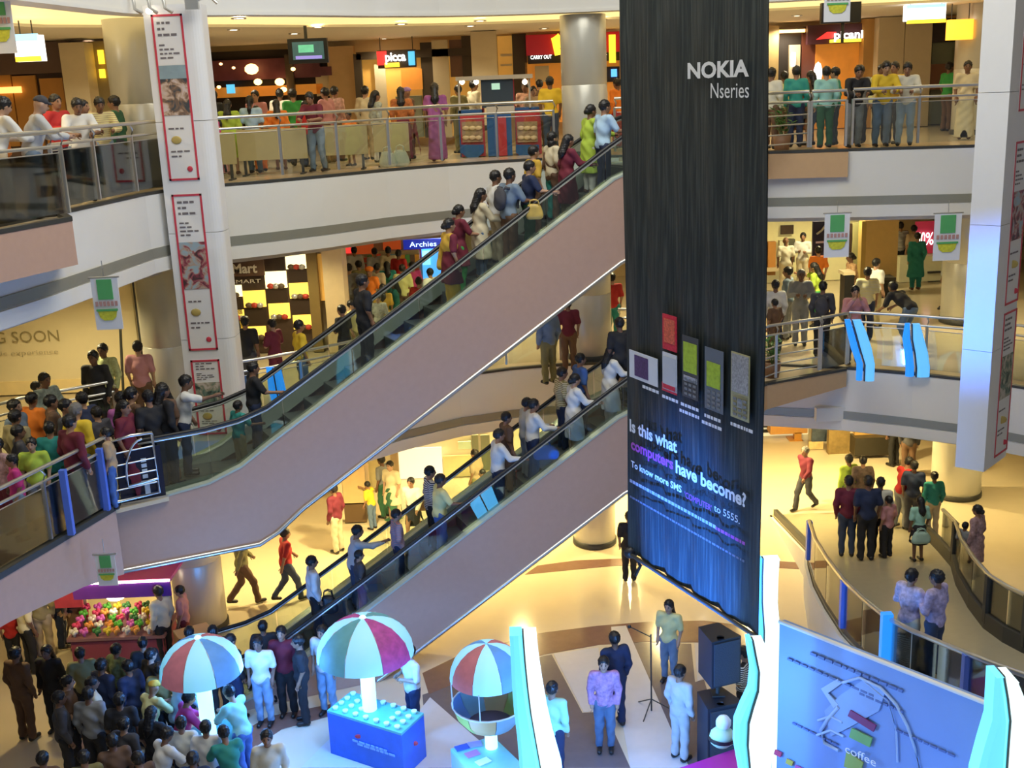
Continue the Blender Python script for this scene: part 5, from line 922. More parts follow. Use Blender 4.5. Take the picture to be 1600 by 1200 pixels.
# ------------------------------------------------------------------ people: smooth blended bodies meshed from distance fields
def T_(p, th, c=(0, 0, .93)):
    y, z = p[1]-c[1], p[2]-c[2]; return np.array([p[0], c[1]+y*math.cos(th)+z*math.sin(th), c[2]-y*math.sin(th)+z*math.cos(th)])
POSES = {  # torso lean, head nod, (elbow, wrist) for left(-x)/right(+x) relative to the shoulder, (knee, ankle) absolute
 'stand': dict(), 'stand2': dict(a=[((-.05, -.03, -.27), (-.02, .08, -.50)), ((.07, .02, -.26), (-.02, .20, -.36))]),
 'lean': dict(l=16, h=14, a=[((-.07, .16, -.24), (.06, .36, -.26)), ((.07, .16, -.24), (-.06, .36, -.26))], k=[((-.10, .02, .48), (-.11, -.08, .09)), ((.11, .05, .48), (.13, .02, .09))]),
 'hold': dict(a=[((-.05, -.03, -.27), (-.03, .05, -.51)), ((.05, .14, -.23), (.08, .38, -.26))], l=4),
 'cross': dict(a=[((-.08, .02, -.26), (.08, .19, -.24)), ((.08, .02, -.26), (-.08, .21, -.22))]),
 'walk': dict(l=4, a=[((-.06, .10, -.25), (-.05, .26, -.42)), ((.06, -.12, -.24), (.07, -.20, -.46))], k=[((-.09, -.02, .49), (-.09, -.30, .17)), ((.09, .20, .50), (.09, .26, .09))]),
 'bend': dict(l=58, h=-20, a=[((-.05, .10, -.25), (0, .28, -.36)), ((.05, .10, -.25), (0, .28, -.36))], k=[((-.12, .14, .50), (-.13, -.16, .09)), ((.13, .20, .52), (.14, .12, .09))]),
 'phone': dict(h=8, a=[((-.06, .18, -.20), (.10, .28, .06)), ((.06, .18, -.20), (-.10, .28, .06))]),
 'reach': dict(l=10, a=[((-.05, -.03, -.27), (-.03, .08, -.5)), ((.04, .26, -.06), (.02, .50, -.02))]),
 'hips': dict(a=[((-.17, -.06, -.22), (-.02, .04, -.40)), ((.17, -.06, -.22), (.02, .04, -.40))]),
 'sit': dict(k=[((-.10, .42, .90), (-.10, .44, .50)), ((.10, .42, .90), (.10, .44, .50))], l=6, a=[((-.06, .10, -.25), (.02, .32, -.36)), ((.06, .10, -.25), (-.02, .32, -.36))]),
}
CACHE = {}
def snet(f, o, h):
    s = f < 0; nx, ny, nz = f.shape; acc = np.zeros((nx-1, ny-1, nz-1, 3), np.float32); cnt = np.zeros((nx-1, ny-1, nz-1), np.float32)
    cross = []
    for ax in range(3):
        sl0 = [slice(None)]*3; sl1 = [slice(None)]*3; sl0[ax] = slice(0, -1); sl1[ax] = slice(1, None)
        f0, f1 = f[tuple(sl0)], f[tuple(sl1)]; c = (f0 < 0) != (f1 < 0); t = np.where(c, f0/np.where(c, f0-f1, 1), 0); cross.append((c, f0 < 0))
        oth = [a for a in range(3) if a != ax]
        for d0 in (0, 1):
            for d1 in (0, 1):
                sl = [slice(None)]*3; sl[oth[0]] = slice(d0, d0+f.shape[oth[0]]-1); sl[oth[1]] = slice(d1, d1+f.shape[oth[1]]-1)
                cc = c[tuple(sl)]; acc[..., ax] += np.where(cc, t[tuple(sl)], 0); acc[..., oth[0]] += cc*d0; acc[..., oth[1]] += cc*d1; cnt += cc
    act = cnt > 0; idx = -np.ones(cnt.shape, np.int64); idx[act] = np.arange(act.sum()); I = np.argwhere(act)
    V = (I+acc[act]/cnt[act][:, None])*h+o; Q = []
    for ax in range(3):
        b, c_ = (ax+1) % 3, (ax+2) % 3; c, ins = cross[ax]; E_ = np.argwhere(c); ok = (E_[:, b] > 0) & (E_[:, c_] > 0) & (E_[:, b] < f.shape[b]-1) & (E_[:, c_] < f.shape[c_]-1); E_ = E_[ok]
        def cell(db, dc): k = E_.copy(); k[:, b] += db; k[:, c_] += dc; return idx[k[:, 0], k[:, 1], k[:, 2]]
        q = np.stack([cell(-1, -1), cell(0, -1), cell(0, 0), cell(-1, 0)], 1); inn = ins[E_[:, 0], E_[:, 1], E_[:, 2]]; q[~inn] = q[~inn][:, ::-1]; Q.append(q)
    return V, np.concatenate(Q)
def field(prims, cuts, h=.021, k=.035):
    lo = np.min([np.minimum(p[1], p[2])-p[3]-.03 if p[0] == 'c' else np.array(p[1])-max(p[2])-.03 for p in prims], 0)
    hi = np.max([np.maximum(p[1], p[2])+p[3]+.03 if p[0] == 'c' else np.array(p[1])+max(p[2])+.03 for p in prims], 0)
    n = np.ceil((hi-lo)/h).astype(int)+1; ax = [lo[i]+h*np.arange(n[i]) for i in range(3)]
    X, Y, Z = [a.astype(np.float32) for a in np.meshgrid(*ax, indexing='ij')]; F = np.full(X.shape, 9., np.float32)
    for p in prims:
        if p[0] == 'c':
            a, b = np.array(p[1]), np.array(p[2]); ba = b-a; L = max(ba@ba, 1e-6); t = np.clip(((X-a[0])*ba[0]+(Y-a[1])*ba[1]+(Z-a[2])*ba[2])/L, 0, 1)
            d = np.sqrt((X-a[0]-t*ba[0])**2+(Y-a[1]-t*ba[1])**2+(Z-a[2]-t*ba[2])**2)-(p[3]+(p[4]-p[3])*t)
        else:
            c, r = p[1], p[2]; th = p[3] if len(p) > 3 else 0; x = X-c[0]; y = (Y-c[1])*math.cos(th)-(Z-c[2])*math.sin(th); z = (Y-c[1])*math.sin(th)+(Z-c[2])*math.cos(th)
            q = np.sqrt((x/r[0])**2+(y/r[1])**2+(z/r[2])**2); d = (q-1)*min(r)*(.4+.6*1)
        hh = np.clip(.5+.5*(F-d)/k, 0, 1); F = F*(1-hh)+d*hh-k*hh*(1-hh)
    for (pt, nrm) in cuts: F = np.maximum(F, (X-pt[0])*nrm[0]+(Y-pt[1])*nrm[1]+(Z-pt[2])*nrm[2])
    return snet(F, lo, h)
def mesh_of(name, V, Q, extra=None, mats=()):
    me = bpy.data.meshes.new(name); vs = V.tolist(); fs = Q.tolist(); mi = [0]*len(fs)
    if extra:
        for ev, ef, m in extra: b = len(vs); vs += [tuple(map(float, p)) for p in ev]; fs += [tuple(i+b for i in f) for f in ef]; mi += [m]*len(ef)
    me.from_pydata(vs, [], fs); me.polygons.foreach_set('use_smooth', [True]*len(fs)); me.polygons.foreach_set('material_index', mi)
    for m in mats: me.materials.append(m)
    me.update(); return me
skin0 = mat('skin_brown', (.30, .155, .09), .55, var=.05); skin1 = mat('skin_dark', (.19, .095, .055), .55, var=.05); skin2 = mat('skin_light', (.42, .25, .16), .55, var=.05)
eyem = mat('eye_dark', (.015, .01, .01), .3); lipm = mat('lip', (.28, .08, .07), .5)
hairm = mat('hair_black', (.008, .007, .008), .45, var=.3, scale=40); hairg = mat('hair_grey', (.16, .15, .14), .6)
shoem = mat('shoe_black', (.015, .013, .012), .4); sandal = mat('sandal_brown', (.10, .05, .03), .5)
def joints(pose):
    P = POSES[pose]; th = R(P.get('l', 0)); A = P.get('a', [((-.05, -.03, -.27), (-.03, .06, -.51)), ((.05, -.03, -.27), (.03, .06, -.51))]); K = P.get('k', [((-.095, .02, .49), (-.10, -.01, .09)), ((.095, .02, .49), (.10, -.01, .09))])
    J = dict(th=th, pel=np.array([0, 0, .94]), chest=T_((0, 0, 1.24), th), sh=[T_((s*.185, 0, 1.405), th) for s in (-1, 1)], nk=T_((0, -.01, 1.44), th))
    hth = th*.3+R(P.get('h', 0)); J['hth'] = hth; J['neck2'] = T_((0, 0, 1.52), th); c = J['neck2']; J['head'] = c+np.array([0, .02*math.cos(hth)+.085*math.sin(hth), .085*math.cos(hth)])
    J['el'] = [J['sh'][i]+np.array(A[i][0]) for i in (0, 1)]; J['wr'] = [J['sh'][i]+np.array(A[i][1]) for i in (0, 1)]
    J['kn'] = [np.array(k[0], float) for k in K]; J['an'] = [np.array(k[1], float) for k in K]; J['hip'] = [np.array([s*.092, 0, .90]) for s in (-1, 1)]
    return J
def hp(J, p):   # point in head frame
    return J['head']+T_(p, J['hth'], (0, 0, 0))
def tubev(P, rs, n=6):
    m = MB().tube(P, rs, n); return m.v, m.f
def body_mesh(pose):
    key = ('body', pose)
    if key in CACHE: return CACHE[key]
    J = joints(pose); th = J['th']; pr = [('e', J['pel'], (.155, .115, .13), th*.5), ('c', J['pel'], J['chest'], .11, .13), ('e', J['chest'], (.17, .112, .19), th), ('c', T_((-.15, 0, 1.40), th), T_((.15, 0, 1.40), th), .055, .055), ('c', J['nk'], J['neck2'], .052, .048)]
    pr += [('e', hp(J, (0, 0, .01)), (.078, .098, .115), J['hth']), ('c', hp(J, (0, .035, -.06)), hp(J, (0, .05, -.075)), .045, .035), ('c', hp(J, (0, .098, .0)), hp(J, (0, .112, -.025)), .010, .016), ('c', hp(J, (-.08, .0, .0)), hp(J, (-.083, -.01, -.02)), .016, .012), ('c', hp(J, (.08, .0, .0)), hp(J, (.083, -.01, -.02)), .016, .012)]
    ex = []
    for i, s in enumerate((-1, 1)):
        el, wr = J['el'][i], J['wr'][i]; d = (wr-el)/np.linalg.norm(wr-el); pr += [('c', J['sh'][i], el, .05, .038), ('c', el, wr, .038, .027), ('c', wr, wr+d*.06, .030, .034)]
        lat = np.cross(d, [1., 0, 0]); lat = lat/np.linalg.norm(lat) if np.linalg.norm(lat) > .2 else np.array([0, 1., 0]); nrm = np.cross(d, lat)*s
        for j, L in enumerate((.068, .078, .072, .056)):
            b = wr+d*.065+lat*(.021-.014*j)*1.25; k1 = b+d*L*.5-nrm*s*0; k2 = k1+(d*.8-nrm*.5*1)*L*.32; k3 = k2+(d*.5-nrm*.8)*L*.28; v, f = tubev([b, k1, k2, k3], [.0095, .009, .008, .006], 6); ex.append((v, f, 0))
        b = wr+d*.02+lat*.026; v, f = tubev([b, b+lat*.025+d*.02, b+lat*.035+d*.048, b+lat*.03+d*.066], [.012, .0105, .009, .007], 6); ex.append((v, f, 0))
        kn, an = J['kn'][i], J['an'][i]; fd = np.array([0, 1., 0]); sh = kn-an; fw_ = np.array([0, .14, -.055]) if abs(sh[1]) < .25 or sh[1] < 0 else np.array([0, .12, -.09])
        pr += [('c', J['hip'][i], kn, .088, .056), ('c', kn, an, .054, .036), ('c', an+(0, -.03, -.04), an+fw_, .032, .030)]
    for s in (-1, 1):
        m = MB().ball(hp(J, (s*.032, .093, .012)), (.014, .008, .008), 8); ex.append((m.v, m.f, 1)); m = MB().ball(hp(J, (s*.032, .094, .034)), (.02, .008, .004), 6); ex.append((m.v, m.f, 1))
    m = MB().ball(hp(J, (0, .096, -.052)), (.024, .010, .008), 8); ex.append((m.v, m.f, 2))
    V, Q = field(pr, []); me = mesh_of('body_'+pose, V, Q, ex, (skin0, eyem, lipm)); CACHE[key] = me; return me
def cloth_mesh(kind, pose):
    key = (kind, pose)
    if key in CACHE: return CACHE[key]
    J = joints(pose); th = J['th']; e = .022; tor = lambda e=.022: [('e', J['pel'], (.160+e, .118+e, .14), th*.5), ('c', J['pel'], J['chest'], .108+e, .116+e), ('e', J['chest'], (.165+e, .108+e, .20), th), ('c', T_((-.155, 0, 1.40), th), T_((.155, 0, 1.40), th), .055+e*.8, .055+e*.8)]
    axis = T_((0, 0, 1), th, (0, 0, 0)); hem = J['pel']-axis*.09; neck = T_((0, 0, 1.475), th); cuts = [(hem, -axis), (neck, axis)]; me = None; h = .023
    def arms(frac):
        out = []
        for i in (0, 1):
            el, wr = J['el'][i], J['wr'][i]; s = J['sh'][i]
            if frac < 1: out.append(('c', s, s+(el-s)*.85, .05+e, .045+e))
            else: out += [('c', s, el, .05+e, .038+e), ('c', el, el+(wr-el)*.94, .038+e, .028+e)]
        return out
    legc = lambda r0, r1, r2, top=1: sum([[('c', J['hip'][i], J['kn'][i], r0, r1), ('c', J['kn'][i], J['an'][i], r1, r2)] for i in (0, 1)], [])
    if kind in ('shirt', 'tshirt'): V, Q = field(tor()+arms(1 if kind == 'shirt' else .5), cuts, h)
    elif kind in ('trousers', 'jeans'):
        V, Q = field([('e', J['pel']+(0, 0, -.02), (.17, .13, .14), th*.5)]+legc(.105, .076, .070 if kind == 'trousers' else .060), [((0, 0, 1.03), (0, 0, 1.))]+[], h, .03)
    elif kind == 'shorts': V, Q = field([('e', J['pel']+(0, 0, -.02), (.17, .13, .14), th*.5)]+sum([[('c', J['hip'][i], J['hip'][i]+(J['kn'][i]-J['hip'][i])*1.1, .11, .09)] for i in (0, 1)], []), [((0, 0, 1.03), (0, 0, 1.))], h, .03)
    elif kind in ('kurta', 'kurta_long'):
        kz = .55 if kind == 'kurta' else .40; kn = (J['kn'][0]+J['kn'][1])/2; bot = J['pel']+(kn-J['pel'])*((.94-kz)/.45)
        V, Q = field(tor()+arms(.5 if kind == 'kurta' else 1)+[('c', J['pel']+(-.05, 0, 0), bot+np.array([-.085, 0, 0]), .15, .175), ('c', J['pel']+(.05, 0, 0), bot+np.array([.085, 0, 0]), .15, .175)], [(bot, (0, 0, -1.)), (neck, axis)], h)
    elif kind == 'saree':
        V, Q = field(tor(.012)+[('c', J['sh'][0]+(.02, .03, .01), T_((.10, .13, 1.05), th), .05, .06), ('c', J['sh'][0]+(.02, -.05, .0), T_((-.10, -.14, 1.0), th), .06, .07), ('c', T_((-.10, -.14, 1.0), th), (-.10, -.15, .55), .07, .09), ('c', J['pel'], (0, .0, .10), .17, .22), ('c', J['pel'], (0, .08, .08), .12, .17)]+arms(.5), [((0, 0, .05), (0, 0, -1.)), (neck, axis)], h)
    elif kind == 'skirt': V, Q = field([('c', J['pel'], (0, 0, .14), .165, .26), ('e', J['pel'], (.17, .13, .12))], [((0, 0, .10), (0, 0, -1.)), ((0, 0, 1.02), (0, 0, 1.))], h)
    elif kind == 'short_skirt': V, Q = field([('c', J['pel'], (0, 0, .50), .165, .24), ('e', J['pel'], (.17, .13, .12))], [((0, 0, .50), (0, 0, -1.)), ((0, 0, 1.02), (0, 0, 1.))], h)
    elif kind == 'salwar': V, Q = field([('e', J['pel'], (.17, .13, .14))]+legc(.11, .10, .06), [((0, 0, 1.0), (0, 0, 1.))], h, .05)
    elif kind.startswith('hair') or kind in ('turban', 'cap'):
        H = J['hth']; ax_ = T_((0, -.55, .83), H, (0, 0, 0)); ax_ = ax_/np.linalg.norm(ax_)
        if kind == 'turban': V, Q = field([('e', hp(J, (0, -.01, .07)), (.118, .125, .085), H), ('c', hp(J, (0, -.09, .03)), hp(J, (0, -.09, .07)), .05, .05)], [], .02, .03)
        elif kind == 'cap': V, Q = field([('e', hp(J, (0, -.01, .045)), (.092, .108, .092), H), ('c', hp(J, (-.035, .12, .05)), hp(J, (.035, .12, .05)), .022, .022)], [(hp(J, (0, 0, .03)), tuple(-T_((0, .05, 1), H, (0, 0, 0))))], .018, .02)
        else:
            pr = [('e', hp(J, (0, -.014, .030)), (.094, .114, .113), H)]; cu = [(hp(J, (0, .066, .03)), tuple(T_((0, .80, -.60), H, (0, 0, 0))))]
            if kind == 'hair_long':
                pr += [('c', hp(J, (0, -.07, .0)), J['neck2']+T_((0, -.11, -.14), th, (0, 0, 0)), .075, .09), ('c', J['neck2']+T_((0, -.11, -.14), th, (0, 0, 0)), J['neck2']+T_((0, -.14, -.40), th, (0, 0, 0)), .09, .05)]
            if kind == 'hair_bun': pr += [('e', hp(J, (0, -.125, -.01)), (.05, .045, .05))]
            if kind == 'hair_tail': pr += [('c', hp(J, (0, -.11, .02)), J['neck2']+T_((0, -.13, -.08), th, (0, 0, 0)), .045, .04), ('c', J['neck2']+T_((0, -.13, -.08), th, (0, 0, 0)), J['neck2']+T_((0, -.14, -.30), th, (0, 0, 0)), .04, .02)]
            V, Q = field(pr, cu, .017, .03)
    elif kind == 'shoe0' or kind == 'shoe1':
        i = int(kind[-1]); an = J['an'][i]; sh = J['kn'][i]-an; fw_ = np.array([0, .15, -.055]) if abs(sh[1]) < .25 or sh[1] < 0 else np.array([0, .13, -.09]); V, Q = field([('c', an+(0, -.035, -.045), an+fw_, .043, .040), ('c', an, an+(0, -.02, -.03), .045, .045)], [(an+(0, 0, -.085), (0, 0, -1.)), (an+(0, 0, .0), (0, 0, 1.))] if sh[1] < .25 else [], .018, .03)
    elif kind == 'shawl': V, Q = field([('e', J['chest']+(0, -.01, .01), (.20, .15, .19), th), ('c', T_((-.15, -.01, 1.40), th), T_((.15, -.01, 1.40), th), .085, .085), ('c', T_((-.13, -.10, 1.2), th), T_((-.15, -.15, .85), th), .05, .07)], [(neck, axis)], h)
    elif kind == 'backpack': V, Q = field([('e', T_((0, -.20, 1.20), th), (.15, .09, .21), th), ('c', T_((-.11, .10, 1.36), th), T_((-.11, -.16, 1.40), th), .03, .03), ('c', T_((.11, .10, 1.36), th), T_((.11, -.16, 1.40), th), .03, .03), ('c', T_((-.12, .13, 1.34), th), T_((-.13, .10, 1.05), th), .025, .025), ('c', T_((.12, .13, 1.34), th), T_((.13, .10, 1.05), th), .025, .025)], [], .022, .03)
    rg = np.random.default_rng(abs(sum(map(ord, kind+pose))))
    if kind.startswith('hair'): V = V+rg.normal(0, .0028, V.shape)+.004*np.sin(V[:, [2, 0, 1]]*140)
    elif not kind.startswith('shoe'): V = V+.006*np.sin(V[:, [1, 2, 0]]*[38, 31, 44]+V[:, [2, 0, 1]]*[21, 27, 9]+rg.uniform(0, 6, 3))*[1, 1, .3]
    me = mesh_of(kind+'_'+pose, V, Q, None, (hairm,)); CACHE[key] = me; return me
PAL = dict(white=(.66, .66, .64), offwhite=(.62, .60, .50), cream=(.62, .55, .38), beige=(.46, .38, .26), yellow=(.72, .50, .03), paleyellow=(.66, .62, .28), lime=(.40, .55, .06), green=(.04, .32, .07), darkgreen=(.03, .12, .06), teal=(.025, .26, .23), lightteal=(.30, .60, .56), olive=(.22, .20, .08), navy=(.015, .025, .07), blue=(.06, .14, .40), lightblue=(.38, .55, .72), jeans=(.10, .16, .26), lightjeans=(.22, .32, .44), darkjeans=(.04, .06, .11), black=(.015, .015, .018), charcoal=(.05, .05, .06), grey=(.22, .23, .24), lightgrey=(.45, .46, .46), brown=(.13, .07, .04), khaki=(.30, .25, .13), tan=(.42, .30, .18), maroon=(.14, .012, .03), red=(.42, .018, .018), orange=(.75, .20, .02), pink=(.52, .24, .25), hotpink=(.55, .04, .20), purple=(.30, .08, .25), violet=(.35, .22, .55), mint=(.35, .62, .50), greyblue=(.16, .22, .30), magenta=(.5, .03, .2), gold=(.55, .34, .04))
PEOPLE = []; used = set()
def cmat(c):
    if '/' in c:            # striped cloth a/b
        a, b = c.split('/'); n = 'cloth_%s_%s_stripes' % (a, b)
        return MATS.get(n) or wavemat(n, PAL[a], PAL[b], 9, 'Z', .8)
    if '~' in c:
        a, b = c.split('~'); n = 'cloth_%s_%s_print' % (a, b); return MATS[n] if n in MATS else mat(n, tuple((np.array(PAL[a])+PAL[b])/2), .8, var=.7, scale=18)
    return mat('cloth_'+c, PAL[c], .8, var=.10, scale=9, bump=.12)
def person(loc, rz, pose, top, bot, hair, H, label, extras='', grp=None, skin=None):
    assert label not in used, label
    used.add(label); t = thing('person', label, 'person', (0, 0, 0), grp); s = H/1.70
    tk, tc = top.split(':'); bk, bc = bot.split(':') if bot != '-' else (None, None); hk, hc = (hair.split(':')+['black'])[:2]
    def add(name, me, m):
        o = bpy.data.objects.new(name, me); C.objects.link(o); o.parent = t; o.material_slots[0].link = 'OBJECT'; o.material_slots[0].material = m; return o
    sk = skin or (skin0, skin0, skin1, skin2)[sum(map(ord, label)) % 4]
    add('body', body_mesh(pose), sk); add(tk if tk in ('saree', 'kurta', 'tshirt') else ('kurta' if 'kurta' in tk else 'shirt'), cloth_mesh(tk, pose), cmat(tc))
    if bk: add(bk, cloth_mesh(bk, pose), cmat(bc))
    if hk != 'none': add('hair' if hk.startswith('hair') else hk, cloth_mesh(hk, pose), {'black': hairm, 'grey': hairg}.get(hc) or cmat(hc))
    sm = sandal if tk in ('saree', 'kurta', 'kurta_long') else shoem
    add('shoe', cloth_mesh('shoe0', pose), sm); add('shoe', cloth_mesh('shoe1', pose), sm)
    if 'b' in extras: add('backpack', cloth_mesh('backpack', pose), cmat('charcoal'))
    if 'v' in extras: add('shawl', cloth_mesh('shawl', pose), cmat('gold'))
    if 'r' in extras: add('shawl', cloth_mesh('shawl', pose), cmat('orange'))
    t.location = loc; t.rotation_euler = (0, 0, R(rz)); t.scale = (s, s, s); PEOPLE.append((t, H)); return t
HS = {'s:grey': 'hair_short:grey', 's': 'hair_short', 'l': 'hair_long', 'b': 'hair_bun', 't': 'hair_tail', 'g': 'hair_short:grey', 'n': 'none'}
def run(txt):
    for ln in txt.strip().splitlines():
        ln = ln.strip()
        if not ln or ln[0] == '#': continue
        a, label = ln.split('|'); a = a.split(); label = label.strip(); mode, px, py = a[0], float(a[1]), float(a[2]); pose, rz, top, bot, hair, H = a[3], float(a[4]), a[5], a[6], a[7], float(a[8]); ex = a[9] if len(a) > 9 else ''
        hair = HS.get(hair, hair); top = {'t:': 'tshirt:', 's:': 'shirt:', 'k:': 'kurta:', 'K:': 'kurta_long:', 'S:': 'saree:'}.get(top[:2], top[:2])+top[2:] if top[1] == ':' else top
        bot = {'t:': 'trousers:', 'j:': 'jeans:', 'k:': 'skirt:', 'h:': 'shorts:', 'w:': 'salwar:', 'm:': 'short_skirt:'}.get(bot[:2], bot[:2])+bot[2:] if len(bot) > 1 and bot[1] == ':' else bot
        top_h = {'bend': .80, 'lean': .97}.get(pose, 1.0)*H
        if mode[0] == '3': p = aty(px, py, float(mode[1:])); loc = (p[0], p[1], .015)
        elif mode == '2': p = atz(px, py, H2+top_h); loc = (p[0], p[1], H2+.015)
        elif mode == '1': p = atz(px, py, H1+top_h); loc = (p[0], p[1], H1+.015)
        elif mode == '2f': p = atz(px, py, H2); loc = (p[0], p[1], H2+.015)
        elif mode == '1f': p = atz(px, py, H1); loc = (p[0], p[1], H1+.015)
        elif mode == 'Rh': p = atrh(px, py, top_h); loc = (p[0], p[1], p[2]-top_h+.02)
        elif mode == 'R': p = atr(px, py); loc = (p[0], p[1], p[2]+.025)
        elif mode[0] in 'UL':
            W = WU if mode[0] == 'U' else WLo; o = float(mode[1:] or .75); lift = 0 if mode[0] == 'U' else -4.6
            lo, hi = -9.5, 2.5
            for _ in range(40):
                md = (lo+hi)/2; q = np.array(W(md, o, stepf(md)+H*.5))-np.array([0, 0, EYE]); X = 800+FPX*(q@RT)/(q@FW)
                if X < px: lo = md
                else: hi = md
            k = math.floor((lo+7.5)/.405) if lo > -7.5 else None
            if k is not None and lo < .65: s0 = -7.5+.405*k; lo = s0+.20; z = stepf(s0)
            else: z = stepf(lo)+(.02 if lo > 0 else .03)
            q = W(lo, o, z); loc = (q[0], q[1], q[2]+.008); rz += math.degrees(AU if mode[0] == 'U' else AL)-90
        person(loc, rz, pose, top, bot, hair, H, label, ex)
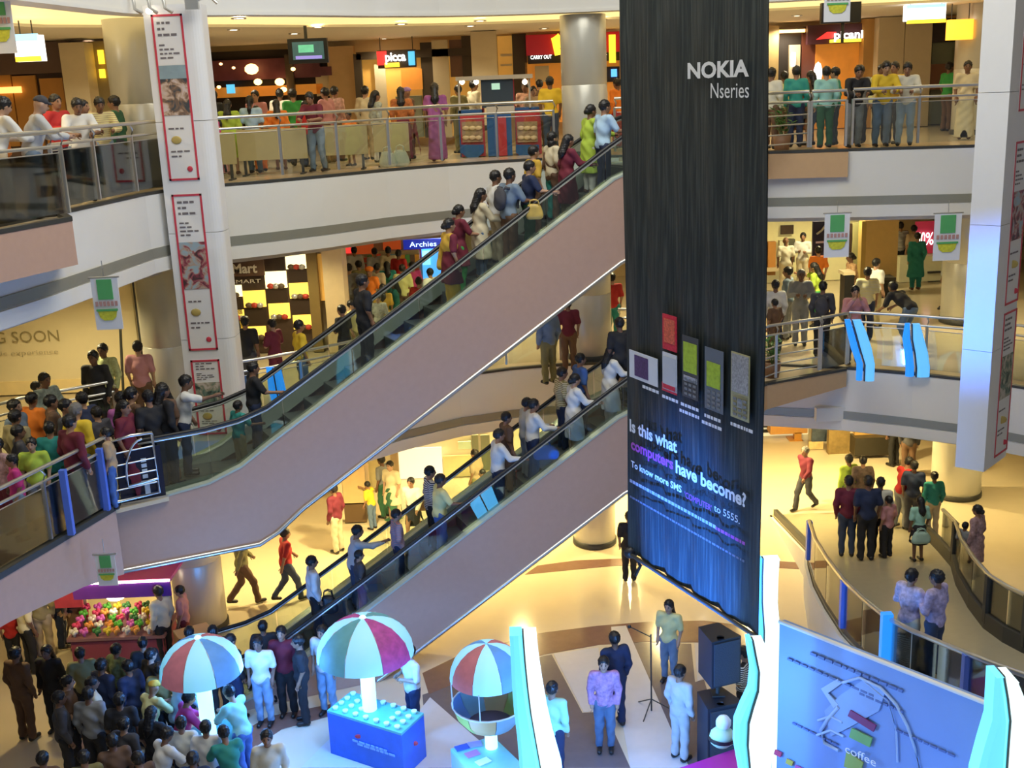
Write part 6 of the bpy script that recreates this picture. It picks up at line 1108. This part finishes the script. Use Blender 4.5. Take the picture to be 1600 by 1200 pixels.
run('''
# mode px py pose rz top bot hair H
316.6 30 178 lean -60 s:lightgrey t:greyblue cap:charcoal 1.7 |man in a dark cap and pale grey shirt at the left edge, top floor
316.4 -4 195 lean -40 s:white t:beige s 1.7 |person in a white shirt cut by the left edge, top floor
319.6 88 168 cross -120 s:red j:darkjeans s 1.7 |man in a red shirt at the top floor railing left of the column
319.0 118 172 lean -150 t:white j:jeans s 1.65 |man in a white vest leaning on the top floor railing at left
320.6 152 165 lean -150 s:paleyellow/tan j:lightjeans s 1.66 |person in yellow and tan stripes at the top floor railing left of the column
319.9 127 165 stand -100 t:charcoal t:olive s 1.6 |person in dark clothes behind the white vest man, top floor left
321.2 180 168 stand 90 s:darkgreen t:charcoal s 1.65 |dark dressed person half hidden by the round column, top floor
316.6 -5 180 stand -60 s:orange t:brown s 1.7 |person in orange at the far left edge, top floor
324.6 332 148 stand 150 t:black j:darkjeans s 1.7 |man in a black print t-shirt right of the poster strip, top floor
324 343 178 stand 120 t:hotpink k:pink l 1.3 |child in a hot pink top beside the poster strip, top floor
324.2 360 166 stand 0 K:lime - l 1.5 |woman in a lime long top with back turned, top floor left
324.4 381 163 stand 0 t:lightblue j:jeans t 1.55 |girl in light blue with a ponytail, top floor left
326.4 398 142 stand 170 s:pink t:beige s 1.66 |man in pink behind the light blue girl, top floor
324.8 404 172 stand 30 t:orange w:orange l 1.35 |child in orange red beside the light blue girl, top floor
325.0 424 166 stand 10 K:orange - l 1.45 |woman in an orange long top in the left crowd, top floor
327.8 436 137 stand 0 s:offwhite t:grey s 1.68 |man in an off white shirt behind the orange tops, top floor
326.4 457 143 stand 20 s:green t:charcoal s 1.66 |person in a vivid green shirt in the left crowd, top floor
325.6 476 163 stand -20 t:red t:darkjeans s 1.4 |short person in red behind the railing post, top floor left
324.1 491 168 lean 165 t:maroon j:greyblue s 1.6 |person in a maroon top leaning on the top railing, left of the pair in pink
327.0 508 140 stand 60 s:pink t:brown s 1.66 |man in a pink shirt facing left beside the orange pier
327.4 521 136 stand -30 s:pink~tan t:brown s 1.68 |man in a patterned pink shirt beside the orange pier
325.5 545 186 stand 150 t:orange h:jeans s 1.15 |small child with dark hair below the orange pier, top floor
327.5 570 142 stand -20 s:cream t:beige s 1.66 |person in cream right of the orange pier, top floor
326.2 586 150 stand -60 s:white~darkgreen t:white l 1.55 |person in white and green print right of the orange pier
326.0 626 145 stand 0 s:orange~brown k:maroon l 1.6 |woman in an orange shawl and maroon skirt behind the white bags
327.2 636 140 stand 120 t:brown k:maroon cap:violet 1.6 |woman with a violet head cover beside the orange shawl woman
325.9 679 140 stand 0 S:purple - l 1.66 |woman in a purple saree with long black hair, top floor
329.0 737 130 stand -60 s:cream t:brown s 1.7 |man in a cream shirt serving at the left of the kiosk
328.8 718 135 stand 40 s:olive t:olive s 1.6 |dim person in olive left of the kiosk
329.0 820 128 stand 160 t:red~cream t:brown s 1.6 |person in a red patterned top behind the right kiosk counter
328.4 833 138 stand 200 s:tan t:brown s 1.5 |person in tan behind the right kiosk counter
326.9 859 130 stand 0 t:yellow j:darkjeans s 1.7 |man in a bright yellow shirt with back turned by the kiosk
330 843 128 stand 20 t:brown t:brown s 1.65 |person in brown behind the yellow shirt man
328.0 943 128 stand -40 t:white t:brown s 1.65 |person in white between the column and the banner, top floor
328.0 956 128 stand 40 s:orange t:red s 1.6 |person in orange between the column and the banner, top floor
# top floor right
325.3 1206 98 stand -40 s:offwhite t:brown s 1.68 |man in an off white shirt beside the banner, top floor right
327.0 1226 104 stand 0 s:paleyellow t:brown s 1.6 |person in pale yellow behind the teal shirt man, top floor right
325.6 1245 97 stand -10 s:teal t:navy s 1.7 |man in a dark teal shirt with back turned, top floor right
326.0 1268 104 stand 40 t:brown k:darkjeans l 1.58 |woman in brown between the two teal shirts, top floor right
325.0 1292 98 stand 0 s:lightteal t:darkgreen s 1.66 |man in a light teal shirt at the railing, top floor right
325.8 1306 99 stand 60 s:teal j:darkjeans s 1.64 |person facing left beside the light teal shirt man
324.7 1338 96 lean 180 s:black t:grey s 1.68 |man in a black shirt leaning on the top floor railing, right
326.0 1353 94 stand 150 s:lightgrey~navy t:charcoal s 1.66 |person in a check shirt behind the black shirt man
325.9 1371 93 stand 170 s:paleyellow t:charcoal s 1.66 |person in pale yellow behind the man in yellow
324.6 1382 88 lean 175 s:yellow j:jeans s 1.74 |man in a yellow shirt leaning on the railing, top floor right
325.4 1399 91 cross 130 s:gold j:navy s 1.7 |man in a golden shirt talking beside the yellow shirt man
324.6 1419 92 lean 160 s:offwhite j:lightjeans s 1.7 |man in a white shirt leaning at the right of the yellow shirt pair
329.5 1484 95 stand -70 t:green t:brown s 1.66 |person in a bright green shirt near the right column, top floor
329 1503 96 stand 60 s:pink t:brown s 1.62 |person in pink near the right column, top floor
326.0 1513 92 stand 160 S:cream - b 1.66 |woman in a pale cream saree beside the right column, top floor
# upper escalator riders
U.45 931 172 hold 0 t:lightblue t:navy s 1.7 |man in a light blue shirt near the top of the upper escalator
U.95 908 172 hold 0 K:lime w:white b 1.62 |woman in a lime kurta near the top of the upper escalator
U.95 878 188 stand 0 t:cream t:brown s 1.62 |person in cream behind the lime kurta woman, upper escalator
U.42 876 218 hold 0 K:maroon w:olive l 1.58 |woman with long hair and maroon kurta on the upper escalator
U.95 822 230 stand 0 t:gold t:brown s 1.62 |person in gold behind the navy shirt on the upper escalator
U.45 836 240 hold -10 t:navy t:darkgreen s 1.62 |person in a navy top in the middle of the upper escalator
U.95 857 225 stand 10 t:brown t:teal s 1.5 |person in brown ahead of the navy top, upper escalator
U.45 789 262 hold 10 t:greyblue t:brown s 1.74 b |man in a grey blue shirt with a dark backpack, upper escalator
U.95 776 262 stand 0 t:white t:beige s 1.68 |person in white beside the backpack man, upper escalator
U.85 752 318 hold -5 K:cream w:jeans l 1.62 |long haired woman in cream on the upper escalator
U.95 722 350 hold 0 k:maroon w:green b 1.58 |woman in maroon beside the yellow and maroon suit, upper escalator
U.42 703 350 stand 0 k:maroon w:yellow b 1.64 v |woman in a golden shawl, maroon kurta and yellow trousers on the upper escalator
U.6 576 440 stand 5 t:black t:black s 1.72 |man all in black standing on the upper escalator
U.85 402 600 hold 0 t:black t:navy s 1.55 |boy in black low on the upper escalator
U.42 376 636 hold 20 t:teal j:khaki s 1.25 |child in teal and khaki low on the upper escalator
U.80 287 600 reach -10 t:white t:navy s 1.7 |man in a white t-shirt reaching for the rubber handrail
U.45 262 612 stand 20 s:black t:navy l 1.68 |long haired person in black at the foot of the upper escalator
# middle floor behind the escalator
2 351 478 stand -20 t:cream t:teal s 1.6 |person in cream right of the poster strip, middle floor
2 366 490 stand 30 t:yellow k:maroon l 1.55 |woman in yellow right of the poster strip, middle floor
2 382 498 stand -10 t:black t:charcoal s 1.66 |man in black in front of the checkerboard cabinet
2 425 502 cross 60 t:maroon t:maroon s 1.58 |person in maroon in front of the checkerboard cabinet
2 466 504 stand -60 t:yellow j:jeans s 1.66 |man in yellow in front of the checkerboard cabinet
2 534 480 cross 60 t:black t:charcoal s 1.62 |man in black by the cream pier, middle floor
2 548 472 stand -100 t:paleyellow t:olive s 1.5 |person in pale yellow behind the man in black by the cream pier
2 553 388 stand 20 s:white t:grey s 1.66 |man in white deep in the red store, left
2 545 415 stand 0 s:grey t:grey s 1.66 |man in grey at the left side of the crowded store
2 560 410 stand 40 s:olive t:charcoal s 1.62 |man in olive in the crowded store
2 577 420 stand 160 t:orange t:brown turban:orange 1.62 |person with an orange head cover in the crowded store
2 590 414 stand -30 t:cream t:brown s 1.6 |person in cream beside the orange head cover, crowded store
2 603 412 stand 10 t:teal t:teal l 1.58 |woman in teal in the middle of the crowded store
2 588 390 stand 20 s:lightgrey t:grey s 1.64 |person in light grey at the back of the crowded store
2 603 388 stand 0 s:cream t:beige s 1.68 |man in a cream shirt at the back of the crowded store
2 622 393 stand -20 t:red t:brown s 1.64 |man in bright red at the back of the crowded store
2 628 416 stand 0 s:paleyellow t:brown s 1.64 |man in a pale yellow shirt with back turned, crowded store
2 644 412 stand 30 t:magenta t:maroon s 1.6 |person in magenta in the crowded store
2 654 436 stand -10 t:red t:maroon s 1.6 |person in red seen past the handrail, crowded store right
2 672 422 stand 40 t:white t:brown s 1.6 |person in white at the right end of the crowded store
2 600 446 stand 0 t:gold w:gold l 1.5 |woman in gold seen over the escalator, crowded store
2 612 440 stand 100 K:teal - l 1.55 |woman in a teal long top seen over the escalator, crowded store
2 590 462 stand 170 t:white~charcoal t:charcoal s 1.4 |child in black and white print seen over the escalator
2 855 478 stand 30 s:greyblue t:olive s 1.7 |man in grey blue under the upper escalator, left of the middle column
2 887 470 stand 0 t:maroon t:brown s 1.6 |person in maroon left of the middle column, middle floor
2 956 430 stand 0 t:red t:teal s 1.64 |person in red right of the middle column, middle floor
2 968 500 stand 20 t:black t:black s 1.7 |dark dressed person at the left edge of the banner, middle floor
# middle floor left queue
2 145 552 stand 175 s:black t:black s 1.74 |tall man in a black shirt in front of the hoarding
2 160 541 stand 170 s:lime~offwhite t:brown s 1.72 |man in a pale green print shirt behind the tall man in black
2 214 537 stand 0 t:pink t:brown s 1.72 |man in a pink t-shirt with back turned beside the round column
2 68 587 cross -120 s:lightgrey~darkgreen t:brown s 1.7 |man in a mottled grey shirt holding a child, middle floor queue
2 55 600 stand -60 t:black t:brown s 1.4 |child with dark hair in front of the mottled shirt man
2 48 618 stand -20 t:orange t:brown s 1.62 |person in orange red in the queue, middle floor left
2 20 630 stand -100 s:greyblue t:charcoal s 1.68 |man in grey blue at the left edge of the queue
2 -4 648 stand -60 t:olive t:charcoal s 1.7 |person in olive cut by the left edge, middle floor
2 14 650 stand -20 s:khaki t:brown s 1.62 |person in khaki in front of the grey blue man, queue
2 84 624 stand -60 t:brown t:brown s 1.66 |dark haired man in brown in the middle of the queue
2 103 626 stand -90 t:charcoal t:brown s 1.66 |man in charcoal left of the bald man, queue
2 126 618 stand 60 t:navy t:navy s 1.64 |man in navy behind the yellow shirt man, queue
2 131 634 stand -20 s:yellow j:lightjeans s:grey 1.68 |man in a bright yellow shirt at the railing, queue
2 95 651 stand -30 s:maroon t:charcoal s 1.66 |person in a maroon shirt with back turned, queue railing
2 40 668 stand -60 t:charcoal t:brown s 1.5 |child with black hair in charcoal in the queue
2 64 668 stand 10 t:teal t:darkgreen s 1.5 |person in teal beside the maroon shirt, queue
2 45 686 stand 190 t:lime t:grey s 1.4 |child in a lime top at the queue railing
2 8 690 stand 150 t:red~white t:maroon s 1.45 |child in red and white at the left edge railing
2 20 708 stand 120 t:magenta t:greyblue s 1.3 |small child in magenta at the left edge railing
2 178 622 stand 40 t:purple t:navy s 1.62 |person in purple behind the steel gate
2 172 634 stand -100 t:maroon k:maroon l 1.6 |woman in plum left of the long haired woman, queue
2 152 640 stand 60 t:charcoal j:jeans s 1.5 |boy in charcoal behind the steel gate
2 203 610 stand -40 t:brown t:brown s 1.7 |man in dark brown at the foot of the upper escalator
2 234 612 stand 40 t:black t:navy s 1.66 |man in black left of the long haired person, foot of escalator
2 247 606 stand 150 t:brown t:brown l 1.66 |woman with loose black hair facing the camera, foot of escalator
2 160 668 stand 100 t:tan j:blue s 1.3 |child in tan leaning at the steel gate
# middle floor right
2 1212 441 stand 0 s:white t:navy s 1.64 |man in a white shirt with back turned beside the banner, middle floor
2 1252 424 cross 170 s:grey t:grey g 1.76 |tall man in a grey safari suit facing the camera, middle floor
2 1232 420 stand 60 s:greyblue t:grey s 1.72 |man in grey blue left of the grey suited man, middle floor
2 1279 413 reach 60 t:lime w:green l 1.6 |woman in lime reaching out, middle floor right
2 1286 443 stand -20 s:charcoal t:black s 1.68 b |man in charcoal with a backpack at the middle floor railing
2 1336 450 phone 175 s:pink t:darkjeans s 1.68 |person in pinkish white with hands at the face, middle floor railing
2 1356 421 stand -20 t:paleyellow/offwhite t:navy s 1.70 |man in pale yellow stripes behind the pink shirt person
2 1369 407 stand -60 t:white t:khaki s 1.68 |man in white facing right beside the pale yellow stripes
2 1424 452 bend 30 t:black j:jeans s 1.76 |man in black bending over, middle floor right
2 1411 350 stand 0 t:black/white t:black s 1.68 |man in black and white stripes at the back, middle floor right
2 1434 366 stand 0 K:teal w:teal b 1.62 |woman in a teal suit with back turned, middle floor right
2 1425 354 stand 10 t:tan t:brown s 1.62 |person in tan half hidden by the teal suit, middle floor
2 1482 384 stand 60 t:lightgrey t:black s 1.7 |person in black trousers hidden behind the right pennant
2 1552 448 stand 100 t:cream~orange t:purple s 1.66 |person in cream and orange at the right column, middle floor
2 1255 366 cross 160 s:white t:cream s 1.62 |shop assistant in white inside the clothes shop
2 1279 388 stand 0 t:orange t:brown s 1.62 |person in orange below the dark poster board
2 1228 373 stand 0 t:offwhite t:cream n 1.6 |pale dressed shop dummy in the clothes shop
2 1330 398 stand 90 S:orange~cream - b 1.6 |woman in orange and cream beside the dark stand, middle floor
2 1211 470 stand 30 t:brown t:brown s 1.3 |child behind the white shirt man, middle floor right
# lower escalator riders
L.45 944 541 hold 0 kurta_long:white w:white l 1.64 |woman in a long white dress high on the lower escalator
L.95 920 521 stand 0 t:blue t:navy s 1.66 |man in blue high on the lower escalator
L.95 869 562 stand 0 t:olive/cream t:navy s 1.66 |man in olive and cream stripes on the lower escalator
L.42 893 578 hold 0 K:white w:tan b 1.64 |woman in a white kurta with an orange scarf, lower escalator
L.95 825 610 hold 0 s:lightgrey t:grey s 1.6 |man in light grey behind the pair in white, lower escalator
L.95 800 632 stand 0 t:brown t:brown s 1.6 |man in brown behind the pair in white, lower escalator
L.60 829 645 hold 0 s:white t:navy s 1.66 |man in white carrying a blue bag, lower escalator
L.42 792 657 hold 0 s:white t:navy s 1.68 |man in a loose white shirt, left of the blue bag carrier
L.95 680 735 stand 0 s:white/navy t:black s 1.66 |man in white and navy stripes on the lower escalator
L.42 697 742 hold 0 t:paleyellow j:blue s 1.66 |man in a pale yellow shirt holding the lower handrail
L.6 609 813 stand 0 s:pink/greyblue t:navy s 1.5 |child in pink and blue stripes on the lower escalator
L.9 547 833 reach 0 s:lightgrey t:darkjeans s 1.66 |man in light grey holding the far lower handrail
L.42 572 865 stand 0 t:charcoal t:purple s 1.35 |child in charcoal low on the lower escalator
L.9 486 880 stand 0 s:white t:black s 1.66 |man in white low on the lower escalator with a dark bag
# ground floor middle
1f 384 945 walk -60 s:olive t:brown s 1.72 |man in khaki walking right beside the ground floor column
1f 452 940 walk -60 t:red j:darkjeans s 1.66 |woman in a red top walking right, ground floor
1 597 716 stand 60 t:grey w:darkgreen s 1.66 |man in grey behind the green skirt woman, ground floor
1 608 722 stand 150 k:cream k:darkgreen s 1.64 |woman in cream with a dark green skirt, ground floor
1 578 755 reach 60 t:yellow j:jeans s 1.25 |child in a yellow shirt reaching up at the peach box
1 521 760 stand 60 s:maroon t:cream s 1.7 |person in maroon and cream trousers under the escalator edge
1 643 748 walk 160 s:offwhite m:black s 1.66 |woman in off white carrying a brown bag, ground floor
1 742 705 stand 60 t:tan t:olive s 1.64 |woman in tan by the dark curtains, ground floor
1 754 736 stand 100 t:cream t:brown s 1.35 |child in cream by the dark curtains, ground floor
1f 984 908 stand 0 t:black t:black s 1.6 |person in black half hidden behind the left edge of the banner
# ground floor right
1f 1258 797 walk 120 s:maroon t:charcoal g 1.66 |man in maroon striding with arms apart, ground floor right
Rh 1327 714 stand 20 s:lime t:olive s 1.66 |man in lime behind the ramp group
Rh 1349 716 stand -10 s:brown~charcoal t:brown s 1.66 |person in dark brown behind the ramp group
Rh 1411 722 lean -60 t:red t:grey s 1.70 |man in red leaning forward, ground floor right
Rh 1429 724 stand -20 t:navy t:charcoal s 1.66 |dark dressed man beside the man leaning in red
1f 1396 728 stand 30 s:navy t:black s 1.74 |person in black trousers cut by the fascia, left of the pair
1f 1418 745 stand -20 s:charcoal t:brown s 1.76 |person in brown trousers cut by the fascia, ground floor right
R 1322 870 stand -10 s:maroon j:darkjeans s 1.78 |man in a dark red shirt with back turned on the ramp
R 1352 876 stand 0 t:navy t:black s 1.84 |broad man in a navy t-shirt with back turned on the ramp
R 1371 868 stand -20 t:offwhite t:black s 1.72 |person in off white and black behind the navy t-shirt man
R 1385 872 stand 30 t:pink t:black s 1.35 |child in pink beside the navy t-shirt man
R 1433 878 stand 10 t:mint m:black l 1.40 |girl in mint with a black skirt on the ramp
R 1455 838 stand 0 s:teal t:beige s 1.5 |man in a bright teal shirt on the ramp
R 1521 905 stand 40 K:pink~grey - b 1.50 |woman in pink grey print at the far ramp railing
R 1503 900 stand -60 t:grey t:brown s 1.1 |small child at the far ramp railing
R 1416 1050 cross -60 s:violet~white t:cream s 1.66 |person in pale violet print standing on the ramp, left of the pair
R 1456 1058 cross 40 s:violet~lightgrey t:darkjeans s 1.70 |man in a pale violet shirt standing on the ramp, right of the pair
# stage floor
1f 963 1135 stand 20 s:navy t:navy s 1.74 |man in a navy shirt behind the man in pink, stage floor
1 943 1030 stand 175 s:violet~pink j:jeans s 1.68 |man in a pinkish violet shirt facing the camera, stage floor
1f 1046 1065 stand 150 t:paleyellow j:greyblue l 1.6 |woman in a pale yellow top near the banner corner, stage floor
1 1062 1044 stand -50 s:lightgrey t:lightgrey s 1.66 |man in pale grey facing right beside the floor speaker
1 862 1070 stand -30 s:mint t:navy s 1.68 |person in mint right of the tall glowing column
1 640 1012 cross 120 t:white t:navy s 1.66 |stall helper in white behind the blue counter
1 1164 1015 cross 60 t:black/white t:black s 1.62 |person in black and white under the banner corner
# left ground floor crowd
1 22 1016 stand -20 s:brown t:brown s 1.74 |tall man in brown at the left edge, ground floor crowd
1 72 1012 stand 170 s:black t:black l 1.64 |long haired woman in black over red, ground floor crowd
1 124 1016 stand 20 t:olive t:black s 1.62 |person in olive beside the flower stall, ground floor crowd
1 160 1036 stand -30 s:navy t:black s 1.70 |tall man in navy, ground floor crowd
1 113 1062 stand -70 t:brown t:black s 1.6 |person in brown behind the khaki shirt, ground floor crowd
1 134 1060 stand -60 t:cream t:black s 1.62 |man in khaki beside the grey shirt back, ground floor crowd
1 137 1076 stand 0 s:grey t:black s 1.68 |man in a pale grey shirt with back turned, ground floor crowd
1 205 1030 stand 60 s:navy t:black s 1.66 |man in navy right of the tall navy man, ground floor crowd
1 222 1024 stand -40 s:black t:black s 1.66 |man in black with a white print, ground floor crowd
1 250 918 stand 60 s:cream t:black s 1.66 |man in cream leaning over the flower stall
1 278 920 stand 90 t:pink t:maroon s 1.5 |person in pink right of the flower stall
1 30 925 stand -40 t:cream t:black s 1.7 |person in cream under the left landing, ground floor
1 58 905 stand 20 s:khaki t:beige s 1.7 |person in khaki and beige under the left landing
1 84 895 stand -80 s:black t:navy s 1.7 |person in black under the left landing, ground floor
1 104 898 stand 60 t:black k:brown s 1.66 |person in charcoal beside the flower stall panel
1 12 950 stand 20 t:red t:black s 1.3 |child in red at the left edge under the landing
1 302 984 stand 0 t:black t:black s 1.62 |person in charcoal just left above the striped umbrella
1 326 982 stand 20 s:navy t:black s 1.66 |person in navy just above the left umbrella
1 357 994 stand -40 s:black t:navy s 1.62 |person in black just right above the left umbrella
1 405 998 stand 175 t:white j:lightjeans s 1.66 |man in a white t-shirt and light jeans between the umbrellas
1 410 974 stand 10 t:black t:black s 1.6 |person in charcoal behind the white t-shirt man
1 446 986 stand 178 s:maroon t:black s 1.70 |man in maroon between the two umbrellas
1 489 985 stand 160 t:white j:lightjeans s 1.70 |man in white and light jeans left of the large umbrella
1 470 990 stand 100 t:black t:black s 1.66 |man in black left of the large umbrella
1 416 1145 stand 190 s:offwhite t:navy s 1.66 |man in an off white shirt at the bottom of the crowd
1 270 1096 lean -60 s:hotpink t:navy s 1.62 |person in pink stooping under the left umbrella
1 262 1068 lean -40 s:lightblue t:navy s 1.62 |person in light blue left of the glowing pole
1 372 1082 lean 60 t:lightteal j:blue s 1.66 |person in light teal right of the glowing pole
1 230 1078 lean -30 t:paleyellow t:navy cap:gold 1.6 |person in a gold cap in the crowd left of the umbrella
1 226 1114 stand -20 t:black t:black l 1.6 |person with thick black hair below the gold cap
1 285 1126 stand 0 t:offwhite t:navy s 1.58 |person in off white just left of the glowing pole, bottom crowd
1 317 1130 stand 0 t:white t:navy s 1.60 |person in white in front of the glowing pole
1 355 1150 lean 30 t:teal t:navy s 1.6 |person in teal right of the pole, bottom crowd
1 243 1152 lean -40 t:white t:black s 1.62 |person in white stooping at the bottom of the crowd
1 190 1085 stand 10 t:black t:black s 1.66 |person in black in the middle of the left crowd
1 205 1120 stand -20 s:charcoal t:black s 1.62 |person in dark clothes low in the middle of the left crowd
1 176 1150 stand 30 t:brown t:black s 1.62 |person in brown low in the left crowd
1 90 1085 stand -60 s:charcoal t:black s 1.66 |person in charcoal behind the pale grey shirt back
1 65 1180 stand 0 t:brown t:black s 1.6 |person in brown at the bottom edge of the left crowd
1 130 1178 stand 20 t:olive t:black s 1.6 |person in olive at the bottom edge of the left crowd
1 300 1180 stand 0 s:navy t:black s 1.6 |person in navy at the bottom edge below the umbrella
1 215 1180 stand 50 t:brown t:black s 1.6 |person in brown at the bottom edge, right part of the crowd
1 248 1040 stand 0 t:olive t:black s 1.62 |person in olive left above the striped umbrella
1 180 1010 stand -30 t:olive~darkgreen t:black s 1.58 |person in mottled green in front of the flowers
1 222 1000 stand 20 t:black t:black s 1.58 |person in charcoal in front of the flowers
''')
# push people on one level gently apart so that nobody stands inside another
def relax():
    lv = {}
    for t, H in PEOPLE:
        if t['label'].find('escalator') >= 0 and ('riders' in t['label'] or 'handrail' in t['label'] or ' on the ' in t['label'] or 'lower esc' in t['label'] or 'upper esc' in t['label']): continue
        lv.setdefault(round(t.location.z, 2) if abs(t.location.z-H1) < .1 or abs(t.location.z-H2) < .1 or abs(t.location.z) < .1 else 'r', []).append(t)
    for k, L in lv.items():
        if k == 'r': continue
        for it in range(30):
            for i in range(len(L)):
                for j in range(i+1, len(L)):
                    a, b = L[i], L[j]; d = Vector((b.location.x-a.location.x, b.location.y-a.location.y)); r = d.length
                    if r < .46:
                        d = d/r if r > .01 else Vector((0, 1)); m = (.46-r)*.5; a.location.x -= d.x*m*.6; a.location.y -= d.y*m; b.location.x += d.x*m*.6; b.location.y += d.y*m
relax()
# things people carry or have put down
bagm = mat('plastic_bag_white', (.72, .76, .66), .35, var=.2, scale=12); 
def bag(p, label, m, w_=.34, h=.36, d=.18, cat='bag', bulge=True):
    p = np.array(p, float); t = thing('carrier_bag', label, cat, tuple(p)); rd = random.Random(int(p[0]*100))
    V, Q = field([('e', (0, 0, h*.45), (w_/2, d/2, h*.48)), ('c', (-w_*.3, 0, h*.25), (w_*.3, 0, h*.25), d*.45, d*.45), ('c', (-w_*.22, 0, h*.8), (w_*.2, 0, h*.75), .05, .05)], [((0, 0, .01), (0, 0, -1.))], .022, .04)
    me = mesh_of('bag', V, Q, None, (m,)); o = bpy.data.objects.new('bag_body', me); C.objects.link(o); o.parent = t
    for s in (-1, 1): obj('handle', MB().tube([p+(s*.0-.09, s*.03, h*.82), p+(-.07, s*.03, h*1.15), p+(.0, s*.03, h*1.22), p+(.07, s*.03, h*1.15), p+(.09, s*.03, h*.82)], .012, 5), m, t)
    return t
pa = aty(606, 255, 24.2); bag((pa[0], 24.25, .02), 'left white plastic carrier bag on the floor behind the top railing', bagm)
pa = aty(626, 253, 24.35); bag((pa[0], 24.35, .02), 'right white plastic carrier bag on the floor behind the top railing', bagm, .36, .38)
def held(lbl, label, m, dx, dy, dz, **k):
    for t, H in PEOPLE:
        if lbl in t['label']: l = t.location; return bag((l.x+dx, l.y+dy, l.z+dz), label, m, **k)
held('carrying a blue bag', 'bright blue shopping bag held on the lower escalator', mat('bag_blue', (.02, .12, .6), .5), .25, -.28, .55, w_=.5, h=.3, d=.2)
held('carrying a brown bag', 'brown shoulder bag of the woman in off white', mat('bag_brown', (.14, .07, .03), .5), .30, -.1, .85, w_=.42, h=.24, d=.16)
held('low on the lower escalator with a dark bag', 'dark bag hanging beside the man in white, lower escalator', blackrub, .28, -.1, .55, w_=.3, h=.4, d=.2)
held('person in a navy top in the middle', 'yellow patterned shopping bag on the upper escalator', mat('bag_gold', (.5, .35, .08), .5, var=.4), .1, -.33, .62, w_=.3, h=.3, d=.14)
held('orange shawl woman', 'small white handbag by the woman with the violet head cover', mat('bag_white2', (.7, .7, .65), .5), .32, 0, .7, w_=.2, h=.2, d=.1) if False else None
held('long white dress high', 'tan shoulder bag of the woman in the long white dress', mat('bag_tan', (.35, .2, .1), .5), .30, -.12, .85, w_=.3, h=.22, d=.12)
held('girl in mint', 'pale mint satchel carried by the girl on the ramp', mat('bag_mint', (.35, .5, .42), .5), -.05, -.28, .5, w_=.4, h=.28, d=.14)
# dark dressed soft toy figure on the stage corner
q6 = np.array(atz(1128, 1168, -8.2)); t = thing('gift_figure', 'pale green and white wrapped bundle on the stage corner', 'decoration', tuple(q6)); obj('bundle', MB().ball(q6+(0, 0, .18), (.2, .16, .18), 12), mat('bundle_green', (.45, .6, .42), .6), t); obj('bow', MB().ball(q6+(.02, 0, .42), (.12, .1, .13), 10), mat('bundle_white', (.7, .75, .75), .6), t); obj('band', MB().lathe([(.205, .15), (.205, .21)], tuple(q6), 16), blackrub, t)
